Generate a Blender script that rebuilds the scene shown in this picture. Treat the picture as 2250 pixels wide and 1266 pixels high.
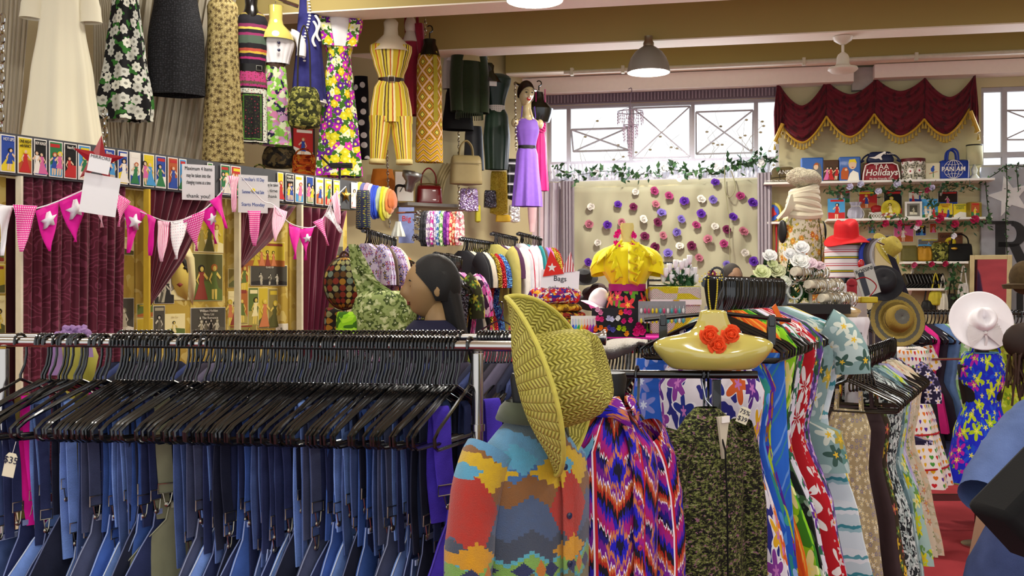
import bpy, math, random
from mathutils import Vector, Matrix
R = math.radians; PI = math.pi
sc = bpy.context.scene
for o in list(bpy.data.objects): bpy.data.objects.remove(o)
C = sc.collection

# ---------------------------------------------------------------- camera, light, exposure
cd = bpy.data.cameras.new('camera'); cam = bpy.data.objects.new('camera', cd); C.objects.link(cam)
cam.location = (0, 0, 1.6); cam.rotation_euler = (PI/2, 0, 0)
cd.lens = 36; cd.sensor_width = 36; cd.clip_end = 100; cd.clip_start = .02
sc.camera = cam
sc.view_settings.view_transform = 'Standard'; sc.view_settings.look = 'None'
sc.view_settings.gamma = 1; sc.view_settings.use_curve_mapping = False
sc.view_settings.exposure = -0.12
wd = bpy.data.worlds.new('world'); sc.world = wd; wd.use_nodes = True
bg = wd.node_tree.nodes['Background']; bg.inputs[0].default_value = (.93, .96, 1, 1); bg.inputs[1].default_value = 1.45
def area(name, loc, size, power, col=(1, .93, .8), rot=(0, 0, 0), shape='DISK', sy=None, spread=180):
    l = bpy.data.lights.new(name, 'AREA'); l.shape = shape; l.size = size; l.energy = power; l.color = col
    if sy: l.size_y = sy
    l.spread = R(spread)
    o = bpy.data.objects.new(name, l); C.objects.link(o); o.location = loc; o.rotation_euler = rot
    return o
# daylight falling in through the two windows of the far wall
area('window_daylight', (1.55, 10.35, 3.05), 2.2, 45, (.85, .9, 1), (R(-75), 0, R(-11.3)), 'RECTANGLE', .6)
area('window_daylight_right', (5.0, 9.6, 3.0), 1.2, 25, (.85, .9, 1), (R(-75), 0, R(-11.3)), 'RECTANGLE', .6)

# ---------------------------------------------------------------- helpers
def at(px, py, Y): return Vector(((px-1125)/2250*Y, Y, 1.6+(633-py)/2250*Y))
AW = math.atan(.2)                                     # the far wall turns away by this much
def yw(px): return 10.69/(1+.2*(px-1125)/2250)
def W(px, py, off=0):                                  # a point in front of the far wall
    k = 10.69-off*1.02; Y = k/(1+.2*(px-1125)/2250); return at(px, py, Y)
RL = math.atan2(1, .592)                               # direction of the changing room front
def yp(px): return 11056/(2457-px)
def P(px, py, off=0):
    # plane of the changing room front moved by off towards the shop
    n = Vector((math.sin(RL), -math.cos(RL)))
    d0 = n.dot(Vector((-2.25, 4.5)))+off
    k = n.dot(Vector(((px-1125)/2250, 1)))
    return at(px, py, d0/k)
def wl(px, off=0):                                     # depth of the slanting left wall
    n = Vector((2.6, -4.33)).normalized(); d0 = n.dot(Vector((.33, 10.6)))+off
    return d0/n.dot(Vector(((px-1125)/2250, 1)))
ALW = math.atan2(2.6, 4.33)

class G:
    def __init__(s): s.v = []; s.f = []; s.u = []; s.m = []
    def face(s, idx, uv=None, m=0):
        s.f.append(tuple(idx)); s.m.append(m)
        s.u.extend(uv if uv else [(s.v[i][0]+s.v[i][1], s.v[i][2]) for i in idx])
    def grid(s, rows, closed=False, us=None, vs=None, cap0=False, cap1=False, m=0):
        b = len(s.v); nr = len(rows); nc = len(rows[0])
        for r in rows: s.v.extend(Vector(p) for p in r)
        if us is None:
            mid = rows[nr//2]; us = [0]
            for j in range(nc): us.append(us[-1]+(Vector(mid[(j+1) % nc])-Vector(mid[j])).length)
        if vs is None:
            vs = [0]
            for i in range(nr-1): vs.append(vs[-1]+(Vector(rows[i+1][0])-Vector(rows[i][0])).length)
        for i in range(nr-1):
            for j in range(nc if closed else nc-1):
                k = (j+1) % nc
                s.f.append((b+i*nc+j, b+i*nc+k, b+(i+1)*nc+k, b+(i+1)*nc+j)); s.m.append(m)
                s.u.extend([(us[j], vs[i]), (us[j+1], vs[i]), (us[j+1], vs[i+1]), (us[j], vs[i+1])])
        if cap0: s.face([b+j for j in range(nc)][::-1], None, m)
        if cap1: s.face([b+(nr-1)*nc+j for j in range(nc)], None, m)
        return s
    def box(s, c, d, rz=0, m=0, M=None):
        b = len(s.v); x, y, z = d[0]/2, d[1]/2, d[2]/2
        Q = Matrix.Translation(c) @ (M if M else Matrix.Rotation(rz, 4, 'Z'))
        L = [Vector(p) for p in ((-x,-y,-z),(x,-y,-z),(x,y,-z),(-x,y,-z),(-x,-y,z),(x,-y,z),(x,y,z),(-x,y,z))]
        s.v.extend(Q @ p for p in L)
        for q in ((0,3,2,1),(4,5,6,7),(0,1,5,4),(1,2,6,5),(2,3,7,6),(3,0,4,7)): s.face([b+i for i in q], [(L[i][0]+L[i][1], L[i][2]) if q not in ((0,3,2,1),(4,5,6,7)) else (L[i][0], L[i][1]) for i in q], m)
        return s
    def tube(s, pts, r, seg=8, closed=False, m=0, caps=True):
        pts = [Vector(p) for p in pts]; n = len(pts)
        rr = r if isinstance(r, (list, tuple)) else [r]*n
        def tan(i):
            if closed: return (pts[(i+1) % n]-pts[i-1]).normalized()
            return (pts[min(i+1, n-1)]-pts[max(i-1, 0)]).normalized()
        t = tan(0); u = t.orthogonal().normalized(); rows = []
        for i in range(n):
            t2 = tan(i); u = (u-t2*u.dot(t2)); u = u.normalized() if u.length > 1e-6 else t2.orthogonal().normalized(); w = t2.cross(u)
            rows.append([pts[i]+(u*math.cos(a)+w*math.sin(a))*rr[i] for a in (2*PI*k/seg for k in range(seg))])
        if closed: rows.append(rows[0])
        return s.grid(rows, True, cap0=caps and not closed, cap1=caps and not closed, m=m)
    def lathe(s, prof, seg=24, c=(0,0,0), M=None, m=0, cap0=False, cap1=False, sx=1, sy=1, wob=None):
        Q = Matrix.Translation(c) @ (M if M else Matrix()); rows = []
        for i, (r, z) in enumerate(prof):
            rows.append([Q @ Vector((r*sx*math.cos(2*PI*k/seg), r*sy*math.sin(2*PI*k/seg), z+(wob(r, 2*PI*k/seg) if wob else 0))) for k in range(seg)])
        return s.grid(rows, True, cap0=cap0, cap1=cap1, m=m)
    def ell(s, c, r, seg=16, rings=10, M=None, m=0):
        if not isinstance(r, (list, tuple)): r = (r, r, r)
        prof = [(math.sin(PI*i/rings)*.9999+.0001, -math.cos(PI*i/rings)) for i in range(rings+1)]
        b = len(s.v); Q = Matrix.Translation(c) @ (M if M else Matrix()) @ Matrix.Diagonal((r[0], r[1], r[2], 1))
        s.lathe(prof, seg, (0,0,0), Q, m); return s
    def prism(s, poly, y0, y1, M=None, m=0):           # poly in the xz plane, thickness along y
        b = len(s.v); n = len(poly); Q = M if M else Matrix()
        s.v.extend(Q @ Vector((x, y0, z)) for x, z in poly); s.v.extend(Q @ Vector((x, y1, z)) for x, z in poly)
        s.face([b+i for i in range(n)], [tuple(p) for p in poly], m); s.face([b+n+i for i in range(n)][::-1], [tuple(p) for p in poly][::-1], m)
        for i in range(n):
            k = (i+1) % n; s.face([b+k, b+i, b+n+i, b+n+k], [poly[k], poly[i], poly[i], poly[k]], m)
        return s
    def ribbon(s, pts, w, t=.0015, d=(1,0,0), m=0):    # flat strap, d = width direction
        d = Vector(d).normalized(); pts = [Vector(p) for p in pts]; n = len(pts); rows = []
        for i, p in enumerate(pts):
            tn = (pts[min(i+1, n-1)]-pts[max(i-1, 0)]).normalized(); nn = tn.cross(d).normalized(); ww = w[i] if isinstance(w, (list, tuple)) else w
            rows.append([p-d*ww/2-nn*t, p+d*ww/2-nn*t, p+d*ww/2+nn*t, p-d*ww/2+nn*t])
        return s.grid(rows, True, cap0=True, cap1=True, m=m)

def make(name, g, mats, parent=None, loc=(0,0,0), rot=(0,0,0), bevel=0, sub=0, solid=0, sharp=42):
    me = bpy.data.meshes.new(name); me.from_pydata([tuple(v) for v in g.v], [], g.f)
    uv = me.uv_layers.new(name='UVMap'); flat = [c for p in g.u for c in p]; uv.data.foreach_set('uv', flat)
    if not isinstance(mats, (list, tuple)): mats = [mats]
    for m in mats: me.materials.append(m)
    me.polygons.foreach_set('material_index', g.m); me.polygons.foreach_set('use_smooth', [True]*len(g.f))
    me.update()
    if sharp < 180: me.set_sharp_from_angle(angle=R(sharp))
    o = bpy.data.objects.new(name, me); C.objects.link(o); o.location = loc
    o.rotation_euler = rot if isinstance(rot, (tuple, list)) or hasattr(rot, 'x') else (0, 0, rot)
    if parent: o.parent = parent
    if solid:
        md = o.modifiers.new('solid', 'SOLIDIFY'); md.thickness = solid; md.offset = 0
    if bevel:
        md = o.modifiers.new('bevel', 'BEVEL'); md.width = bevel; md.segments = 2; md.limit_method = 'ANGLE'; md.angle_limit = R(50)
    if sub:
        md = o.modifiers.new('sub', 'SUBSURF'); md.levels = sub; md.render_levels = sub
    return o
def tag(o, label, cat, group=None):
    o['label'] = label; o['category'] = cat
    if group: o['group'] = group
    return o
def thing(name, label, cat, loc=(0,0,0), rot=0, group=None):
    o = bpy.data.objects.new(name, None); C.objects.link(o); o.location = loc; o.empty_display_size = .05
    o.rotation_euler = rot if isinstance(rot, (tuple, list)) else (0, 0, rot)
    return tag(o, label, cat, group)
def struct(name, g, m, **k):
    o = make(name, g, m, **k); o['kind'] = 'structure'; return o
def dup(o, loc=None, rot=None, label=None, group=None, mat=None, parent=None):
    c = o.copy(); C.objects.link(c)
    if parent: c.parent = parent
    if loc is not None: c.location = loc
    if rot is not None: c.rotation_euler = rot if isinstance(rot, (tuple, list)) else (0, 0, rot)
    if label: c['label'] = label
    if group: c['group'] = group
    for ch in list(o.children): dup(ch, parent=c)
    return c
def smooth_path(pts, n=6):
    pts = [Vector(p) for p in pts]; out = []; q = [pts[0]]+pts+[pts[-1]]
    for i in range(len(pts)-1):
        a, b, c, d = q[i:i+4]
        for k in range(n):
            t = k/n; out.append(.5*((2*b)+(c-a)*t+(2*a-5*b+4*c-d)*t*t+(3*b-a-3*c+d)*t**3))
    out.append(pts[-1]); return out
def lerp(a, b, t): return a+(b-a)*t
def prof_at(prof, z):                                  # prof sorted from top down: tuples (z, ...)
    if z >= prof[0][0]: return prof[0][1:]
    for a, b in zip(prof, prof[1:]):
        if z >= b[0]:
            t = (a[0]-z)/(a[0]-b[0]+1e-9); t = t*t*(3-2*t)*.5+t*.5
            return [lerp(x, y, t) for x, y in zip(a[1:], b[1:])]
    return prof[-1][1:]

# ---------------------------------------------------------------- materials
class N:
    def __init__(s, name, rough=.8, metal=0, spec=.3, sheen=0, coat=0):
        s.m = bpy.data.materials.new(name); s.m.use_nodes = True; s.t = s.m.node_tree
        s.p = s.t.nodes['Principled BSDF']; s.p.inputs['Roughness'].default_value = rough; s.p.inputs['Metallic'].default_value = metal
        s.p.inputs['Specular IOR Level'].default_value = spec
        if sheen: s.p.inputs['Sheen Weight'].default_value = sheen
        if coat: s.p.inputs['Coat Weight'].default_value = coat
        s._uv = None
    def new(s, t, **k):
        n = s.t.nodes.new(t)
        for a, b in k.items(): setattr(n, a, b)
        return n
    def put(s, sock, v):
        if hasattr(v, 'is_output'): s.t.links.new(v, sock)
        elif isinstance(v, (tuple, list)) and len(v) == 3 and sock.type == 'RGBA': sock.default_value = (*v, 1)
        else: sock.default_value = v
    def math(s, op, a, b=0.0, c=None, clamp=False):
        n = s.new('ShaderNodeMath', operation=op); n.use_clamp = clamp; s.put(n.inputs[0], a); s.put(n.inputs[1], b)
        if c is not None: s.put(n.inputs[2], c)
        return n.outputs[0]
    def vmath(s, op, a, b=(0,0,0)):
        n = s.new('ShaderNodeVectorMath', operation=op); s.put(n.inputs[0], a)
        if op == 'SCALE': s.put(n.inputs['Scale'], b)
        else: s.put(n.inputs[1], b)
        return n.outputs[0] if op not in ('LENGTH', 'DISTANCE', 'DOT_PRODUCT') else n.outputs['Value']
    def mix(s, f, a, b):
        n = s.new('ShaderNodeMix', data_type='RGBA'); s.put(n.inputs[0], f); s.put(n.inputs[6], a); s.put(n.inputs[7], b); return n.outputs[2]
    def ramp(s, f, stops, const=True):
        n = s.new('ShaderNodeValToRGB'); cr = n.color_ramp; cr.interpolation = 'CONSTANT' if const else 'LINEAR'
        while len(cr.elements) > 1: cr.elements.remove(cr.elements[-1])
        for i, (p, c) in enumerate(stops):
            e = cr.elements[0] if i == 0 else cr.elements.new(p); e.position = p; e.color = (*c, 1)
        s.put(n.inputs[0], f); return n.outputs[0]
    def pal(s, f, cols): return s.ramp(f, [(i/len(cols), c) for i, c in enumerate(cols)])
    def uv(s):
        if s._uv is None: s._uv = s.new('ShaderNodeTexCoord').outputs['UV']
        return s._uv
    def obj(s): return s.new('ShaderNodeTexCoord').outputs['Object']
    def sep(s, v):
        n = s.new('ShaderNodeSeparateXYZ'); s.put(n.inputs[0], v); return n.outputs
    def comb(s, x, y, z=0.0):
        n = s.new('ShaderNodeCombineXYZ'); s.put(n.inputs[0], x); s.put(n.inputs[1], y); s.put(n.inputs[2], z); return n.outputs[0]
    def noise(s, v, sc_, det=2, rough=.5, out=0):
        n = s.new('ShaderNodeTexNoise'); s.put(n.inputs['Vector'], v); n.inputs['Scale'].default_value = sc_; n.inputs['Detail'].default_value = det; n.inputs['Roughness'].default_value = rough
        return n.outputs[out]
    def bump(s, h, st=.3, d=.002):
        n = s.new('ShaderNodeBump'); n.inputs['Strength'].default_value = st; n.inputs['Distance'].default_value = d; s.put(n.inputs['Height'], h)
        s.t.links.new(n.outputs[0], s.p.inputs['Normal'])
    def col(s, c): s.put(s.p.inputs['Base Color'], c); return s
    def flowers(s, base, scale, cols, petals=5, size=.42, center=None, off=(0,0,0), rnd=.7, edge=None, coord=None, keep=1.0, sharp=.3):
        v = s.vmath('ADD', s.vmath('SCALE', coord or s.uv(), scale), off)
        n = s.new('ShaderNodeTexVoronoi', voronoi_dimensions='2D'); s.put(n.inputs['Vector'], v); n.inputs['Scale'].default_value = 1; n.inputs['Randomness'].default_value = rnd
        d = s.sep(s.vmath('SUBTRACT', v, n.outputs['Position'])); rn = s.sep(n.outputs['Color'])
        a = s.math('ADD', s.math('ARCTAN2', d[1], d[0]), s.math('MULTIPLY', rn[1], 6.0))
        e = s.math('MULTIPLY', s.math('ADD', s.math('MULTIPLY', s.math('COSINE', s.math('MULTIPLY', a, float(petals))), sharp), 1-sharp), size)
        e = s.math('MULTIPLY', e, s.math('LESS_THAN', rn[2], keep))
        r = n.outputs['Distance']; out = base
        if edge: out = s.mix(s.math('LESS_THAN', r, s.math('MULTIPLY', e, 1.18)), out, edge)
        out = s.mix(s.math('LESS_THAN', r, e), out, s.pal(rn[0], cols))
        if center: out = s.mix(s.math('LESS_THAN', r, s.math('MULTIPLY', e, .3)), out, center)
        return out
    def blobs(s, base, scale, col, th=.55, off=0.0, coord=None):
        f = s.noise(s.vmath('ADD', coord or s.uv(), (off, off*1.7, 0)), scale, 2)
        return s.mix(s.math('GREATER_THAN', f, th), base, col)
    def weave(s, amt=.25, sc_=350, cl=None):
        s.bump(s.noise(s.obj(), sc_, 1), amt, .001)

def lin(c):
    if isinstance(c, str): c = tuple(int(c[i:i+2], 16)/255 for i in (0, 2, 4))
    return tuple(x/12.92 if x <= .04045 else ((x+.055)/1.055)**2.4 for x in c)
_mc = {}
def plain(h, rough=.85, var=.12, sheen=0, metal=0, spec=.3, coat=0, bump=.2, sc_=25, name=None):
    k = (h, rough, var, metal, coat, sheen, spec)
    if k in _mc: return _mc[k]
    n = N(name or 'mat_'+str(h), rough, metal, spec, sheen, coat); c = lin(h)
    if var:
        f = n.noise(n.obj(), sc_, 3)
        n.col(n.mix(f, tuple(x*(1-var) for x in c), tuple(min(1, x*(1+var)) for x in c)))
    else: n.col(c)
    if bump and var: n.weave(bump)
    _mc[k] = n.m; return n.m
def gloss(h, rough=.2, coat=.3): return plain(h, rough, 0, spec=.5, coat=coat, name='gloss_'+h)
def metal(h, rough=.25): return plain(h, rough, 0, metal=1, name='metal_'+h)
def floral(bgc, cols, scale=14, petals=5, size=.45, center='e8c030', leaf=None, leaf_sc=30, edge=None, small=None, rough=.8, keep=1.0, sharp=.3, rnd=.7):
    n = N('floral', rough); L = lin(bgc)
    base = L
    if leaf: base = n.blobs(base, leaf_sc, lin(leaf), .56, 3.1)
    if small: base = n.flowers(base, scale*1.9, [lin(c) for c in small], 4, .36, None, (5.3, 2.2, 0), keep=.8)
    base = n.flowers(base, scale, [lin(c) for c in cols], petals, size, lin(center) if center else None, edge=lin(edge) if edge else None, keep=keep, sharp=sharp, rnd=rnd)
    n.col(base); n.weave(.15); return n.m
def paint(bgc, cols, sc_=12, rough=.8, stretch=(1, 1, 1)):     # brushed print of several noise layers
    n = N('painted_cloth', rough); base = lin(bgc); uvs = n.vmath('MULTIPLY', n.uv(), stretch)
    for i, c in enumerate(cols): base = n.blobs(base, sc_*(1+.3*i), lin(c), .53+.01*i, 7.7*(i+1), uvs)
    n.col(base); n.weave(.15); return n.m
def stripes(stops, period=.1, axis=0, rough=.8, wob=0, zig=0, zigp=.03):
    n = N('striped', rough); u = n.sep(n.uv()); a = u[axis]; b = u[1-axis]
    if zig: a = n.math('ADD', a, n.math('MULTIPLY', n.math('PINGPONG', b, zigp), zig))
    if wob: a = n.math('ADD', a, n.math('MULTIPLY', n.noise(n.uv(), 30, 1), wob))
    f = n.math('FRACT', n.math('DIVIDE', a, period))
    n.col(n.ramp(f, [(p, lin(c)) for p, c in stops])); n.weave(.15); return n.m
def dots(bgc, cols, scale=20, size=.25, rnd=.2, rough=.8):
    n = N('spotted', rough); n.col(n.flowers(lin(bgc), scale, [lin(c) for c in cols], 1, size, None, rnd=rnd, sharp=0)); n.weave(.1); return n.m
def denim(h, fade=1.25):
    n = N('denim_'+h, .9, spec=.15); c = lin(h); u = n.sep(n.uv())
    w = n.noise(n.vmath('MULTIPLY', n.uv(), (260, 60, 1)), 6, 1); g_ = n.noise(n.obj(), 14, 3)
    n.col(n.mix(n.math('MULTIPLY', n.math('SUBTRACT', n.math('ADD', w, g_), .45), 1.1, clamp=True), tuple(x*.5 for x in c), tuple(min(1, x*fade*1.6+.012) for x in c)))
    n.bump(w, .3, .001); return n.m
def sequin(h, h2, sc_=90):
    n = N('sequins', .25, .6, .6); v = n.new('ShaderNodeTexVoronoi'); v.inputs['Scale'].default_value = sc_; n.put(v.inputs['Vector'], n.obj())
    n.col(n.mix(n.sep(v.outputs['Color'])[0], lin(h), lin(h2))); n.bump(v.outputs['Distance'], 1, .01); return n.m
BLK = gloss('0b0b0c', .22, .4); BLKM = plain('141414', .5, 0); CHROME = metal('b9b4ae', .22); CHROME2 = metal('c8c8c8', .12)
WHITE = plain('e8e6e0', .8, .05); GOLD = metal('c9a240', .35); BRASS = metal('8f7a4a', .4)
GREEN = plain('2f5a34', .6, .3); GREEN2 = plain('3c7d46', .6, .3)
SKIN_F = gloss('c2b45c', .12, .6)                      # glossy cream dummy

# ---------------------------------------------------------------- cloth shapes
def loft_cloth(g, prof, nf=9, amp=.12, seg=56, nr=26, seed=0, tw=.4, power=1.0, top_amp=.15, m=0, hem=.0, capt=False):
    """prof rows (z, hx, hy, cx, cy) from the top down; folds deepen towards the hem"""
    rnd = random.Random(seed); ph = [rnd.uniform(0, 6.3) for _ in range(4)]
    z0, z1 = prof[0][0], prof[-1][0]; rows = []; per = 0; vs = []
    for i in range(nr+1):
        t = i/nr; z = lerp(z0, z1, t); p = prof_at(prof, z); hx, hy = p[0], p[1]; cx = p[2] if len(p) > 2 else 0; cy = p[3] if len(p) > 3 else 0
        A = amp*(top_amp+(1-top_amp)*t); row = []
        for k in range(seg):
            a = 2*PI*k/seg; ca, sa = math.cos(a), math.sin(a)
            f = 1+A*(math.sin(nf*a+ph[0]+tw*t*3*math.sin(a+ph[1]))+.45*math.sin((nf*2-1)*a+ph[2]))
            x = hx*math.copysign(abs(ca)**power, ca)*(1+(f-1)*.35); y = hy*math.copysign(abs(sa)**power, sa)*(1+(f-1)*min(3, max(1, .35*hx/hy)))
            row.append((cx+x, cy+y, z+hem*t*math.sin(3*a+ph[3])))
        rows.append(row); vs.append(-(z0-z))
    hxm = max(p[1] for p in prof); hym = max(p[2] for p in prof); per = 2*PI*math.sqrt((hxm**2+hym**2)/2)
    g.grid(rows, True, [per*k/seg for k in range(seg+1)], vs, cap0=capt, m=m); return g
def sleeve(g, a, b, r0, r1, flat=.55, bend=None, seg=14, m=0, n=9, wr=.05, seed=0, d=(0, 1, 0)):
    a, b = Vector(a), Vector(b); mid = Vector(bend) if bend else (a+b)/2; pts = []
    rnd = random.Random(seed)
    for i in range(n):
        t = i/(n-1); pts.append(a*(1-t)**2+mid*2*t*(1-t)+b*t*t)
    rows = []
    for i, p in enumerate(pts):
        t = i/(n-1); tn = (pts[min(i+1, n-1)]-pts[max(i-1, 0)]).normalized(); w = Vector(d); w = (w-tn*w.dot(tn)).normalized(); u = tn.cross(w); r = lerp(r0, r1, t)*(1+rnd.uniform(-wr, wr))
        rows.append([p+(u*math.cos(q)+w*math.sin(q)*flat)*r for q in (2*PI*k/seg for k in range(seg))])
    g.grid(rows, True, [2*PI*r0*k/seg for k in range(seg+1)], None, m=m); return g
DRESS = lambda w, hem, L, th=.035, waist=.72: [(-.075, .045, .018), (-.10, w*.5, .02), (-.135, w*.86, .024), (-.18, w, th*.8), (-.3, w*.9, th), (-.46, w*waist, th), (-L*.7, lerp(w*waist, hem, .6), th*1.25), (-L, hem, th*1.5)]
def text_mesh(body, size, mat, parent, loc, rot=(PI/2, 0, 0), name='lettering', depth=.0006, align='CENTER', sx=1, shear=0, bold=0):
    cu = bpy.data.curves.new('t', 'FONT'); cu.body = body; cu.size = size; cu.extrude = depth; cu.align_x = align; cu.align_y = 'CENTER'; cu.shear = shear; cu.offset = bold; cu.resolution_u = 3
    to = bpy.data.objects.new('t', cu); C.objects.link(to)
    dg = bpy.context.evaluated_depsgraph_get(); me = bpy.data.meshes.new_from_object(to.evaluated_get(dg)); bpy.data.objects.remove(to)
    me.materials.clear(); me.materials.append(mat); o = bpy.data.objects.new(name, me); C.objects.link(o); o.location = loc; o.rotation_euler = rot; o.scale = (sx, 1, 1)
    if parent: o.parent = parent
    return o
def hanger_geo(g, w=.19, r=.0035, hook=.017):
    pts = [(-hook, 0, -.006)]+[(-hook*math.cos(a), 0, .012+hook*math.sin(a)-.010) for a in (PI*k/8 for k in range(9))]+[(hook, 0, -.03), (hook*.7, 0, -.055), (0, 0, -.078), (0, 0, -.09)]
    g.tube(pts, r, 6)
    arm = [(0, 0, -.088), (w*.3, 0, -.112), (w*.9, 0, -.165), (w, 0, -.18), (w*.99, 0, -.197), (w*.92, 0, -.205)]
    loop = arm+[(0, 0, -.207)]+[(-x, y, z) for x, y, z in arm[::-1]]
    g.tube(loop[:-1], r*1.15, 6, closed=True); return g
# ================================================================ THE ROOM
M_WALL = plain('bfb48c', .9, .05, sc_=3); M_BEAM = plain('a8965c', .85, .04, sc_=3); M_BEAMU = plain('f0e6d2', .7, .03); M_PELMET = plain('e9dcd0', .8, .04)
M_PINKW = plain('d8c4ca', .9, .05); M_FRAME = plain('a9a3a6', .6, .08); M_CEIL = plain('d8cda0', .9, .04)
n = N('red_carpet', .95, spec=.1); f = n.noise(n.obj(), 3, 4); n.col(n.mix(f, lin('7c2930'), lin('a83e44'))); n.bump(n.noise(n.obj(), 300, 1), .5, .004); M_FLOOR = n.m
g = G(); g.box((0, 5, -.05), (14, 14, .1)); struct('floor', g, M_FLOOR)
g = G(); g.box((0, 4.8, 4.65), (14, 14, .1)); struct('ceiling', g, M_CEIL)
def S(px): return (px-1125)/2250*yw(px)/math.cos(AW)   # distance along the far wall
def wbox(g, px0, px1, z0, z1, y0, y1, m=0):            # box in the far wall's own frame, y grows away from the room
    a, b = S(px0) if px0 is not None else -1.5, S(px1) if px1 is not None else 6.2
    g.box(((a+b)/2, (y0+y1)/2, (z0+z1)/2), (b-a, y1-y0, z1-z0), m=m); return g
FW = dict(loc=(0, 10.69, 0), rot=-AW)
g = G()
wbox(g, None, 1203, 0, 4.6, 0, .25); wbox(g, 1203, 1712, 0, 2.70, 0, .25); wbox(g, 1203, 1712, 3.49, 4.6, 0, .25)
wbox(g, 1712, 2156, 0, 4.6, 0, .25); wbox(g, 2156, None, 0, 2.76, 0, .25); wbox(g, 2156, None, 3.52, 4.6, 0, .25)
struct('wall_back', g, M_WALL, **FW)
g = G(); wbox(g, 1150, 1203, 0, 3.58, -.12, -.005); struct('trim_1', g, M_PINKW, **FW)
g = G(); d = Vector((4.33, 2.6)).normalized(); L = 10
g.box((-L/2, .1, 2.3), (L, .2, 4.6)); struct('wall_left', g, M_WALL, loc=(.33, 10.6, 0), rot=ALW)
g = G(); g.box((6.4, 5.5, 2.3), (.2, 7.8, 4.6)); struct('wall_right', g, M_WALL)
for i, zc in enumerate((7.68, 9.15, 10.27)):
    t = (10.666-zc)/3.466; x0 = .33-4.33*t+(.0 if i < 2 else .1); a = x0/math.cos(AW); b = 6.3
    g = G(); g.box(((a+b)/2, .14, 4.165), (b-a, .28, .81)); g.box(((a+b)/2, .14, 3.755), (b-a-.01, .28, .012), m=1)
    struct('trim_%d' % (i+2), g, [M_BEAM, M_BEAMU], loc=(0, zc, 0), rot=-AW)
g = G(); wbox(g, 1100, 1870, 3.585, 3.74, -.2, -.003); struct('trim_5', g, M_PELMET, **FW)
g = G(); wbox(g, 1915, None, 3.61, 3.74, -.2, -.003); struct('trim_6', g, M_PELMET, **FW)
g = G(); wbox(g, 1870, 1915, 3.52, 3.74, -.09, -.003); struct('trim_7', g, plain('a59c94'), **FW)
# ribbed vent above the long window
g = G(); wbox(g, 1203, 1712, 3.49, 3.585, -.06, -.003)
a, b = S(1203), S(1712); k = 0; x = a+.02
while x < b-.02: g.box((x, -.065, 3.54), (.012, .018, .075), m=1); x += .034
struct('trim_8', g, [plain('6f6068'), plain('94858e')], **FW)
# conduit along the beam
g = G(); g.tube([(.62, -.49, 3.722), (6.0, -.49, 3.745)], .022, 10)
for x in (.7, 1.2, 2.9, 3.9, 5.0): g.box((x, -.49, 3.725+x*.002), (.03, .06, .07))
cp = make('conduit_pipe', g, plain('cfc7b4', .5), **FW); tag(cp, 'cream conduit pipe running along the last ceiling beam', 'pipe')

# windows
glass = N('window_glass', .02, 0, .5); t = glass.t; tr = t.nodes.new('ShaderNodeBsdfTransparent'); gl = t.nodes.new('ShaderNodeBsdfGlossy'); gl.inputs['Roughness'].default_value = .03
mx = t.nodes.new('ShaderNodeMixShader'); mx.inputs[0].default_value = .06; t.links.new(tr.outputs[0], mx.inputs[1]); t.links.new(gl.outputs[0], mx.inputs[2]); t.links.new(mx.outputs[0], t.nodes['Material Output'].inputs[0]); GLASS = glass.m
w1 = bpy.data.objects.new('window_1', None); C.objects.link(w1); w1.location = FW['loc']; w1.rotation_euler = (0, 0, -AW); w1['kind'] = 'structure'
g = G()
for p0, p1 in ((1203, 1209), (1244, 1252), (1381, 1390), (1518, 1526), (1657, 1666), (1705, 1712)): wbox(g, p0, p1, 2.70, 3.49, .03, .09)
for z0, z1 in ((2.70, 2.73), (2.87, 2.91), (3.46, 3.49)): wbox(g, 1203, 1712, z0, z1, .035, .085)
make('window_frame', g, M_FRAME, w1)
g = G(); wbox(g, 1204, 1711, 2.71, 3.48, .058, .062); make('window_pane', g, GLASS, w1)
def sash(p0, p1, z0, z1, tilt, cross=True, half=False):   # top hung sash with diagonal braces, swung outwards
    a, b = S(p0), S(p1); h = z1-z0; g = G(); r = .011
    c = [(a, 0, 0), (b, 0, 0), (b, 0, -h), (a, 0, -h)]
    for i in range(4): g.tube([c[i], c[(i+1) % 4]], r, 4)
    g.tube([c[0], c[2]], .009, 4); g.tube([c[1], c[3]], .009, 4)
    o = make('opening_sash', g, M_FRAME, w1, (0, .04, z1), (R(tilt), 0, 0)); return o
sash(1254, 1378, 2.98, 3.24, 38); sash(1391, 1516, 2.93, 3.44, 0); sash(1529, 1655, 2.95, 3.38, 18)
w2 = bpy.data.objects.new('window_2', None); C.objects.link(w2); w2.location = FW['loc']; w2.rotation_euler = (0, 0, -AW); w2['kind'] = 'structure'
g = G()
for p0, p1 in ((2156, 2163), (2204, 2215), (2300, 2308), (2420, 2428)): wbox(g, p0, p1, 2.76, 3.52, .03, .09)
for z0, z1 in ((2.76, 2.78), (2.85, 2.90), (3.48, 3.52)): wbox(g, 2156, None, z0, z1, .035, .085)
a = S(2215); g.tube([(a, .06, 3.30), (a+.36, .06, 3.29)], .01, 4); g.tube([(a, .06, 3.02), (a+.36, .06, 3.01)], .01, 4); g.tube([(a, .06, 3.3), (a+.36, .06, 3.14)], .008, 4); g.tube([(a, .06, 3.03), (a+.36, .06, 3.2)], .008, 4)
make('window_frame', g, M_FRAME, w2)
g = G(); wbox(g, 2157, None, 2.77, 3.51, .058, .062); make('window_pane', g, GLASS, w2)
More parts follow.
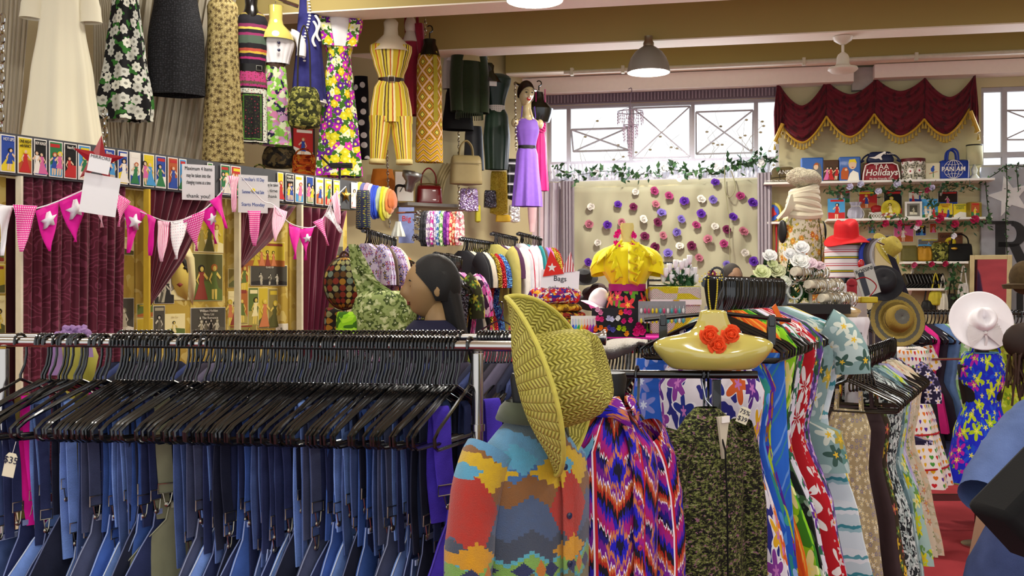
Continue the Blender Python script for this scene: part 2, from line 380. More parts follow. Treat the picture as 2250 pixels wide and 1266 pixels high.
# bare twigs outside
rnd = random.Random(4); g = G()
for i in range(26):
    x = rnd.uniform(.3, 2.9); z = rnd.uniform(2.6, 3.0); p = [(x, 1.0, z)]
    for k in range(6): x += rnd.uniform(-.12, .14); z += rnd.uniform(.02, .16); p.append((x, 1.0+rnd.uniform(-.1, .1), z))
    g.tube(p, [.004-.0005*k for k in range(7)], 3)
    for k in range(2):
        q = p[rnd.randrange(1, 6)]; g.ell((q[0]+.02, q[1], q[2]), (.018, .004, .012), 6, 4)
o = make('climbing_twigs', g, plain('b8a890'), loc=FW['loc'], rot=-AW); tag(o, 'thin bare twigs of a climber outside the long window', 'climber')

# pendant lamps
def pendant(loc, d, label, top, power=90):
    t = thing('pendant_lamp', label, 'lamp', loc, 0, 'dome pendant lamps')
    g = G(); h = d*.62; prof = [(d*.5, 0), (d*.5, .012), (d*.475, h*.3), (d*.42, h*.55), (d*.32, h*.78), (d*.2, h*.93), (d*.13, h)]
    g.lathe(prof, 36); make('lamp_shade', g, plain('8f897e', .45, .03), t, solid=.004)
    g = G(); g.lathe([(d*.13, h-.005), (d*.13, h+.03), (d*.1, h+.05), (d*.1, h+.09), (.001, h+.09)], 20); make('neck', g, metal('b8b2a4', .4), t)
    g = G(); g.tube([(0, 0, h+.08), (0, 0, top-loc[2])], .006, 8); make('cord', g, WHITE, t)
    em = N('lamp_glow'); em.p.inputs['Emission Color'].default_value = (1, .97, .9, 1); em.p.inputs['Emission Strength'].default_value = 14
    g = G(); g.lathe([(.001, .02), (d*.3, .025), (d*.44, .035), (d*.46, .05)], 28); make('bulb_diffuser', g, em.m, t)
    area('pendant_light', (loc[0], loc[1], loc[2]+.008), d*.85, power)
p = at(1425, 160, 8.86); pendant(tuple(p), .365, 'silver dome lamp hanging under the beam in front of the long window', 3.755)
p = at(1175, 2, 6.5); pendant(tuple(p), .36, 'silver dome lamp cut off by the top of the photo', 4.6)
ADDED_LIGHTS = [(-2.2, 5.2), (2.6, 6.6), (4.6, 6.9), (0, 3.2), (2.6, 3.2), (-1.6, 7.2), (4.6, 3.4), (-2.6, 2.2), (0, .8), (2.4, .4)]  # unseen overhead lights without fixtures, added to brighten the shop
for i, (x, y) in enumerate(ADDED_LIGHTS): area('added_ceiling_light', (x, y, 4.2 if i in (0, 5) else 3.9), .5, 29, (1, .96, .9))
# ceiling fan
c = at(1852, 70, 8.75); ft = thing('ceiling_fan', 'cream ceiling fan on a short rod under the beam', 'ceiling fan', (c.x, 8.75, 3.745))
FM = plain('ded6c4', .4, .03); g = G(); g.lathe([(.002, 0), (.085, 0), (.075, -.03), (.03, -.06), (.018, -.065)], 24); make('canopy', g, FM, ft)
g = G(); g.tube([(0, 0, -.05), (0, 0, -.17)], .012, 10); make('rod', g, FM, ft)
g = G(); g.lathe([(.015, -.13), (.04, -.15), (.05, -.17), (.055, -.23), (.07, -.25), (.12, -.262), (.125, -.28), (.1, -.3), (.06, -.31), (.002, -.315)], 28); make('motor', g, FM, ft)

# ================================================================ CHANGING ROOM FRONT
def PS(px, off=0):                                     # along-wall coordinate of a column
    p = P(px, 633, off); return Vector((math.cos(RL), math.sin(RL))).dot(Vector((p.x, p.y)))
PO = P(0, 633); PO = Vector((PO.x, PO.y, 0)); S0 = PS(0)
def PL(px, py, off=0):                                 # local coordinates in the front's frame (origin at px 0), off towards the shop
    p = P(px, py, off); return Vector((PS(px, off)-S0, -off, p.z))
FP = dict(loc=tuple(PO), rot=RL)
M_PAPER = paint('c2a84c', ['b89c40', 'cdb868', 'b09440'], 5, .9)
PR = [plain(h, .7, 0) for h in ('e3c3a0', '2a1a12', 'c02a2a', '2a4aa0', 'e6cf2a', '2f7a48', 'f0ece0', '141414', 'b85a2a', '6a6a6a', 'd86aa0', '4a9ad0')]
PRB = [plain(h, .7, 0) for h in ('cfc9b0', '1c1a16', '5a5648', '2c2a26', 'a8a080', '6e6a54', 'e4dfc8', '101010', '8a8468', '4a473c', 'b8b296', '7a765e')]
PRY = [plain(h, .7, 0) for h in ('d8c05a', '3a3010', '8a3a2a', '5a5a2c', 'c8b030', '5e7030', 'e8dca0', '201c10', 'a8622a', '8a7c3c', 'c87a4a', 'a89a4a')]
def figure(g, cx, z0, h, seed, y, flip=1):             # a little printed figure: legs, dress, arms, head, hair
    r = random.Random(seed); dc = r.choice((2, 3, 4, 5, 10, 11, 6)); s = h*flip; lean = r.uniform(-.12, .12)*h
    def pg(pts, m, k): g.prism([(cx+x*s+lean*z, z0+z*h) for x, z in pts], y-k*.0004, y, m=m)
    if r.random() < .6:
        pg([(-.09, 0), (-.03, 0), (.0, .42), (-.1, .42)], 0, 1); pg([(.02, 0), (.09, .02), (.1, .42), (.0, .42)], 0, 1)
        pg([(-.15, .3), (.16, .28), (.09, .55), (.11, .78), (-.1, .78), (-.07, .55)], dc, 2)
    else: pg([(-.24, 0), (.26, 0), (.14, .3), (.08, .52), (.12, .78), (-.12, .78), (-.08, .52)], dc, 2)
    pg([(.1, .76), (.2, .55), (.1, .42), (.12, .5), (.15, .56), (.07, .7)], 0, 3); pg([(-.1, .77), (-.24, .62), (-.2, .56), (-.06, .7)], 0, 3)
    hair = r.choice((1, 7, 8, 4))
    pg([(.115*math.cos(a)+.01, .885+.105*math.sin(a)) for a in (2*PI*k/10 for k in range(10))], hair, 4)
    pg([(.065*math.cos(a), .865+.075*math.sin(a)) for a in (2*PI*k/9 for k in range(9))], 0, 5); pg([(-.02, .83), (.03, .83), (.005, .82)], 2, 6)
def picture(parent, w, h, seed, pal=PR, title=None, kind=1, border=.004, bgi=None, y=-.001, loc=(0, 0, 0), tcol=None, nf=None, tsize=None):
    r = random.Random(seed); g = G(); b = bgi if bgi is not None else r.choice((3, 5, 4, 11, 7, 2, 6, 8))
    iw, ih = w-2*border, h-2*border
    g.box((0, y/2, 0), (iw, abs(y), ih), m=b); b2 = r.choice([i for i in (2, 3, 4, 5, 6, 8, 11) if i != b])
    if kind: g.prism([(-iw/2, -ih/2), (iw/2, -ih/2), (iw/2, -ih/2+ih*r.uniform(.15, .4)), (0, -ih/2+ih*r.uniform(.2, .45)), (-iw/2, -ih/2+ih*r.uniform(.1, .4))], y*1.3, 0, m=b2)
    if title is None and r.random() < .8: g.box((r.uniform(-.1, .1)*iw, y*1.2, ih*.40), (iw*.8, .0006, ih*.1), m=r.choice((6, 4, 2)))
    n_ = nf if nf is not None else r.choice((1, 1, 2))
    for k in range(n_): figure(g, (r.uniform(-.12, .12) if n_ == 1 else (-.22+.44*k/(n_-1)))*iw, -ih*.48, ih*(.8 if title is None else .72)*r.uniform(.85, 1)*(1 if n_ < 3 else .9), seed*7+k, y*1.5-k*.0002, r.choice((-1, 1)))
    o = make('cover_picture', g, pal, parent, loc, sharp=30)
    if title:
        ls = title.split('|'); s = tsize or ih*.13
        for i, l in enumerate(ls):
            text_mesh(l, s, tcol or pal[6], parent, (loc[0], loc[1]+y*3.2, loc[2]+ih*.40-i*s*.95), name='title_lettering', sx=min(1, iw*.9/(len(l)*s*.56)))
    return o
WHCARD = plain('f2efe6', .4, .02)
g = G()
a, b = PL(-260, 300), PL(785, 410)
g.box(((a.x+b.x)/2, .03, 2.195), (b.x-a.x, .05, .185)); o = make('card_rail', g, plain('4a4c50', .6, .1), **FP); tag(o, 'long dark grey rail carrying book covers above the changing room curtains', 'rail')
cards = [(0, 33, 'HOT LIPS'), (38, 70, 'ONE NIGHT|with NANCY'), (74, 102, 'BOY HUNGRY'), (107, 137, None), (140, 168, 'House of Fury'), (171, 198, None), (225, 252, 'Bon..'), (258, 280, None), (284, 308, None), (314, 338, None), (341, 364, None), (368, 390, None), (393, 409, None), (455, 467, None), (484, 505, None), (507, 528, None), (609, 622, None), (627, 645, 'MARK OF|SCREAMING'), (648, 666, None), (672, 688, None), (693, 710, None), (713, 728, None), (732, 746, None), (771, 785, None)]
desc = ['of a couple under white block capitals', 'with yellow top and a woman in green', 'with dark street scene', 'of a blonde by a red curtain', 'of a woman in white on black', 'of a dark haired woman in blue', 'with blue upper half behind the star', 'with orange dress, right of the star', 'mostly white with pink strokes', 'on yellow with green figure', 'on purple blue with slanting words', 'in orange and red', 'half hidden by the notice', 'just right of the notice', 'behind the striped flag', 'under the striped flag', 'right of the sale sheet', 'dark cover with yellow capitals', 'pale cover with slanted stripes', 'blue and red cover', 'pale cover with red frame', 'yellow cover', 'cream cover behind the last flags', 'last at the right end of the rail']
bgs = [3, 4, 7, 5, 7, 11, 3, 3, 6, 4, 3, 8, 11, 5, 5, 2, 4, 7, 6, 3, 6, 4, 4, 6]
for i, (p0, p1, tt) in enumerate(cards):
    a, b = PL(p0, 300), PL(p1, 300); w = b.x-a.x; hh = .165
    lx = (a.x+b.x)/2; loc = PO+Vector((math.cos(RL)*lx, math.sin(RL)*lx, 0))+Vector((math.sin(RL), -math.cos(RL), 0))*.002
    t = thing('book_cover_card', 'pulp book cover card '+desc[i], 'card', (loc.x, loc.y, 2.195), RL, 'book cover cards on the rail')
    g = G(); g.box((0, 0, 0), (w, .002, hh)); make('card', g, WHCARD, t)
    picture(t, w, hh, 100+i, title=tt, border=.005, y=-.002, bgi=bgs[i], tcol=PR[7] if i == 1 else PR[6])
g = G(); a = PL(750, 400).x; b = PL(768, 400).x
t = (PO+Vector((math.cos(RL), math.sin(RL), 0))*((a+b)/2)+Vector((math.sin(RL), -math.cos(RL), 0))*.004)
def star(r, r2=.42, rot=0, n=5): return [((r if k % 2 == 0 else r*r2)*math.sin(PI*k/n+rot), (r if k % 2 == 0 else r*r2)*math.cos(PI*k/n+rot)) for k in range(2*n)]
g.prism(star(.05), -.002, .0); o = make('gold_star', g, GOLD, loc=(t.x, t.y, 2.19), rot=RL, sharp=180); tag(o, 'small gold star stuck near the right end of the grey rail', 'star')
# posts and boards
def pbox(g, p0, p1, z0, z1, y0, y1, m=0):
    a, b = PL(p0, 633).x, PL(p1, 633).x; g.box(((a+b)/2, (y0+y1)/2, (z0+z1)/2), (b-a, y1-y0, z1-z0), m=m)
for i, (p0, p1, h) in enumerate(((40, 45, 'e8e2c8'), (321, 325, 'd8b838'), (520, 524, 'e4dcb4'), (657, 661, 'e6e0c0'))):
    g = G(); pbox(g, p0, p1, 0, 2.1, -.02, .02); o = make('board_edge_post', g, plain(h), **FP)
    tag(o, ['white post left of the large burgundy curtain', 'gold painted post between the curtain and the collage', 'pale post left of the dark swagged curtain', 'pale post left of the narrow velvet curtain'][i], 'post', 'posts of the changing room front')
for i, (p0, p1) in enumerate(((-260, 40), (324, 520), (524, 657), (661, 786))):
    g = G(); pbox(g, p0, p1, 0, 2.1, .09, .11); o = make('collage_board', g, M_PAPER, **FP)
    tag(o, ['yellowed paper covered board left of the white post', 'yellow papered board behind the film star clippings', 'yellow papered board with the row of coloured panels', 'papered board at the right end behind the velvet strip'][i], 'board', 'papered boards')
g = G(); pbox(g, 268, 321, 0, 2.1, .09, .11); o = make('collage_board', g, M_PAPER, **FP); tag(o, 'narrow crumpled yellow paper board between curtain and gold post', 'board', 'papered boards')
g = G(); pbox(g, 45, 268, 0, 2.1, .12, .14); o = make('cubicle_back_panel', g, plain('3a1018'), **FP); tag(o, 'dark panel behind the large burgundy curtain', 'panel')
def clipping(p0, p1, y0, y1, lab, seed, pal, title=None, bgi=None, nf=None, off=-.088, kind=1, tcol=None, border=.003, base=None, ts=None):
    a, b = PL(p0, y0), PL(p1, y1); pc = PL((p0+p1)/2, (y0+y1)/2); w = b.x-a.x; h = (y1-y0)/2250*yp((p0+p1)/2)
    n_ = Vector((math.sin(RL), -math.cos(RL), 0)); c = PO+Vector((math.cos(RL), math.sin(RL), 0))*((a.x+b.x)/2)+n_*off
    t = thing('paper_clipping', lab, 'clipping', (c.x, c.y, pc.z), RL, 'magazine clippings on the boards')
    g = G(); g.box((0, 0, 0), (w, .0012, h)); make('paper_sheet', g, base or pal[6], t)
    picture(t, w, h, seed, pal, title, kind, border, bgi, -.0012, (0, -.0006, 0), tcol, nf, ts); return t
cl = [(2, 38, 650, 745, 'printed advert of a man in a bow tie, far left board', 1, PRY, 'Bemmie', 6, 1), (0, 36, 530, 575, 'round dark green badge advert on the far left board', 2, PRY, 'Jantzen', 5, 0), (0, 38, 580, 645, 'blank aged sheet under the round badge', 3, PRY, None, 4, 0),
      (270, 320, 520, 560, 'crumpled sheet headed with cosmetics print', 4, PRY, "TO ALL COSMETICS|SEVEN NEW LOOKS", 6, 0), (272, 320, 655, 740, 'clipping of a man in a dark hat and suit', 5, PRB, None, 9, 1),
      (326, 362, 668, 698, 'small green printed panel with framed words', 6, PRY, None, 5, 0), (326, 362, 700, 742, 'striped green clipping beside the gold post', 7, PRY, None, 4, 0),
      (364, 408, 590, 668, 'black and white photo of a group in gowns', 8, PRB, None, 6, 4), (400, 445, 540, 660, 'large portrait of a woman in a spotted hat', 9, PRY, None, 4, 0), (362, 388, 672, 742, 'dark portrait clipping of a woman', 10, PRB, None, 9, 1), (386, 432, 690, 744, 'drawing of a red haired woman in green', 11, PRY, 'the De', 6, 1),
      (450, 516, 460, 555, 'clipping with four faces on yellow', 12, PRY, None, 4, 3), (447, 514, 557, 662, 'framed kiss scene with a dark red border', 13, PRY, None, 3, 2), (444, 520, 676, 742, 'green and black wedding crowd clipping', 14, PRB, 'William Holden|Virna Lisi|& The Romance', 9, 4),
      (526, 548, 590, 632, 'small photo of an interior', 15, PRY, None, 9, 0), (550, 570, 565, 640, 'pair of legs in a red skirt', 16, PRY, None, 8, 1), (560, 650, 530, 586, 'three women in knitted tops', 17, PRY, None, 4, 4), (575, 655, 582, 628, 'black and white photo of women at a table', 18, PRB, 'CLASS OF', 9, 3),
      (547, 569, 632, 712, 'orange red printed panel', 19, PRY, None, 8, 1), (570, 592, 632, 716, 'green printed panel', 20, PRY, None, 5, 1), (592, 613, 632, 722, 'yellow printed panel', 21, PRY, None, 4, 1), (614, 634, 634, 722, 'grey printed panel', 22, PRY, None, 9, 1), (526, 546, 640, 718, 'pale column of small photos', 23, PRY, None, 6, 2), (528, 588, 714, 744, 'wooden texture clipping with a woman in a scarf', 24, PRY, None, 9, 2), (630, 657, 712, 744, 'white card with a dark haired woman', 25, PRB, None, 6, 1),
      (726, 746, 548, 600, 'clipping of a smiling girl', 26, PRY, None, 6, 1), (750, 776, 470, 505, 'red and black portrait card by the rail end', 27, PRY, None, 2, 1), (748, 777, 505, 560, 'grey photo of a curly haired child', 28, PRB, None, 4, 1)]
for c in cl: clipping(c[0], c[1], c[2], c[3], c[4]+', on the papered boards', c[5], c[6], c[7], c[8], c[9])
# big face of the woman in the hat
a = PL(424, 600); n_ = Vector((math.sin(RL), -math.cos(RL), 0)); c = PO+Vector((math.cos(RL), math.sin(RL), 0))*a.x+n_*-.084
g = G(); k = .0028
def fp(pts, m, d): g.prism([(x*k, z*k) for x, z in pts], -.001-.0006*d, 0, m=m)
fp([(-26, 10), (-24, -20), (-10, -42), (12, -52), (20, -20), (14, 30), (-10, 38)], 0, 1); fp([(-30, 20), (-20, 50), (10, 62), (30, 30), (34, -20), (26, -62), (14, -40), (16, 0), (4, 30), (-14, 34)], 6, 2)
fp([(-22, 34), (-6, 40), (10, 24), (14, 0), (6, 12), (-4, 26), (-18, 28)], 7, 3); fp([(-20, 12), (-14, 16), (-7, 12), (-14, 9)], 7, 4); fp([(2, 10), (8, 14), (13, 9), (7, 7)], 7, 4); fp([(-14, -22), (-6, -18), (2, -22), (-6, -27)], 2, 4)
o = make('portrait_print', g, PRY, loc=(c.x, c.y, a.z), rot=RL, sharp=180); tag(o, 'cut out face of a dark haired woman in a white spotted hat on the collage', 'clipping')
# curtains
VEL = plain('5e0f28', .75, .25, sheen=.6, sc_=8); n = N('damask_velvet', .7, sheen=.5); f = n.new('ShaderNodeTexWave', wave_type='RINGS'); n.put(f.inputs['Vector'], n.uv()); f.inputs['Scale'].default_value = 9; f.inputs['Distortion'].default_value = 22; f.inputs['Detail'].default_value = 1.5; f.inputs['Detail Scale'].default_value = 1.2
n.col(n.mix(n.math('MULTIPLY', n.math('GREATER_THAN', f.outputs['Fac'], .86), .6), lin('5c0e28'), lin('94405c'))); DAM = n.m
def curtain(name, lab, cat, edgeL, edgeR, mat, nf=8, amp=.03, nu=90, nv=24, loc=None, rot=None, seed=1, solid=.003, group=None, gather=None, hemw=0):
    """edgeL/edgeR: callables t(0 top..1 bottom) -> local (x, y, z)"""
    g = G(); rows = []; rr = random.Random(seed); ph = [rr.uniform(0, 6) for _ in range(4)]
    for i in range(nv+1):
        t = i/nv; A, B = Vector(edgeL(t)), Vector(edgeR(t)); row = []
        wd_ = (B-A).length; am = min(amp, wd_/nf*.35)
        for j in range(nu+1):
            s = j/nu; q = A.lerp(B, s); w_ = math.sin(2*PI*nf*s+ph[0]+.8*math.sin(3*t+ph[1]))+.4*math.sin(2*PI*nf*2.3*s+ph[2]+t*2)
            row.append((q.x, q.y+am*w_, q.z+hemw*t*math.sin(2*PI*nf*s)))
        rows.append(row)
    wtot = (Vector(edgeL(0))-Vector(edgeR(0))).length*1.4
    g.grid(rows, False, [wtot*j/nu for j in range(nu+1)])
    o = make(name, g, mat, loc=loc or (0, 0, 0), rot=rot or 0, solid=solid, sharp=180); tag(o, lab, cat, group); return o
def pc(pts, off=.0):                                   # piecewise edge from photo columns on the front
    q = [PL(x, y, off) for x, y in pts]
    def f(t):
        k = t*(len(q)-1); i = min(int(k), len(q)-2); return q[i].lerp(q[i+1], k-i)
    return f
curtain('curtain', 'large burgundy velvet changing room curtain hanging full length', 'curtain', pc([(47, 385), (47, 1050)], -.045), pc([(272, 405), (268, 1000)], -.045), DAM, 11, .032, 150, **FP)
curtain('curtain', 'dark plum curtain swagged back to the gold post', 'curtain', pc([(326, 405), (326, 520), (326, 660)], -.04), pc([(478, 425), (400, 575), (330, 672)], -.04), VEL, 7, .03, 100, seed=5, **FP)
curtain('curtain', 'dark plum curtain swagged back beside the hanging sale sheet', 'curtain', pc([(526, 432), (526, 500), (526, 584)], -.04), pc([(650, 455), (598, 530), (532, 588)], -.04), VEL, 6, .03, 90, seed=8, **FP)
curtain('curtain', 'narrow plum velvet curtain drawn at the right end of the changing rooms', 'curtain', pc([(662, 455), (662, 950)], -.04), pc([(760, 465), (738, 560), (714, 700), (712, 930)], -.04), plain('6c1236', .7, .25, sheen=.6, sc_=8), 5, .03, 80, seed=3, **FP)
# notices
def notice(p0, p1, y0, y1, off, lines, lab, size, tcol=PR[7], tilt=0, nm='paper_notice'):
    c = P((p0+p1)/2, (y0+y1)/2, off); sc2 = c.y/2250; w = (p1-p0)*sc2*1.25; h = (y1-y0)*sc2
    t = thing(nm, lab, 'notice', tuple(c), (0, R(tilt), R(28)))
    g = G(); g.box((0, 0, 0), (w, .002, h)); make('paper_sheet', g, plain('f4f4f4', .4, .01), t)
    for i, l in enumerate(lines):
        if l: text_mesh(l, size*sc2, tcol, t, (0, -.003, h*.38-i*size*sc2*1.25), sx=min(1, w*.88/(len(l)*size*sc2*.5)))
    return t
notice(408, 464, 362, 440, .05, ['Maximum 4 Items', 'may be taken into the', 'changing rooms at a time', '', 'thank you!'], 'white laminated notice about four items, clipped over the card rail', 12)
sn = notice(530, 582, 385, 468, .08, ["RetroStar's 10 Day", '', 'Summer Festival Sale', '', 'Starts Monday'], 'white sheet announcing the summer sale, hanging from the rail', 11, PR[3])
g = G(); g.lathe([(.001, 0), (.012, 0)], 12, (0, 0, 0), Matrix.Rotation(PI/2, 4, 'X')); make('sun_drawing', g, PR[4], sn, (0, -.003, .02), solid=.001)
notice(584, 611, 400, 457, .06, ['may be taken', 'a time', 'thank'], 'second laminated notice half behind a flag', 10)
t = notice(190, 250, 385, 472, .42, [], 'blank looking white sheet dangling under the red star', 12, tilt=8)
for i, (x, y, r_, rot_, h) in enumerate(((216, 352, 56, .12, '9a1c28'),)):
    c = P(x, y, .40); s_ = c.y/2250; o = G(); pts = star(r_*s_, .38, rot_); b = len(o.v)
    o.v.extend([Vector((px_, 0, pz)) for px_, pz in pts]); o.v.append(Vector((0, -.02, 0))); o.v.append(Vector((0, .02, 0)))
    for k in range(10): o.face((k, (k+1) % 10, 10)); o.face(((k+1) % 10, k, 11))
    st = make('hanging_star', o, gloss(h, .3), loc=tuple(c), rot=R(28), sharp=20); tag(st, 'dark red faceted star ornament hanging in front of the card rail', 'ornament')
nt = notice(200, 236, 342, 380, .46, ['MIRRORS'], 'small white label hung over the red star', 10, PR[9], tilt=10)
# bunting
HP = plain('e0109a', .7, .1); DOTP = dots('e0208e', ['f6d8e8'], 95, .3, 0); DOTW = dots('f2eef0', ['d85a90', '7a6a90'], 60, .14, 0); STRP = stripes([(0, 'f6e4ec'), (.5, 'e0709a')], .012); WFL = plain('f0eef2', .8, .05)
bt = thing('bunting', 'string of hot pink, white and spotted pennants in front of the changing rooms', 'bunting', (0, 0, 0))
flags = [((-8, 452), (32, 452), (5, 562), WFL, 0), ((25, 450), (86, 452), (47, 553), DOTP, 0), ((74, 464), (132, 441), (108, 552), HP, 1), ((128, 440), (196, 412), (165, 532), HP, 1), ((192, 415), (236, 425), (224, 500), STRP, 0), ((248, 418), (284, 444), (262, 498), DOTP, 0), ((268, 444), (322, 468), (282, 556), HP, 1), ((320, 470), (346, 482), (330, 562), HP, 0), ((343, 485), (376, 486), (354, 575), STRP, 0), ((374, 487), (412, 482), (386, 570), DOTW, 0), ((404, 482), (446, 462), (432, 552), DOTP, 0), ((440, 466), (474, 448), (475, 536), HP, 1),
         ((462, 442), (488, 420), (498, 502), HP, 0), ((497, 386), (528, 389), (514, 466), STRP, 0), ((540, 463), (576, 463), (559, 541), DOTP, 0), ((600, 450), (632, 465), (603, 530), STRP, 0), ((636, 490), (657, 502), (648, 570), HP, 0), ((657, 504), (686, 500), (672, 572), HP, 1), ((690, 488), (713, 474), (722, 540), DOTP, 0), ((712, 474), (728, 444), (750, 512), DOTW, 0), ((722, 434), (746, 418), (745, 492), STRP, 0)]
bo = .30
for i, (A, B, D, mt, st) in enumerate(flags):
    a, b, c = P(*A, bo), P(*B, bo+.02*math.sin(i*2)), P(*D, bo+.05+.03*math.sin(i*1.7)); g = G(); rows = []
    for k in range(9):
        t_ = k/8; l, r_ = a.lerp(c, t_), b.lerp(c, t_); row = []
        for j in range(7): q = l.lerp(r_, j/6); row.append(q+Vector((.861, -.509, 0))*.012*math.sin(t_*4+j*.6+i))
        rows.append(row)
    ww = (b-a).length; hh = (c-(a+b)/2).length; g.grid(rows, False, [ww*j/6 for j in range(7)], [hh*k/8 for k in range(9)])
    fl = make('pennant', g, mt, bt, solid=.0015, sharp=180)
    if st:
        m_ = a.lerp(b, .5).lerp(c, .33); ex = (b-a).normalized(); ez = ((a+b)/2-c).normalized(); nn = ex.cross(ez).normalized(); g = G(); s_ = ww*.26
        pts = star(s_); vs = [m_+ex*x+ez*z-nn*(-.02) for x, z in pts]; vs2 = [m_+ex*x+ez*z-nn*.016 for x, z in pts]; g.v = vs+vs2; g.face(range(10), [(0, 0)]*10); g.face([10+k for k in range(10)][::-1], [(0, 0)]*10)
        for k in range(10): g.face((k, 10+k, 10+(k+1) % 10, (k+1) % 10), [(0, 0)]*4)
        make('printed_star', g, WFL, fl, sharp=180)
for seg_ in ([(-60, 440), (0, 450), (80, 458), (195, 412), (232, 385)], [(245, 400), (275, 444), (320, 470), (380, 487), (445, 463), (488, 420), (512, 385)], [(530, 388), (575, 440), (600, 450), (636, 490), (686, 500), (713, 474), (728, 444), (760, 410)]):
    g = G(); g.tube(smooth_path([P(x, y, bo) for x, y in seg_], 5), .003, 5); make('string', g, WFL, bt)
# ================================================================ FRONT DENIM RACK
def rail_pts(a, b, t): return Vector(a).lerp(Vector(b), t)
FA, FB = at(-60, 753.5, 2.45), at(1150, 763, 2.245)
FA.z = FB.z = 1.472
def on_rail(A, B, px):                                 # point of a rail seen in column px
    k = (px-1125)/2250; d = B-A; t = (k*A.y-A.x)/(d.x-k*d.y); return A+d*t
t = thing('clothes_rack', 'front chrome clothes rack packed with black hangers and denim dungarees', 'clothes rack', (0, 0, 0))
g = G(); g.tube([FA, FB+(FB-FA)*.05], .0118, 16); make('rail', g, CHROME, t)
for px in (8, 1050):
    p = on_rail(FA, FB, px); g = G(); g.tube([(p.x, p.y, .06), (p.x, p.y, 1.0)], .0155, 14); g.tube([(p.x, p.y, 1.0), (p.x, p.y, 1.455)], .0125, 14); g.tube([(p.x, p.y, 1.285), (p.x, p.y, 1.30)], .0165, 14)
    make('post', g, CHROME, t); g = G(); g.box((p.x, p.y, .04), (.04, .5, .03)); make('foot', g, CHROME, t)
RA, RB = at(-60, 738, 3.1), at(1322, 743, 3.06); RA.z = RB.z = 1.452
t = thing('clothes_rack', 'second chrome clothes rack behind the denim rack, ending in a round cap', 'clothes rack', (0, 0, 0))
g = G(); g.tube([RA, RB], .0115, 16); make('rail', g, CHROME, t)
g = G(); d = (RB-RA).normalized(); Mx = Matrix.Translation(RB) @ d.to_track_quat('Z', 'Y').to_matrix().to_4x4()
g.lathe([(.012, -.05), (.0135, -.01), (.02, 0), (.024, .006), (.024, .012), (.001, .016)], 20, M=Mx); make('end_cap', g, CHROME, t)
for px in (-20, 1046, 1300):
    p = on_rail(RA, RB, px); g = G(); g.tube([(p.x, p.y, 0), (p.x, p.y, 1.44)], .0125, 12); make('post', g, CHROME, t)
rnd = random.Random(11)
g = G(); hanger_geo(g); h0 = make('clothes_hanger', g, BLK); tag(h0, 'black plastic hanger hooked on the front chrome rail over the dungarees', 'hanger', 'hangers on the front rail'); first = [True]
FAR = []
def put_hanger(p, rz, label, group, src=None):
    if p[1] > 5.0 and not src: FAR.append((Vector(p), rz)); return None
    s = src or h0
    if first[0] and not src: first[0] = False; o = h0; o.location = p; o.rotation_euler = (0, 0, rz); o['label'] = label; o['group'] = group; return o
    o = s.copy(); C.objects.link(o); o.location = p; o.rotation_euler = (0, 0, rz); o['label'] = label; o['group'] = group; return o
fx = [45, 92, 99, 109, 130, 139, 145, 165, 172, 179, 210, 221, 230]+[255+7.8*k for k in range(17)]+[402, 411, 420, 431, 450]
x = 464
while x < 1004: fx.append(x); x += 7.9
fx.append(1033); fspots = []
for px in fx:
    p = on_rail(FA, FB, px+rnd.uniform(-1, 1)); a = R(62+rnd.uniform(-7, 5)); 
    if px < 240: a = R(58+rnd.uniform(-16, 10))
    if px == 1033: a = R(70)
    put_hanger(p, a, 'black plastic hanger hooked on the front chrome rail over the dungarees', 'hangers on the front rail'); fspots.append((px, p, a))
rx = [268, 278, 288, 297, 312, 322, 333, 343, 354, 364, 375]+[432+8.6*k for k in range(69)]+[1056+7*k for k in range(10)]+[1140+9*k for k in range(15)]
rspots = []
for px in rx:
    p = on_rail(RA, RB, px+rnd.uniform(-1.5, 1.5)); a = R(60+rnd.uniform(-6, 6))
    put_hanger(p, a, 'black plastic hanger on the second chrome rail just behind the denim rack', 'hangers on the second rail'); rspots.append((px, p, a))
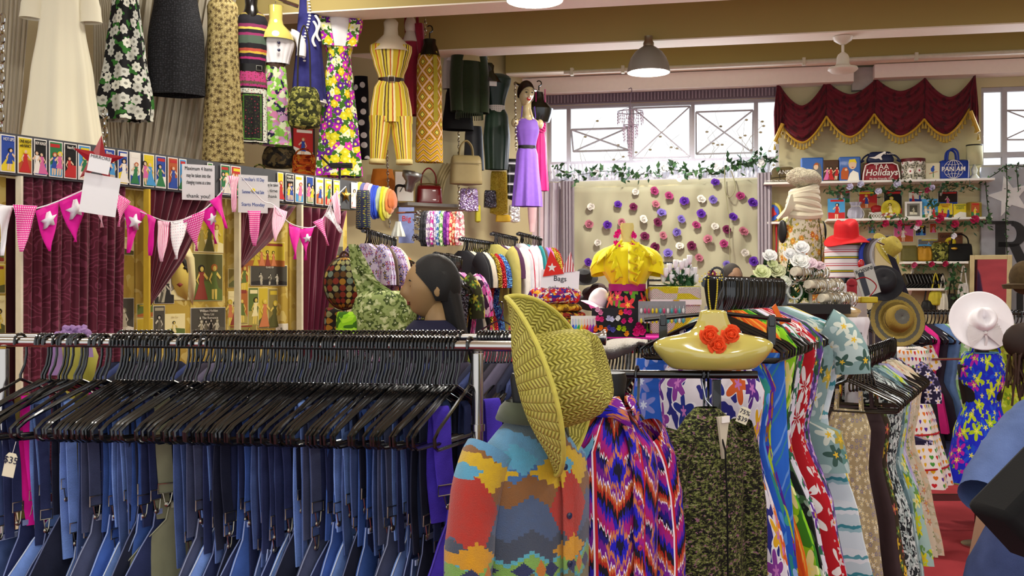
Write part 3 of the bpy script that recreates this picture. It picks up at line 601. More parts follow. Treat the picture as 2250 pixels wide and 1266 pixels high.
# dungarees
DEN = {'navy': ('20284a', '8e9cc8'), 'mid': ('40527e', 'b4c2e6'), 'light': ('6480b8', 'd4def0'), 'dark': ('14182a', '6a7498'), 'slate': ('3a4058', '9aa2bc'), 'bright': ('34508c', 'a8bce8')}
STEEL = metal('a09a88', .3)
def dungaree(mat, seam, label, name='dungarees', group=None, w=.07, zt=-.40, hem=.21, strapw=.024, seed=0, pocket=True):
    r = random.Random(seed); t = thing(name, label, 'dungarees', (0, 0, 0), 0, group)
    g = G(); w2 = lerp(w, hem, .5)
    prof = [(zt, w, .004), (zt-.03, w*1.05, .006), (zt-.12, lerp(w, hem, .38), .009), (zt-.22, lerp(w, hem, .8), .013), (zt-.32, hem, .017), (zt-.7, hem*1.05, .018), (-1.3, hem, .018)]
    loft_cloth(g, prof, 5, .10, 36, 22, seed, top_amp=.2); make('bib_and_legs', g, mat, t)
    g = G()
    for sx in (-1, 1):
        pts = [(sx*prof_at(prof, zt-k*.04)[0]*1.0, -.004, zt-k*.04) for k in range(10)]; g.tube(pts, .0013, 4)
    g.ribbon([(-w*.95, -.008, zt-.008), (w*.95, -.008, zt-.008)], .012, .0015, (0, 0, 1)); make('seam', g, seam, t)
    for sx in (-1, 1):
        xs = sx*r.uniform(.05, .085); x0 = lerp(sx*w*.8, xs, .6); zs = -.112-abs(xs)*.28-.006; sl = r.uniform(-.006, .006)
        g = G(); g.ribbon(smooth_path([(x0, -.010, zt+.02), (lerp(x0, xs, .5)+sl, -.010, (zt+zs)/2), (xs, -.009, zs-.02), (xs, -.003, zs+.010), (xs, .006, zs-.004), (xs+sl, .010, (zt+zs)/2-.03), (x0*1.1, .008, zt-.04)], 4), strapw, .0018); make('strap', g, mat, t)
        g = G(); bz = zt+.022; b = strapw*.6
        g.tube([(x0-b, -.014, bz), (x0+b, -.014, bz), (x0+b, -.014, bz+.022), (x0-b, -.014, bz+.022)], .0016, 5, True)
        g.tube([(x0-b*.5, -.015, bz), (x0-b*.3, -.016, bz-.02), (x0, -.016, bz-.028), (x0+b*.3, -.016, bz-.02), (x0+b*.5, -.015, bz)], .0014, 5); g.ell((x0, -.014, bz-.026), (.007, .003, .007), 10, 6)
        make('buckle', g, STEEL, t)
    return t
protos = {}
for i, (k, (a, b)) in enumerate(DEN.items()):
    dm = denim(a); sm = plain(b, .9, .2)
    protos[k] = [[dungaree(dm, sm, 'x', w=rnd.uniform(.035, .075), zt=rnd.uniform(-.47, -.35), hem=rnd.uniform(.15, .24), strapw=rnd.uniform(.02, .03), seed=i*5+j), False] for j in range(4 if k in ('navy', 'mid') else 2)]
lab = {'navy': 'navy blue denim dungarees packed on the front rack', 'mid': 'mid blue denim dungarees packed on the front rack', 'light': 'faded light blue denim dungarees packed on the front rack', 'dark': 'nearly black denim dungarees packed on the front rack', 'slate': 'grey blue denim dungarees packed on the front rack', 'bright': 'bright blue denim dungarees packed on the front rack'}
seq = ['mid', 'navy', 'light', 'navy', 'dark', 'light', 'mid', 'slate', 'navy', 'bright', 'light', 'mid', 'dark', 'bright', 'navy', 'mid', 'navy', 'slate', 'light', 'navy', 'mid', 'dark', 'navy', 'bright', 'navy', 'mid']
cnt = {}; ORD = 'first second third fourth fifth sixth seventh eighth ninth tenth eleventh twelfth thirteenth fourteenth fifteenth sixteenth seventeenth eighteenth nineteenth twentieth'.split()
special = {130: 'pink', 109: 'tan', 411: 'khaki', 1033: 'purple'}
q = 0
for i, (px, p, a) in enumerate(fspots):
    if px in special or (px > 235 and i % 2) or px in (139, 420, 402, 99, 172, 221): continue
    if 985 < px < 1033: continue
    k = seq[q % len(seq)]; q += 1
    pr = protos[k][q % len(protos[k])]; zz = p+Vector((0, 0, rnd.uniform(-.02, .0))); cnt[k] = cnt.get(k, 0)+1; lb_ = lab[k].replace(' packed', ', %s of that colour from the left' % ORD[cnt[k]-1])
    if not pr[1]: pr[1] = True; o = pr[0]; o.location = zz; o.rotation_euler = (0, 0, a); o['label'] = lb_; o['group'] = lab[k].split(' denim')[0]+' dungarees'
    else: dup(pr[0], zz, a, lb_, lab[k].split(' denim')[0]+' dungarees')
PNK = plain('e8109a', .8, .15); 
def sp(px): return [(p, a) for x, p, a in fspots if x == px][0]
for px, mat, seam, lb, w, zt, hem, sw in ((130, PNK, plain('ff5ab8', .8, .1), 'hot pink dungarees standing out near the left end of the front rack', .03, -.385, .12, .026), (109, plain('7a7236', .9, .2), plain('b0a860', .9, .2), 'olive tan dungarees beside the pink pair', .03, -.40, .1, .03),
      (411, plain('7e7e62', .9, .2), plain('b4b494', .9, .2), 'khaki linen dungarees with long ties on the front rack', .04, -.36, .27, .035), (1033, denim('3c2a9c'), plain('6a58d0', .9), 'deep purple dungarees at the right end of the front rack', .06, -.34, .17, .045)):
    p, a = sp(px); t = dungaree(mat, seam, lb, w=w, zt=zt, hem=hem, strapw=sw, seed=px); t.location = p; t.rotation_euler = (0, 0, a+(R(-25) if px != 1033 else R(-30)))
def price_tag(p, lines, lab, w=.022, h=.032, tilt=15, size=.012, col='e6dfc0', rz=0):
    t = thing('price_tag', lab, 'price tag', tuple(p), (0, R(tilt), rz)); g = G(); g.prism([(-w/2, -h/2), (w/2, -h/2), (w/2, h*.36), (w*.3, h/2), (-w*.3, h/2), (-w/2, h*.36)], -.0007, .0007); make('card', g, plain(col, .6, .04), t)
    for i, l in enumerate(lines): text_mesh(l, size, plain('20203a', .6, 0), t, (0, -.0014, h*.2-i*size*1.1))
    g = G(); g.tube([(0, 0, h*.4), (.002, 0, h*.4+.03)], .0006, 4); make('thread', g, WHITE, t); return t
for v in protos.values():
    for o, used in v:
        if not used:
            for c_ in list(o.children): bpy.data.objects.remove(c_)
            bpy.data.objects.remove(o)
price_tag(at(22, 1022, 2.12), ['$35'], 'cream tag reading 35 dollars among the leftmost dungarees', .024, .05, 12, .02)
price_tag(at(1018, 1112, 2.05), ['SR', '4'], 'cream tag on the purple dungarees', .045, .022, 2, .018)
# clothes on the second rail
cp0 = None; cols = [plain('23263c', .9, .2), plain('3a3440', .9, .2), denim('2a3358'), plain('5a5468', .9, .2), plain('1c1c24', .9, .2)]
mesh_set = []
for i, m in enumerate(cols):
    g = G(); loft_cloth(g, DRESS(.17, .2, .95, .012, .9), 6, .15, 32, 16, i); o = make('hanging_garment', g, m); mesh_set.append([o, False])
for i, (px, p, a) in enumerate(rspots):
    if i % 2: continue
    e = mesh_set[(i//2*7) % 5]; o = e[0] if not e[1] else e[0].copy()
    if e[1]: C.objects.link(o)
    e[1] = True; o.location = p; o.rotation_euler = (0, 0, a); tag(o, 'dark garment on the second rail behind the denim rack', 'garment', 'dark garments on the second rail')
# lilac chiffon scrunchie with a yellow headform behind the rail
n = N('chiffon', .7); n.col(lin('a884b8')); n.p.inputs['Alpha'].default_value = .75; CHIF = n.m
rr = random.Random(3); g = G()
for k in range(26):
    a = rr.uniform(0, 6.3); p0 = at(160+rr.uniform(-26, 20), 733+rr.uniform(-7, 8), 2.62); g.tube(smooth_path([p0+Vector((.012*math.cos(a+j), .01*math.sin(a*2+j), .009*math.sin(a+j*1.4))) for j in range(5)], 4), [.006+.003*math.sin(j) for j in range(17)], 6)
g.ell(tuple(at(188, 733, 2.62)), (.016, .012, .013), 12, 8)
g.ribbon(smooth_path([at(120, 745, 2.66), at(125, 790, 2.66), at(118, 825, 2.66)], 5), .03, .001); g.ribbon(smooth_path([at(192, 745, 2.66), at(197, 785, 2.66)], 5), .02, .001)
o = make('chiffon_scarf', g, CHIF); tag(o, 'lilac chiffon scarf knotted on the rail behind the leftmost hangers', 'scarf')
c = at(168, 800, 2.72); g = G(); g.lathe([(.02, -.09), (.045, -.03), (.055, .02), (.04, .06), (.002, .075)], 24); o = make('yellow_headform', g, plain('b8b24a', .5, .05), loc=tuple(c)); tag(o, 'olive yellow display head just behind the rail under the lilac scarf', 'display head')
g = G(); g.tube([(0, 0, -.09), (0, 0, -.2)], .02, 10); make('neck_stem', g, plain('b8b24a', .5, .05), o); g = G(); g.tube([(0, 0, -.2), (0, 0, -c.z)], .012, 8); make('stand_pole', g, CHROME, o)

# ================================================================ SHIRTS AND STRAW HAT
def stepdia(n, base, x, z, x0, z0, wx, wz, colr, q=.008, per=None):
    xx = n.math('SUBTRACT', x, x0)
    if per: xx = n.math('SUBTRACT', n.math('MODULO', n.math('ADD', xx, 10*per+per/2), per), per/2)
    zq = n.math('MULTIPLY', n.math('FLOOR', n.math('DIVIDE', n.math('SUBTRACT', z, z0), q)), q)
    d = n.math('ADD', n.math('DIVIDE', n.math('ABSOLUTE', xx), wx), n.math('DIVIDE', n.math('ABSOLUTE', zq), wz))
    return n.mix(n.math('LESS_THAN', d, 1.0), base, lin(colr))
n = N('aztec_flannel', .95, sheen=.3); o_ = n.sep(n.obj()); fz = n.math('MULTIPLY', n.noise(n.obj(), 180, 1), .004)
x = n.math('ADD', o_[0], fz); z = n.math('ADD', n.math('SUBTRACT', o_[2], fz), n.math('MULTIPLY', n.math('PINGPONG', n.math('FLOOR', n.math('MULTIPLY', o_[0], 110)), 4.0), .006))
def zz(y): return .75+(-(y-920)/2250*2.0)              # stripe positions as 0..1 over z -.75..+.25
base = n.ramp(n.math('ADD', z, .75), [(0, lin('6a5a30')), (zz(1262), lin('6f6a38')), (zz(1222), lin('4fa0a8')), (zz(1212), lin('7fae4e')), (zz(1180), lin('58b0c0')), (zz(1172), lin('3f4a5c')), (zz(1130), lin('4a5f80')), (zz(1060), lin('8a5a2a')), (zz(1015), lin('3f6fa8')), (zz(985), lin('5f9ac0')), (zz(925), lin('5a6a70')), (zz(900), lin('6a6a44'))])
zr = n.math('SUBTRACT', o_[2], fz)
base = stepdia(n, base, x, zr, .02, -.105, .075, .10, '8a5a2a', .01, .19)
base = stepdia(n, base, x, zr, .02, -.085, .085, .05, 'd8b010', .009, .19)
base = stepdia(n, base, x, zr, .02, -.155, .052, .085, 'b82c1e', .009, .19)
base = stepdia(n, base, x, zr, .02, -.232, .045, .03, 'd89a10', .007, .19)
base = stepdia(n, base, x, zr, .115, -.06, .03, .03, '58a8c8', .006, .19)
base = stepdia(n, base, x, zr, .02, -.075, .02, .018, '58a8c8', .006, .19)
base = stepdia(n, base, x, zr, .02, -.262, .018, .016, '1c2a5a', .003, .05)
base = stepdia(n, base, x, zr, .045, -.262, .010, .02, 'c87820', .003, .095)
base = stepdia(n, base, x, zr, .09, -.335, .03, .018, 'c8a818', .006, .19)
n.col(n.mix(n.math('MULTIPLY', n.noise(n.obj(), 60, 3), .35), base, lin('5a5850'))); n.bump(n.noise(n.obj(), 500, 2), .6, .003); AZT = n.m
def ikat():
    n = N('ikat_cotton', .8); u = n.sep(n.uv()); st = n.math('MULTIPLY', n.noise(n.vmath('MULTIPLY', n.uv(), (240, 12, 1)), 1, 2), .07)
    v = n.math('ADD', u[1], st); px = n.math('PINGPONG', u[0], .055)
    f = n.math('FRACT', n.math('ADD', n.math('DIVIDE', v, .15), n.math('MULTIPLY', px, 8)))
    c = n.ramp(f, [(0, lin('a01880')), (.14, lin('2418a8')), (.26, lin('14101c')), (.38, lin('b02a1a')), (.46, lin('c8703a')), (.53, lin('f0e8f0')), (.56, lin('74168a')), (.72, lin('1c1078')), (.84, lin('120e1c')), (.90, lin('f4eaf4')), (.93, lin('b01a50'))])
    d = n.math('ADD', n.math('DIVIDE', n.math('ABSOLUTE', n.math('SUBTRACT', n.math('FRACT', n.math('DIVIDE', u[0], .11)), .5)), .28), n.math('DIVIDE', n.math('ABSOLUTE', n.math('SUBTRACT', n.math('FRACT', n.math('DIVIDE', v, .15)), .5)), .3))
    c = n.mix(n.math('LESS_THAN', d, 1.0), c, lin('c87848')); c = n.mix(n.math('LESS_THAN', d, .75), c, lin('2018b8')); c = n.mix(n.math('LESS_THAN', d, .4), c, lin('14102a'))
    s = n.math('FRACT', n.math('DIVIDE', u[0], .11)); c = n.mix(n.math('LESS_THAN', s, .09), c, lin('c01c2c')); c = n.mix(n.math('LESS_THAN', s, .035), c, lin('f2e6ee'))
    n.col(c); n.weave(.15); return n.m
IKAT = ikat()
def shirt(name, label, loc, rot, mat, hx=.125, hy=.085, L=.8, collar=None, btn='2a3050', sleeves=((-1, .36), (1, .36)), group=None, cuff=None):
    t = thing(name, label, 'shirt', loc, rot, group); g = G()
    loft_cloth(g, [(.012, .045, .045), (0, .062, .052), (-.03, hx*.75, hy*.75), (-.06, hx*.98, hy*.9), (-.12, hx*1.02, hy*1.02), (-.3, hx*.98, hy*1.05), (-L, hx*1.08, hy*1.12)], 6, .05, 72, 34, 4, top_amp=.1); make('shirt_body', g, mat, t)
    for s, ln in sleeves:
        g = G(); sleeve(g, (s*hx*.80, 0, -.045), (s*(hx+.035), -.01, -.06-ln), .05, .042, 1.05, (s*(hx+.045), 0, -.12), 22, n=14, wr=.03, seed=3); make('sleeve', g, mat, t)
        if cuff: g = G(); g.tube([(s*(hx+.035), -.01, -.06-ln+.01), (s*(hx+.035), -.01, -.10-ln)], [.043, .046], 20, caps=False); make('cuff', g, cuff, t, solid=.003)
    g = G()
    for s in (-1, 1):                                  # collar leaves
        g.face([len(g.v)+k for k in range(0)] or (0, 0, 0), [(0, 0)]*3) if False else None
        rows = []
        for i in range(9):
            a = -PI/2+s*(.12+i/8*(PI-.14)); b0 = Vector((.054*math.cos(a), .050*math.sin(a), .044)); drop = .066 if i == 0 else .046-.01*i/8
            out = 1.5 if i == 0 else 1.22; b1 = Vector((.058*out*math.cos(a), .056*out*math.sin(a)-.012*(i == 0), .05-drop))
            rows.append([b0*1.0+Vector((0, 0, -.03)), b0, b0.lerp(b1, .5)+Vector((0, 0, .006)), b1])
        g.grid(rows)
    make('collar', g, collar or mat, t, solid=.004)
    g = G(); pts = [(.004, -hy*prof_at([(0, .62), (-.06, .9), (-.12, 1.05), (-L, 1.16)], z_)[0]-.006, z_) for z_ in [-.012-k*.03 for k in range(24)]]; g.ribbon(pts, .026, .0015); make('button_placket', g, mat, t)
    g = G()
    for k in range(1, 9):
        q = pts[min(len(pts)-1, k*3-1)]; g.lathe([(.0058, -.002), (.0062, .001), (.001, .0015)], 12, (q[0], q[1]-.003, q[2]), Matrix.Rotation(PI/2, 4, 'X'))
    make('buttons', g, gloss(btn), t); return t
def bust_form(loc, rot, label, neck_h=.085, hx=.11, hy=.07, h=.7, mat=BLKM, pole=True, shoulder=.05):
    t = thing('torso_form', label, 'mannequin', loc, rot); g = G()
    g.lathe([(.001, neck_h), (.042, neck_h), (.046, neck_h-.012), (.04, neck_h*.4), (.044, 0), (.06, -.025), (hx*.85, -.05), (hx*.95, -.08), (hx*.9, -.2), (hx*.7, -.36), (hx*.85, -.5), (hx*.8, -h), (.002, -h)], 32, sx=1, sy=hy/hx*1.1); make('torso', g, mat, t)
    if pole: g = G(); g.tube([(0, 0, -h), (0, 0, -loc[2]+.02)], .014, 10); g.lathe([(.12, 0), (.12, .012), (.02, .025)], 24, (0, 0, -loc[2]), cap0=True); make('stand', g, CHROME, t)
    return t
c1 = at(1168, 932, 2.0)
bust_form(tuple(c1), R(40), 'black torso form wearing the patterned flannel shirt and straw hat', .10, .1, .07)
shirt('flannel_shirt', 'blue, red and yellow stepped pattern flannel shirt with olive collar on a black form', tuple(c1), R(40), AZT, .128, .09, .8, plain('4e5440', .95, .25, sheen=.3), '28304a', ((-1, .45), (1, .45)))
c2 = at(1333, 915, 2.12)
bust_form(tuple(c2), R(34), 'black torso form behind the straw hat wearing the pink and blue shirt', .09, .1, .07)
shirt('patterned_shirt', 'magenta, blue and red shirt with white outlined diamonds right of the flannel shirt', tuple(c2), R(34), IKAT, .118, .085, .8, None, 'b02a50', ((1, .30),), cuff=floral('b08ab0', ['8a4a8a', 'e0c0d0', '3a3a90'], 60))
# straw hat
n = N('straw_weave', .75, spec=.25); u = n.sep(n.uv()); k = 105.0
zg = n.math('PINGPONG', n.math('MULTIPLY', u[0], k*.55), .5)
f = n.math('FRACT', n.math('ADD', n.math('MULTIPLY', u[1], k), n.math('MULTIPLY', zg, 1.6))); h = n.math('SINE', n.math('MULTIPLY', f, PI))
f2 = n.math('SINE', n.math('MULTIPLY', n.math('FRACT', n.math('MULTIPLY', u[0], k*1.1)), PI)); hh = n.math('MULTIPLY', h, n.math('POWER', f2, .35))
cc = n.mix(n.math('POWER', hh, .45), lin('8a8228'), n.mix(n.noise(n.obj(), 45, 2), lin('beb43e'), lin('e2d87a')))
n.col(cc); n.bump(hh, .9, .006); STRAW = n.m
def hat_mesh(g, rc, hc, rb, curl=0, seg=64, dent=0, sy=1.15, flare=0, cp=2.2):
    prof = [(.001, hc-dent), (rc*.35, hc-dent*.8), (rc*.62, hc-dent*.1), (rc*.78, hc), (rc*.9, hc-.012), (rc*.97, hc*.75), (rc, hc*.4), (rc*1.02, .012), (rc*1.06, .002)]
    nb = 12; rows = []; vs = [0]; us = [2*PI*rc*k_/seg for k_ in range(seg+1)]
    for r_, z_ in prof+[(rc*1.06+(rb-rc*1.06)*(i+1)/nb, 0) for i in range(nb)]:
        row = []
        for k_ in range(seg):
            a = 2*PI*k_/seg; x_, y_ = r_*math.cos(a), r_*sy*math.sin(a); zz_ = z_
            if r_ > rc*1.06: t_ = (r_-rc*1.06)/(rb-rc*1.06); zz_ += curl*abs(math.cos(a))**cp*t_**1.6-flare*t_*(1-abs(math.cos(a))**2)
            if r_ < rc*1.0 and z_ > hc*.5: zz_ -= dent*.9*math.exp(-(math.cos(a)*r_/(rc*.28))**2)*(1 if dent else 0)
            row.append((x_, y_, zz_))
        if rows: vs.append(vs[-1]+(Vector(row[0])-Vector(rows[-1][0])).length)
        rows.append(row)
    g.grid(rows, True, us, vs); return rows[-1]
t = thing('straw_cowboy_hat', 'woven yellow straw cowboy hat tipped sideways over the flannel shirt', 'hat', tuple(at(1166, 848, 1.93)))
az = Vector((.93, -.27, .25)).normalized(); ay = Vector((.36, .0, -.93)); ay = (ay-az*ay.dot(az)).normalized(); ax = ay.cross(az)
t.rotation_euler = Matrix((ax, ay, az)).transposed().to_euler()
g = G(); edge = hat_mesh(g, .078, .142, .152, .082, 96, .022, sy=1.14, flare=.0, cp=1.2); make('hat_body', g, STRAW, t, solid=.003, sharp=180)
g = G(); g.tube(edge, .0045, 8, closed=True); make('brim_edge', g, plain('c2b850', .7, .2, sc_=60), t)

# ================================================================ BLACK T RACK WITH THE YELLOW BUST
TA, TB = at(1150, 822, 2.5), at(1664, 823, 2.46); TA.z = TB.z = 1.6-189.5/2250*2.48
t = thing('garment_rack', 'black tube rack in front of the glossy yellow bust', 'clothes rack', (0, 0, 0))
g = G(); g.tube([TA, TB], .0098, 16); make('rail', g, BLK, t)
g = G(); p = at(1574, 822, 2.475); g.box((p.x, p.y, TA.z/2-.006), (.02, .02, TA.z-.012)); make('post', g, BLK, t, bevel=.002)
g = G(); g.box((p.x, p.y, .015), (.05, .45, .03)); g.box((p.x, p.y, .015), (.45, .05, .029)); make('foot', g, BLK, t)
for px in (1400, 1547, 1556):
    p = on_rail(TA, TB, px); put_hanger(p, R(78 if px > 1500 else 70), 'black hanger on the tube rack under the yellow bust' if px > 1500 else 'single black hanger on the tube rack beside the straw hat', 'hangers on the tube rack')
bb = at(1567, 815, 2.485); bt_ = thing('display_bust', 'glossy cream yellow neck and shoulders display bust with an orange rose necklace', 'display bust', (bb.x, bb.y, TA.z+.0098))
def pz(y): return (817-y)/2250*2.485
g = G(); rows = []; sg = 64
for y, hx, hy, cy in ((817, .098, .046, 0), (811, .105, .05, 0), (797, .121, .057, 0), (782, .135, .061, 0), (772, .143, .060, 0), (764, .1465, .056, 0), (757, .1445, .052, 0), (750, .133, .048, 0), (745, .119, .045, 0), (742, .101, .043, 0), (739, .082, .040, 0), (734, .062, .037, 0), (727, .049, .034, 0), (714, .040, .031, 0), (700, .0345, .030, 0), (689, .0325, .029, 0), (685.5, .029, .026, 0), (684, .001, .001, 0)):
    rows.append([(hx*math.cos(a), hy*math.sin(a)-(.010*math.exp(-((y-790)/22)**2)*max(0, -math.sin(a))*(1+math.cos(4*a)*.4)), pz(y)) for a in (2*PI*k/sg for k in range(sg))])
g.grid(rows, True, cap0=True); make('shoulders', g, SKIN_F, bt_, sharp=180, sub=1)
def rose(g, c, r, seed=0, M=None, m=0, petals=11):
    rr = random.Random(seed); Q = Matrix.Translation(c) @ (M or Matrix())
    for k in range(petals):
        t_ = k/petals; a = k*2.4+rr.uniform(-.3, .3); rad = r*(.18+.55*t_); hgt = r*(.75-.5*t_); rows = []
        for i in range(4):
            v = i/3; rows.append([Q @ Vector((rad*(.5+v*(.65+.5*t_))*math.cos(a+(j-2)*.56*(1-.2*v))*(1), rad*(.5+v*(.65+.5*t_))*math.sin(a+(j-2)*.56*(1-.2*v)), hgt*v*(1-.12*abs(j-2)) - r*.1)) for j in range(5)])
        g.grid(rows, m=m)
    g.ell(Q @ Vector((0, 0, r*.2)), r*.3, 8, 6, m=m)
FACE = Matrix.Rotation(PI/2, 4, 'X')                   # flower looks towards the shop front
nk = thing('rose_necklace', 'cord necklace with three orange roses around the yellow bust', 'necklace', (bb.x, bb.y, TA.z+.01))
ORG = plain('f0501e', .7, .2); g = G(); loop = [(.043*math.cos(a)*(1+.25*max(0, -math.sin(a))), .036*math.sin(a)-.003, pz(738)-.018*max(0, -math.sin(a))) for a in (2*PI*k/28 for k in range(28))]
g.tube(loop, .0013, 6, True); make('cord', g, plain('a8a050', .6), nk)
for i, (x, y) in enumerate(((1559, 736), (1577, 758), (1606, 734))):
    q = at(x, y, 2.42); g = G(); rose(g, (0, 0, 0), .023, i, FACE, petals=13); make('rose', g, ORG, nk, loc=(q.x-bb.x, q.y-bb.y, q.z-(TA.z+.01)), solid=.0008)
# tweed cardigan and its chrome hook
n = N('boucle_tweed', .95); v = n.vmath('MULTIPLY', n.obj(), (150, 150, 250)); a = n.noise(v, 1, 2); b = n.noise(v, .55, 2, out=1)
n.col(n.mix(n.math('GREATER_THAN', a, .5), n.ramp(n.sep(b)[0], [(0, lin('14120e')), (.42, lin('3a3f1c')), (.5, lin('6a7038')), (.6, lin('8a6070'))]), n.ramp(n.sep(b)[1], [(0, lin('0e0c0a')), (.46, lin('2a2818')), (.56, lin('5f6a30')), (.63, lin('909060'))]))); n.bump(a, 1, .004); TWEED = n.m
cc_ = at(1551, 905, 2.34); t = thing('tweed_cardigan', 'green, pink and black flecked cardigan hanging from the black tube rack', 'cardigan', tuple(cc_), R(38))
g = G(); loft_cloth(g, [(.01, .03, .022), (-.02, .075, .03), (-.06, .11, .042), (-.1, .125, .05), (-.3, .12, .055), (-.6, .13, .06)], 7, .1, 64, 28, 9); make('cardigan_body', g, TWEED, t)
for s in (-1, 1): g = G(); sleeve(g, (s*.095, 0, -.045), (s*.145, -.015, -.46), .048, .036, 1.0, (s*.16, 0, -.16), 20, n=12, seed=s+3); make('sleeve', g, TWEED, t)
g = G(); g.ribbon([(-.012, -.045, -.02), (-.006, -.062, -.08), (-.004, -.066, -.2), (-.004, -.07, -.55)], .004, .001); make('front_opening', g, plain('080808', .9, 0), t)
g = G(); g.prism([(-.022, -.005), (.016, -.005), (-.002, -.10), (-.006, -.1)], -.056, -.05); make('lining', g, plain('c8c0a8', .8), t)
g = G(); g.box((0, -.058, -.012), (.026, .002, .014)); make('neck_label', g, WHCARD, t)
g = G(); p = on_rail(TA, TB, 1552); pts = [p+Vector((0, 0, -.03)), p+Vector((-.002, 0, -.06)), p+Vector((.03, -.03, -.10)), Vector((cc_.x, cc_.y, cc_.z+.005))]
g.tube([p+Vector((.014*math.cos(a), .0, .0+.014*math.sin(a))) for a in (PI*k/8 for k in range(-1, 9))]+smooth_path(pts[1:], 5), .0025, 8); o = make('hanger_hook', g, CHROME2); tag(o, 'chrome wire hook carrying the tweed cardigan', 'hook')
price_tag(at(1634, 913, 2.36), ['75%', '$39'], 'cream paper tag reading 39 dollars beside the tweed cardigan', .026, .038, 22, .015)
# ================================================================ SHARED BUILDERS FOR THE SHOP FLOOR
BH = None
def bare_hanger(p, rz, label='black plastic hanger', group=None): return put_hanger(p, rz, label, group)
def garment(name, label, cat, p, rz, mat, kind='dress', w=.19, hem=.26, L=.95, th=.03, seed=0, nf=7, amp=.16, waist=.75, group=None, sl=.16, trim=None, seg=40, nr=20):
    g = G()
    if kind == 'skirt': loft_cloth(g, [(-.205, w, .008), (-.22, w, .012), (-.35, w*1.05, th), (-L, hem, th*1.3)], nf, amp, seg, nr, seed)
    elif kind == 'strap': loft_cloth(g, [(-.2, w*.62, .006), (-.22, w*.72, .014), (-.28, w*.85, th), (-.42, w*waist, th*.9), (-L*.7, lerp(w*waist, hem, .6), th*1.2), (-L, hem, th*1.5)], nf, amp, seg, nr, seed)
    else: loft_cloth(g, DRESS(w, hem, L, th, waist), nf, amp, seg, nr, seed)
    if kind in ('blouse', 'jacket'):
        for s in (-1, 1): sleeve(g, (s*w*.82, 0, -.135), (s*(w+(.05 if kind == 'blouse' else .03)), 0, -.135-(sl if kind == 'blouse' else .5)), .06, .055 if kind == 'blouse' else .045, .45, (s*(w+.05), 0, -.17), 12, n=7, seed=seed)
    if kind == 'strap':
        for s in (-1, 1): g.ribbon([(s*w*.5, -.008, -.21), (s*w*.45, -.004, -.125), (s*w*.45, .004, -.125), (s*w*.5, .008, -.21)], .012, .001)
    o = make(name, g, mat, loc=tuple(p), rot=rz); tag(o, label, cat, group); return o
HM = lambda bg_, cols, **k: floral(bg_, cols, **k)
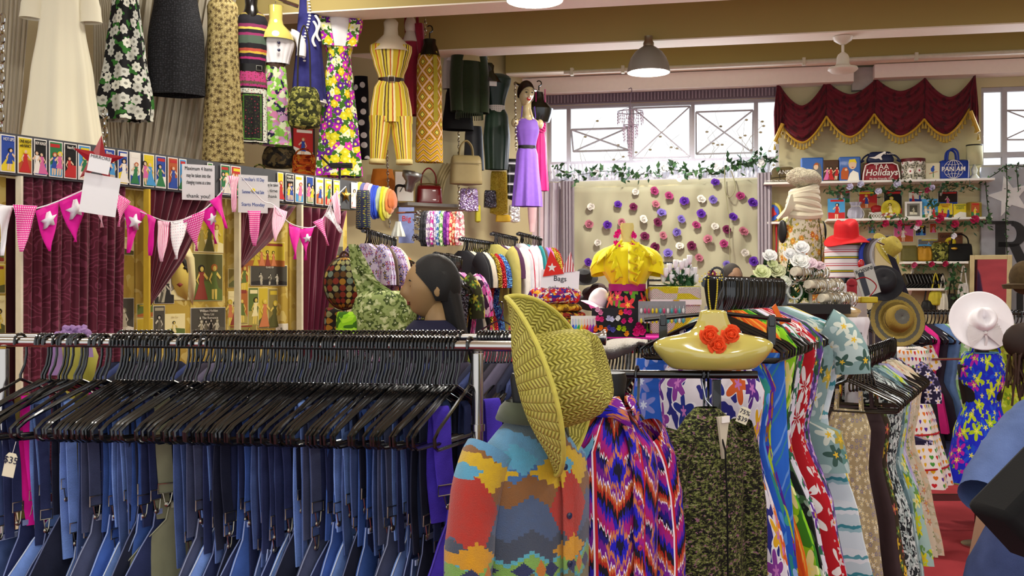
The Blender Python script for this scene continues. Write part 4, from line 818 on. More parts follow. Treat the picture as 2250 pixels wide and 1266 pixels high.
# ================================================================ HAWAIIAN DRESS RACK
HA, HB = Vector(tuple(at(1556, 628, 2.72))), Vector(tuple(at(1716, 621, 3.62))); HA.z = HB.z = 1.612
t = thing('garment_rack', 'black clothes rack running away beside the aisle, loaded with bright tropical dresses', 'clothes rack', (0, 0, 0))
d = (HB-HA).normalized(); g = G(); g.tube([HA-d*.03, HB+d*.05], .011, 12); make('rail', g, BLK, t)
for k in (.10, 1.03):
    p = HA.lerp(HB, k); g = G(); g.box((p.x, p.y, .79), (.025, .025, 1.58)); g.box((p.x, p.y, .015), (.5, .04, .03), -.43); make('post', g, BLK, t)
for k in range(46):
    p = HA.lerp(HB, .01+k*.0215); put_hanger(p, R(-24+rnd.uniform(-9, 9)), 'black hanger tightly packed on the tropical dress rack', 'hangers on the tropical dress rack')
trop = [
 ('strap', .19, .27, .98, HM('e8e0e8', ['5a2a8a', '8a3a9a', 'e07a2a', 'd8602a', '20308a', 'e8b020'], scale=9, petals=5, size=.5, edge='f4f0f4', leaf='2a2a80', leaf_sc=12, center='c878c0'), 'white dress with big purple and orange flowers under the yellow bust', 0),
 ('strap', .18, .25, .95, HM('2058c0', ['5090e0', '9ab8e8', '3aa090'], scale=6, petals=6, size=.48, leaf='2a8a80', leaf_sc=7, center=None), 'royal blue sundress with pale flowers, nearest at the aisle', .07),
 ('strap', .18, .24, 1.0, paint('5a1a9a', ['8a20b0', 'b8d020', '2a5ac0', 'a86a20'], 7), 'purple and lime patterned dress behind the royal blue one', .13),
 ('dress', .17, .27, 1.08, paint('f0701c', ['e85a10', 'f8b040', 'd84810'], 5, stretch=(4, .6, 1)), 'pleated orange sunset dress on the tropical rack', .2),
 ('dress', .18, .29, 1.1, HM('8ad020', ['c8e850', '4a9a20', 'e8f0a0'], scale=8, leaf='3a8a20', leaf_sc=10, center='f0f080'), 'lime green tropical dress with palm leaves', .27),
 ('dress', .17, .25, .98, HM('16181c', ['e8e8e8', '8a9a90', '3a5a40'], scale=13, leaf='3c5a3c', leaf_sc=20, center='d8d8a0'), 'black dress with white flowers on the tropical rack', .34),
 ('dress', .17, .25, 1.0, HM('e8e4f0', ['6a2aa0', 'c02a3a', '2a7a5a', 'a03a90'], scale=11, leaf='2a7050', leaf_sc=22), 'white dress with violet and red flowers on the tropical rack', .41),
 ('dress', .18, .26, 1.02, HM('b81420', ['f0e8e4', 'f4f0ec'], scale=7, petals=5, size=.46, center='b81420', sharp=.45), 'red dress with white hibiscus flowers', .48),
 ('dress', .17, .24, .98, HM('c81c2c', ['f0dcd8', 'e8e0dc'], scale=24, petals=4, size=.34, center=None), 'red dress with a small white print', .55),
 ('dress', .18, .25, 1.0, HM('5a3a8a', ['b090d8', '3a6a4a', 'e0d0f0'], scale=16, leaf='2a5038', leaf_sc=20), 'violet flowered dress behind the red pair', .62),
 ('blouse', .19, .21, .62, HM('86a4a2', ['b0a040', '5a8880', 'd8e0d0', '3a5a50'], scale=11, leaf='b8ccc8', leaf_sc=10), 'teal and sand shirt with palm print at the far end of the tropical rack', .78),
 ('dress', .2, .29, 1.12, stripes([(0, 'd8e8ee'), (.35, '9cc4cc'), (.42, '3a8a98'), (.5, 'c8dce2'), (.72, 'e6eef2'), (.8, '5aa0ac'), (.86, 'e0ecf0')], .16, 1, wob=.03), 'white and teal seascape dress at the far end of the tropical rack', .86),
 ('dress', .17, .22, .95, HM('e8c84a', ['f0f0e0', '8a9a40', 'c85a8a'], scale=14), 'yellow flowered dress behind the seascape dress', .93)]
for i, (kd, w, hem, L, m, lb, k) in enumerate(trop):
    p = HA.lerp(HB, .02+k); garment('tropical_dress' if kd != 'blouse' else 'tropical_shirt', lb, 'dress' if kd != 'blouse' else 'shirt', p, R(-46+40*k+rnd.uniform(-4, 4)), m, kd, w+.035*k, hem+.06*k, L, .035, i, 6, .2)
t0 = garment('wrap_skirt', 'blue skirt with lilac flowers clipped up left of the yellow bust', 'skirt', at(1512, 628, 2.86), R(-18), HM('2a62c8', ['8a90d8', 'a8b0e8', '4a80d8'], scale=12, petals=6, size=.5, center='e0e8ff'), 'skirt', .15, .19, .62, .02, 3)
garment('wrap_skirt', 'blue skirt with pale diagonal stripes clipped up right of the yellow bust', 'skirt', at(1652, 610, 2.80), R(-14), stripes([(0, '2a6ad0'), (.4, '6a9ae0'), (.5, '2a6ad0'), (.7, '3a8a9a'), (.78, '2a6ad0')], .11, 0, zig=.9, zigp=3), 'skirt', .085, .12, .95, .02, 4)
def clip_hanger(p, rz, label):
    t = thing('clip_hanger', label, 'hanger', tuple(p), rz, 'clip hangers'); g = G()
    g.tube([(-.017*math.cos(a), 0, .002+.017*math.sin(a)) for a in (PI*k/8 for k in range(9))]+[(.017, 0, -.03), (0, 0, -.07), (0, 0, -.1)], .003, 6); g.tube([(-.19, 0, -.12), (0, 0, -.1), (.19, 0, -.12)], .0055, 8); make('bar', g, BLK, t)
    for s in (-1, 1): g = G(); g.box((s*.14, 0, -.15), (.022, .022, .07)); g.box((s*.14, -.012, -.12), (.016, .01, .03)); make('clip', g, BLK, t, bevel=.002)
clip_hanger(at(1575, 604, 2.70), R(-8), 'black clip hanger in front of the packed hanger hooks, above the yellow bust')
# black velvet pendant with gold beads
t = thing('bead_necklace', 'gold bead chain over a black velvet stand above the yellow bust', 'necklace', tuple(at(1564, 640, 2.66)))
g = G(); g.lathe([(.001, .035), (.016, .03), (.02, .01), (.014, -.03), (.006, -.06), (.001, -.065)], 16, sy=.6); g.tube([(0, 0, -.06), (0, .01, -.22)], .004, 6); make('velvet_stand', g, plain('0c0a0a', .95, .1), t)
g = G()
for s in (-1, 1):
    for k in range(22): g.ell((s*(.012-.010*(k/22)**2), -.014, .03-k*.0045), .0022, 6, 4)
for k in range(18): a = k*.35; g.ell((.03*math.cos(a)-.005, -.012, .036+.012*math.sin(a*1.7)), .002, 6, 4)
make('beads', g, gloss('d8c020', .3), t)
g = G(); g.prism([(-.028, 0), (.028, .016), (.03, .004), (-.02, -.012)], -.002, .002); o = make('hair_clip', g, plain('e86a10', .5), loc=tuple(at(1708, 690, 2.75)), rot=(0, R(80), 0)); tag(o, 'small orange fabric strip hanging among the hangers at the right of the bust', 'strap')
# ================================================================ AISLE RACK
AA, AB = at(1858, 780, 3.95), at(1965, 765, 5.3); AA.z = AB.z = 1.325
t = thing('garment_rack', 'low black clothes rack of pastel dresses beside the red carpet', 'clothes rack', (0, 0, 0))
g = G(); g.tube([AA, AB], .012, 12); make('rail', g, BLK, t)
for k in (.3, .98):
    p = AA.lerp(AB, k); g = G(); g.box((p.x, p.y, .655), (.025, .025, 1.29)); g.box((p.x, p.y, .015), (.5, .04, .03), -.4); make('post', g, BLK, t)
for k in range(26): put_hanger(AA.lerp(AB, .03+k*.037), R(-28+rnd.uniform(-8, 8)), 'black hanger on the low rack of pastel dresses', 'hangers on the low aisle rack')
aisle = [(.11, .15, .95, HM('a89a78', ['d8d0b0', '7a7a9a', 'e0dcc8'], scale=40, petals=5, size=.4), 'beige dress with tiny flowers at the near end of the low rack', .05, 'strap'),
 (.15, .2, .93, plain('3a2a2c', .8, .2), 'dark brown slip dress on the low rack', .13, 'strap'), (.16, .2, .9, HM('3a3020', ['d8b030', 'b85a50', '5a7a3a'], scale=18), 'brown dress with yellow and coral flowers', .2, 'strap'),
 (.17, .24, .98, paint('d8e0dc', ['202428', 'a8b8b4', '2c3034'], 28), 'black and white scroll print dress on the low rack', .3, 'dress'), (.17, .23, .96, paint('7a9aa0', ['a8c0c0', '5a7a84'], 14), 'grey teal printed dress on the low rack', .42, 'dress'),
 (.16, .24, .95, HM('a8c8c0', ['e0d820', 'c8d830', 'f0f0a0'], scale=13, leaf='6a9a50', leaf_sc=16), 'aqua dress with yellow flowers on the low rack', .52, 'dress'), (.16, .22, .95, paint('a8a0d0', ['c8c0e0', '8a90c0'], 10), 'lilac dress on the low rack', .6, 'dress'),
 (.16, .23, .98, HM('d8ccb0', ['c88a70', 'e8dcc8', '8a9a6a'], scale=24), 'cream dress with faded roses on the low rack', .7, 'dress'), (.17, .26, 1.0, paint('d8d0b8', ['c0b898', 'e0c8a8'], 20), 'sheer cream dress at the far end of the low rack', .8, 'dress'), (.14, .19, .5, HM('20183a', ['8a80b0', 'd8d0e0'], scale=20), 'navy blouse with small flowers on the low rack', .88, 'blouse')]
for i, (w, hem, L, m, lb, k, kd) in enumerate(aisle): garment('sundress', lb, 'dress', AA.lerp(AB, k), R(-46+20*k+rnd.uniform(-5, 5)), m, kd, w, hem, L, .03, i+40, 6, .2)
# back rack along the right
BA, BB = at(1880, 690, 7.1), at(2330, 690, 6.9); BA.z = BB.z = 1.43
t = thing('garment_rack', 'long black rack behind the two hatted dummies', 'clothes rack', (0, 0, 0))
g = G(); g.tube([BA, BB], .012, 10); make('rail', g, BLK, t)
for k in (.02, .6, .98):
    p = BA.lerp(BB, k); g = G(); g.box((p.x, p.y, .7), (.025, .025, 1.4)); make('post', g, BLK, t)
g = G(); g.box(((BA.x+BB.x)/2, 6.75, .22), (BB.x-BA.x, .04, .04)); make('base_bar', g, metal('7a4a4a', .5), t)
bk = [(1905, '2a2430', 0, .85), (1925, '3a3a5a', 0, .9), (2000, '1a1420', 0, .9), (2018, 'd02080', 0, .8), (2036, '201828', 0, .85), (2062, '5a78a8', 1, 1.0), (2082, None, 2, 1.05), (2102, '8ac078', 1, 1.05), (2212, 'b8c820', 3, 1.0), (2232, 'a8b830', 1, .95), (2246, 'd85a80', 1, .6), (2262, '8a6a5a', 1, .9), (2285, '4a3a6a', 1, .9)]
for i, (px, h, kd, L) in enumerate(bk):
    m = plain(h, .8, .2) if kd in (0, 1) else (paint('e0ecd8', ['7ac060', 'a8d890'], 9) if kd == 2 else HM('b0c428', ['d8e060', '7a9a20'], scale=10))
    lbs = ['dark garment behind the striped straw hat', 'grey blue garment behind the striped straw hat', 'black garment right of the heart print dress', 'magenta garment right of the heart print dress', 'near black garment left of the blue dress', 'slate blue dress left of the bright flowered dress', 'white and green leafy dress beside the bright flowered one', 'pale green plain dress beside the bright flowered one', 'yellow green flowered dress right of the dummy', 'lime dress at the right edge', 'pink top at the right edge', 'tan garment beyond the right edge', 'violet garment beyond the right edge']
    p = on_rail(BA, BB, px); garment('hanging_dress', lbs[i], 'dress', p, R(-62), m, 'dress', .18, .26, L, .05, 60+i, 6, .2)
for k in range(42): put_hanger(on_rail(BA, BB, 1888+k*8.6), R(-60+rnd.uniform(-8, 8)), 'black hanger on the long rack behind the hatted dummies', 'hangers on the back right rack')
# ================================================================ HATTED DUMMIES
def dress_on(name, label, loc, rot, mat, prof, nf=8, amp=.1, parts=(), straps=None, seed=1, nr=34, seg=72, cat='dress'):
    t = thing(name, label, cat, loc, rot); g = G(); loft_cloth(g, prof, nf, amp, seg, nr, seed, top_amp=.02); make('dress_body', g, mat, t)
    if straps:
        for s in (-1, 1): g = G(); g.ribbon(straps(s), .012, .0012, (1, 0, 0)); make('strap', g, mat, t)
    return t
n = N('heart_print', .8); u = n.vmath('SCALE', n.uv(), 24); v = n.new('ShaderNodeTexVoronoi', voronoi_dimensions='2D'); n.put(v.inputs['Vector'], u); v.inputs['Scale'].default_value = 1; v.inputs['Randomness'].default_value = .25
d_ = n.sep(n.vmath('SUBTRACT', u, v.outputs['Position'])); ax_ = n.math('ABSOLUTE', d_[0]); yy = n.math('SUBTRACT', d_[1], n.math('MULTIPLY', n.math('SQRT', ax_), .42))
hd = n.math('ADD', n.math('MULTIPLY', ax_, ax_), n.math('MULTIPLY', yy, yy)); n.col(n.mix(n.math('LESS_THAN', hd, .075), lin('f0ece8'), n.pal(n.sep(v.outputs['Color'])[0], [lin(c) for c in ('c8202c', 'e8b820', '5a2a9a', '4a9a3a', 'e07a20')]))); HEART = n.m
m1 = at(1985, 748, 6.3); bust_form(tuple(m1), R(20), 'black torso form in the heart print dress under the striped straw hat', .12, .15, .1, .75)
t = dress_on('heart_print_dress', 'white dress printed with coloured hearts on a black form', tuple(m1), R(18), HEART, [(-.035, .10, .075), (-.05, .17, .1), (-.12, .175, .12), (-.28, .155, .12), (-.31, .15, .11), (-.33, .152, .112), (-.5, .2, .16), (-.88, .29, .24)], 9, .09)
for z_ in (-.56, -.76): g = G(); q = prof_at([(-.31, .155, .115), (-.5, .205, .165), (-.88, .296, .246)], z_); g.tube([(q[0]*1.01*math.cos(a), q[1]*1.02*math.sin(a), z_) for a in (2*PI*k/48 for k in range(48))], .006, 6, True); make('red_piping', g, plain('b01828', .7), t)
for s in (-1, 1): g = G(); sleeve(g, (s*.15, 0, -.06), (s*.21, 0, -.18), .06, .07, .8, None, 14); make('short_sleeve', g, HEART, t)
c = at(1972, 702, 6.05)
t = thing('striped_straw_hat', 'wide straw hat ringed in brown and grey over the heart print dress', 'hat', tuple(c)); az = Vector((-.05, -.96, .22)).normalized(); ax = Vector((1, 0, 0)); ax = (ax-az*ax.dot(az)).normalized(); ay = az.cross(ax); t.rotation_euler = Matrix((ax, ay, az)).transposed().to_euler()
n = N('ringed_straw', .8); o_ = n.obj(); s3_ = n.sep(o_); rr_ = n.math('SQRT', n.math('ADD', n.math('MULTIPLY', s3_[0], s3_[0]), n.math('MULTIPLY', n.math('DIVIDE', s3_[1], 1.05), n.math('DIVIDE', s3_[1], 1.05))))
f = n.math('ADD', n.math('DIVIDE', rr_, .17), n.math('MULTIPLY', n.noise(o_, 90, 1), .05)); n.col(n.mix(n.math('MULTIPLY', n.noise(o_, 220, 1), .5), n.ramp(f, [(0, lin('6a6a64')), (.27, lin('a08638')), (.5, lin('8a7434')), (.6, lin('b09a48')), (.68, lin('62625a')), (.80, lin('a89450')), (.95, lin('4a4a44'))]), lin('3c3820'))); n.bump(n.noise(n.vmath('SCALE', o_, 1), 260, 1), .6, .004)
g = G(); e = hat_mesh(g, .075, .085, .162, .0, 56, .0, sy=1.02, flare=-.02); make('hat_body', g, n.m, t, solid=.003, sharp=180)
g = G(); g.lathe([(.0775, .004), (.079, .01), (.078, .02)], 40); make('hat_band', g, plain('4a3a28', .7), t)
m2 = at(2157, 775, 6.35); bust_form(tuple(m2), R(-5), 'black torso form in the bright flowered dress under the white hat', .12, .15, .1, .7)
FLB = floral('1c2ad0', ['b8d820', '9ac818', 'c8e020', '2038d8', 'c020b0', '1a50e0'], scale=11, petals=5, size=.66, center='f0f060', sharp=.35, rnd=.9, small=['1850d8', '1830d0', 'c0e020', '8ab818'])
t = dress_on('flowered_sundress', 'blue, lime and magenta flowered sundress on a black form', tuple(m2), R(-5), FLB, [(.0, .10, .07), (-.03, .125, .09), (-.08, .14, .11), (-.16, .138, .11), (-.29, .112, .09), (-.32, .112, .09), (-.5, .165, .13), (-.80, .215, .17)], 9, .07, straps=lambda s: [(s*.09, -.075, -.01), (s*.075, -.07, .03), (s*.06, 0, .05)])
g = G(); g.tube([(.098*math.cos(a), .074*math.sin(a), .0) for a in (2*PI*k/40 for k in range(40))], .004, 6, True); make('neck_trim', g, plain('4a90c0', .7), t)
g = G(); g.tube([(.217*math.cos(a), .172*math.sin(a), -.80) for a in (2*PI*k/40 for k in range(40))], .005, 6, True); make('hem_lace', g, plain('8a9a50', .7), t)
c = at(2156, 706, 6.1); WHATM = plain('f2f0f4', .8, .03)
t = thing('white_sun_hat', 'large white felt hat with a pleated bow over the flowered sundress', 'hat', tuple(c)); az = Vector((-.12, -.93, .3)).normalized(); ax = Vector((1, 0, 0)); ax = (ax-az*ax.dot(az)).normalized(); ay = az.cross(ax); t.rotation_euler = Matrix((ax, ay, az)).transposed().to_euler()
g = G(); hat_mesh(g, .072, .095, .185, 0, 56, .02, sy=.98, flare=-.015); make('hat_body', g, WHATM, t, solid=.004, sharp=180)
g = G(); rows = []
for s in (-1, 1):
    for j in range(9):
        a = R(-35+70*j/8); g.ribbon([(0, -.085, .04), (s*.06*math.cos(a), -.085+.07*math.sin(a)-.01, .045), (s*.10*math.cos(a), -.085+.11*math.sin(a)-.01, .03)], [.004, .012, .018], .001, (0, 1, .3))
g.ribbon([(0, -.085, .042), (.006, -.12, .03), (.0, -.155, .012)], .014, .001); g.ell((0, -.085, .045), .012, 10, 6); make('pleated_bow', g, plain('dcd8d8', .7, .1), t)
# steel arm between the dummies
g = G(); a, b = at(2047, 790, 6.3), at(2112, 789, 6.3); g.tube([a, b], .008, 6); o = make('steel_arm', g, CHROME); tag(o, 'short steel arm reaching towards the flowered sundress', 'display arm')

# ================================================================ PEOPLE
def head_geo(g, r=(.072, .092, .115), smile=0, nose=1):
    rows = []; nu, nv = 40, 30
    def bumpf(d, c, w): c = Vector(c).normalized(); return math.exp(-((d-c).length/w)**2)
    for i in range(nv+1):
        th = PI*i/nv; row = []
        for j in range(nu):
            ph = 2*PI*j/nu; d = Vector((math.sin(th)*math.cos(ph+PI/2), math.sin(th)*math.sin(ph+PI/2), math.cos(th)))
            k = 1.0; x, y, z = d
            if z < 0: x *= 1-.30*(-z)**1.3; y = y*(1-.16*(-z)) - .10*(-z) if y < 0 else y*(1-.45*(-z)**1.2)
            p = Vector((x*r[0], y*r[1], z*r[2]))
            p.y -= .024*nose*bumpf(d, (0, -1, -.22), .15)+.010*nose*bumpf(d, (0, -1, -.02), .12); p.y += .010*(bumpf(d, (.38, -1, .03), .22)+bumpf(d, (-.38, -1, .03), .22)); p.y -= .007*bumpf(d, (0, -1, -.56), .16)+.010*bumpf(d, (0, -.75, -1), .25)+.005*bumpf(d, (0, -1, .28), .4)
            row.append(p)
        rows.append(row)
    g.grid(rows, True)

def person(label, loc, rz, H, skin, hairm, topm, botm, hair='long', arms=((0, 0), (0, 0)), cat='person', scale=1.0):
    """standing person; loc on the floor, faces local -y; head tilt fixed"""
    t = thing('person', label, cat, loc, rz); k = H/1.70; sk = plain(skin, .5, .05, spec=.4)
    hz = 1.585*k; g = G(); head_geo(g); g.v = [v*k+Vector((0, -.01, hz)) for v in g.v]
    g.tube([(0, .018, hz-.06*k), (0, .022, hz-.12*k), (0, .02, hz-.19*k)], [.052*k, .05*k, .075*k], 16)
    g.lathe([(.05, 1.41), (.10, 1.40), (.16, 1.36), (.165, 1.28), (.15, 1.15), (.125, 1.03), (.155, .9), (.15, .8), (.02, .76)], 28, sx=k, sy=k*.66, M=Matrix.Diagonal((1, 1, k, 1)))
    for s in (-1, 1):
        g.tube([(s*.085*k, 0, .85*k), (s*.09*k, -.005, .5*k), (s*.09*k, .01, .28*k), (s*.09*k, .015, .06*k)], [.088*k, .058*k, .052*k, .036*k], 14); g.ell((s*.09*k, -.04, .035), (.042, .12, .035), 12, 8)
        sh = Vector((s*.175*k, 0, 1.34*k)); el = Vector((s*.235*k, .01, 1.06*k)); wr = Vector((s*.24*k, -.06, .83*k)); g.tube([sh, sh.lerp(el, .5), el, el.lerp(wr, .4), wr], [.05*k, .044*k, .037*k, .034*k, .024*k], 14)
        pm = wr+Vector((0, -.02, -.055)); g.ell(pm, (.016, .036, .05), 10, 8)
        for f in range(4): b0 = pm+Vector((0, -.026+f*.017, -.035)); g.tube([b0, b0+Vector((-s*.006, -.004, -.03)), b0+Vector((-s*.018, -.004, -.055+.008*abs(f-1.3)))], [.0085, .008, .006], 8)
        g.tube([pm+Vector((0, -.03, .015)), pm+Vector((-s*.012, -.052, -.012)), pm+Vector((-s*.016, -.056, -.035))], [.01, .009, .007], 8)
        g.ell((s*.071*k, .012, hz-.012), (.008, .018, .03), 10, 8); g.ell((s*.075*k, .014, hz-.012), (.003, .011, .02), 8, 6)
    make('body', g, sk, t, sharp=180)
    for s in (-1, 1):
        g = G(); g.ell((s*.030*k, -.077*k, hz+.004), (.013, .008, .007), 12, 8); e = make('eye', g, gloss('e8e4dc', .2), t)
        g = G(); g.ell((s*.030*k, -.0835*k, hz+.004), (.0055, .003, .0055), 10, 6); make('iris', g, gloss('1a100c', .2), e)
        g = G(); g.tube([(s*.015*k, -.088*k, hz+.020), (s*.032*k, -.088*k, hz+.026), (s*.05*k, -.072*k, hz+.018)], [.002, .003, .0015], 6); make('eyebrow', g, hairm, t)
    g = G(); g.ell((0, -.0905*k, hz-.058), (.021, .007, .005), 12, 6); g.ell((0, -.090*k, hz-.065), (.017, .007, .005), 12, 6); make('lips', g, plain('8a4a40', .5, 0), t)
    g = G(); rows = []; r3 = (.080, .103, .122)
    for i in range(15):
        th = PI*.66*i/14; row = []
        for j in range(40):
            ph = 2*PI*j/40; front = max(0, -math.sin(ph)); th2 = th*(1-.52*front**.7); row.append((k*r3[0]*math.sin(th2)*math.cos(ph)*(1+.018*math.sin(31*ph)+.02*math.sin(9*ph+i)), .008+k*r3[1]*math.sin(th2)*math.sin(ph), hz+.006+k*r3[2]*math.cos(th2)))
        rows.append(row)
    g.grid(rows, True)
    if hair == 'long':
        rows = []
        for i in range(16):
            q = i/15; z_ = hz+.06-q*.42; w_ = lerp(.07, .045, q)*k; d_ = lerp(.055, .03, q)*k; cy = lerp(.035, .10, min(1, q*1.6)); rows.append([(w_*math.cos(a)*(1+.06*math.sin(7*a)+.05*math.sin(23*a+i*.3)), cy+d_*math.sin(a)*(1+.06*math.cos(9*a)), z_) for a in (2*PI*j/28 for j in range(28))])
        g.grid(rows, True, cap0=True, cap1=True)
    make('hair', g, hairm, t, sharp=180)
    g = G(); loft_cloth(g, [(1.46*k, .06*k, .07*k), (1.43*k, .11*k, .10*k), (1.38*k, .19*k, .125*k), (1.25*k, .185*k, .125*k), (1.05*k, .16*k, .12*k), (.85*k, .185*k, .135*k)], 7, .05, 56, 22, 3)
    for s in (-1, 1): sleeve(g, (s*.16*k, 0, 1.36*k), (s*.245*k, -.05, .88*k), .066*k, .045*k, 1, (s*.255*k, .03, 1.1*k), 16, n=12)
    make('top', g, topm, t)
    g = G(); 
    for s in (-1, 1): sleeve(g, (s*.075*k, 0, .9*k), (s*.095*k, .01, .07*k), .115*k, .075*k, 1, None, 20, n=14, seed=4)
    make('trousers', g, botm, t); return t
HAIRB = plain('100d0b', .62, .5, sc_=90, spec=.35, bump=.9)
p = at(950, 633, 3.95); person('girl with long black hair in a navy top, walking left behind the racks', (p.x, p.y, 0), R(-82), 1.72, '9a7a50', HAIRB, plain('14142e', .9, .1), plain('22222c', .9, .1))
p = at(1608, 633, 8.3); person('dark haired person far back, mostly hidden by the packed hanger hooks', (p.x, p.y, 0), R(20), 1.79, '8a6a50', plain('2a2420', .8, .3), plain('6a6a70', .9, .1), plain('22222c', .9, .1), hair='short')
# denim clad shopper at the right edge and the black bag
DJ = denim('50628e', .9); DJ2 = denim('3c4a74', .9)
p = at(2440, 633, 2.0); t = person('person in a blue denim jacket and denim skirt cut off by the right edge', (p.x, p.y, 0), R(150), 1.62, 'a88468', plain('3a2a1c', .6, .3), DJ, DJ2)
for c_ in list(t.children):
    if c_.name.startswith('top'): bpy.data.objects.remove(c_)
g = G(); loft_cloth(g, [(1.40, .065, .06), (1.37, .11, .085), (1.33, .185, .12), (1.22, .20, .145), (1.02, .19, .15), (.93, .2, .16)], 6, .06, 56, 22, 3); make('denim_jacket', g, DJ, t)
inv = Matrix.Rotation(-R(150), 4, 'Z')
for a_, b_, c2_ in (((2300, 925, 2.0), (2158, 1095, 1.86), (2215, 970, 1.95)), ((2600, 925, 2.0), (2640, 1100, 2.0), (2640, 1000, 2.0))): g = G(); sleeve(g, *[inv @ (at(*q)-Vector((p.x, p.y, 0))) for q in (a_, b_)], .058, .045, 1, inv @ (at(*c2_)-Vector((p.x, p.y, 0))), 22, n=16, wr=.05, seed=7); make('jacket_sleeve', g, DJ, t)
g = G()
for z_ in (1.24, 1.02): g.tube([(.19*math.cos(a), .14*math.sin(a), z_) for a in (2*PI*k/40 for k in range(40))], .002, 5, True)
make('stitching', g, plain('9aa8d0', .9), t)
g = G(); loft_cloth(g, [(1.17, .21, .17), (1.0, .27, .2), (.6, .29, .21), (.35, .30, .22)], 7, .08, 56, 18, 5); make('denim_skirt', g, DJ2, t)
c = at(2262, 1118, 1.45); g = G(); hw = .075
g.prism([(-hw, 0), (-.005, -.07), (.09, -.10), (.16, -.03), (.14, .07), (.04, .10)], -.045, .045); t = thing('shoulder_bag', 'plain black bag corner pushed into the frame at the lower right', 'bag', tuple(c), R(12)); make('bag_body', g, plain('0a0a0a', .9, .1), t, bevel=.012, solid=0)
g = G(); g.tube(smooth_path([(.0, 0, .09), (.06, 0, .2), (.12, 0, .06)], 8), .006, 8); make('bag_strap', g, plain('0a0a0a', .9, .1), t)
t = thing('tasselled_bag', 'brown leather bag with dangling gold and tan tassels at the right edge', 'bag', tuple(at(2250, 770, 3.3))); g = G()
r5 = random.Random(8)
for i in range(46):
    x_ = r5.uniform(-.05, .04); y_ = r5.uniform(-.03, .02); l = r5.uniform(.06, .16); z_ = r5.uniform(-.02, .01); g.tube([(x_, y_, z_), (x_+r5.uniform(-.015, .01), y_, z_-l*.5), (x_+r5.uniform(-.02, .015), y_, z_-l)], r5.uniform(.002, .005), 5, m=i % 2)
make('tassels', g, [plain('5a4a20', .6, .3), plain('3a2418', .7, .3)], t); g = G(); g.ell((.0, 0, .03), (.07, .03, .06), 16, 10); make('bag_body', g, plain('2c1c12', .6, .3), t)
t = thing('fur_hat', 'brown fuzzy hat half cut off at the right edge', 'hat', tuple(at(2252, 610, 3.6))); g = G()
g.ell((0, 0, 0), (.05, .06, .06), 20, 14); g.lathe([(.05, -.02), (.075, -.025), (.07, -.04)], 24); make('hat_body', g, plain('4a3a22', 1, .5, sc_=60), t)

# ================================================================ CLOTHES HIGH ON THE LEFT WALL
def LW(px, py, off=.3): return at(px, py, wl(px, off))
SK2 = gloss('cfc0a4', .3, .3)
rails = G(); 
t = thing('wall_rail', 'long pale rail hanging high on the left wall under the ceiling beam', 'rail'); a, b = LW(100, 20, .34), LW(900, 20, .34); a.z = b.z = 4.14; g = G(); g.tube([a, b], .012, 8); make('rail', g, WHITE, t)
def hung(name, label, cat, px0, px1, ytop, ybot, mat, prof, off=.34, rot=None, nf=8, amp=.14, seed=0, seg=64, nr=36, body=None, Y=None, flat=.55):
    """garment hung on the wall: prof in fractions (v 0 top..1 hem, width fraction, depth fraction)"""
    cx = (px0+px1)/2; Yd = Y or wl(cx, off); c = at(cx, ytop, Yd); w = (px1-px0)/2250*Yd/2; h = (ybot-ytop)/2250*Yd
    t = thing(name, label, cat, tuple(c), rot if rot is not None else R(12)); g = G()
    loft_cloth(g, [(-v*h, w*a_, w*a_*flat*b_) for v, a_, b_ in prof], nf, amp, seg, nr, seed, top_amp=.08); make(body or 'cloth_body', g, mat, t, sharp=180); t['_'] = 0; del t['_']; return t, w, h
SKIRT = [(0, .45, 1), (.1, .55, 1), (.5, .8, 1), (1, 1, 1)]
# sheer curtains and gowns
n = N('voile', .9, spec=.1); f = n.noise(n.vmath('MULTIPLY', n.obj(), (60, 60, 1)), 1, 2); n.col(n.mix(f, lin('8e8672'), lin('d0c8b4'))); n.p.inputs['Alpha'].default_value = .88; VOILE = n.m
def lwedge(pts, off): q = [LW(x, y, off) for x, y in pts]; return lambda t: q[0].lerp(q[1], t) if len(q) == 2 else (q[0].lerp(q[1], t*2) if t < .5 else q[1].lerp(q[2], t*2-1))
for i, (a, b, c_, d_, lb) in enumerate((((-60, -60), (-60, 330), (72, -60), (40, 330), 'sheer off-white voile panel at the top left corner'), ((205, -60), (205, 340), (250, -60), (300, 345), 'sheer voile panel between the cream gown and the floral dress'), ((300, -60), (245, 380), (530, -60), (445, 400), 'wide sheer voile drape swept behind the black dress'))):
    curtain('sheer_curtain', lb, 'curtain', lwedge([a, b], .98), lwedge([c_, d_], .98), VOILE, 12, .03, 140, 20, seed=20+i, solid=0, group='sheer drapes')
n = N('cream_satin', .55, sheen=.3); n.col(lin('e2dcc0')); n.weave(.1); SATIN = n.m
t, w, h = hung('wedding_gown', 'long cream wedding gown hanging at the top left', 'gown', 52, 218, -70, 335, SATIN, [(0, .35, 1), (.12, .5, 1), (.3, .56, 1), (.6, .78, 1), (1, 1, 1)], 1.5, R(18), 7, .16, 1)
for s, x_ in ((-1, 80), (1, 205)):
    g = G(); sleeve(g, (s*w*.5, 0, -h*.08), (s*w*.72, -.02, -h*.29), w*.22, w*.3, .5, (s*w*.68, 0, -h*.12), 16, n=9); make('sleeve', g, SATIN, t)
t, w, h = hung('floral_dress', 'black dress with white roses and green leaves, high on the left', 'dress', 219, 332, -60, 265, floral('0e0e10', ['c8c8bc', 'dcdccc', 'b8b8ac'], scale=13, petals=7, size=.5, leaf='2f6a24', leaf_sc=13, center='8a8a80', keep=.85, sharp=.12), [(0, .4, 1), (.2, .5, 1), (.55, .72, 1), (.9, 1, 1), (1, .95, 1)], 1.3, R(10), 6, .28, 2)
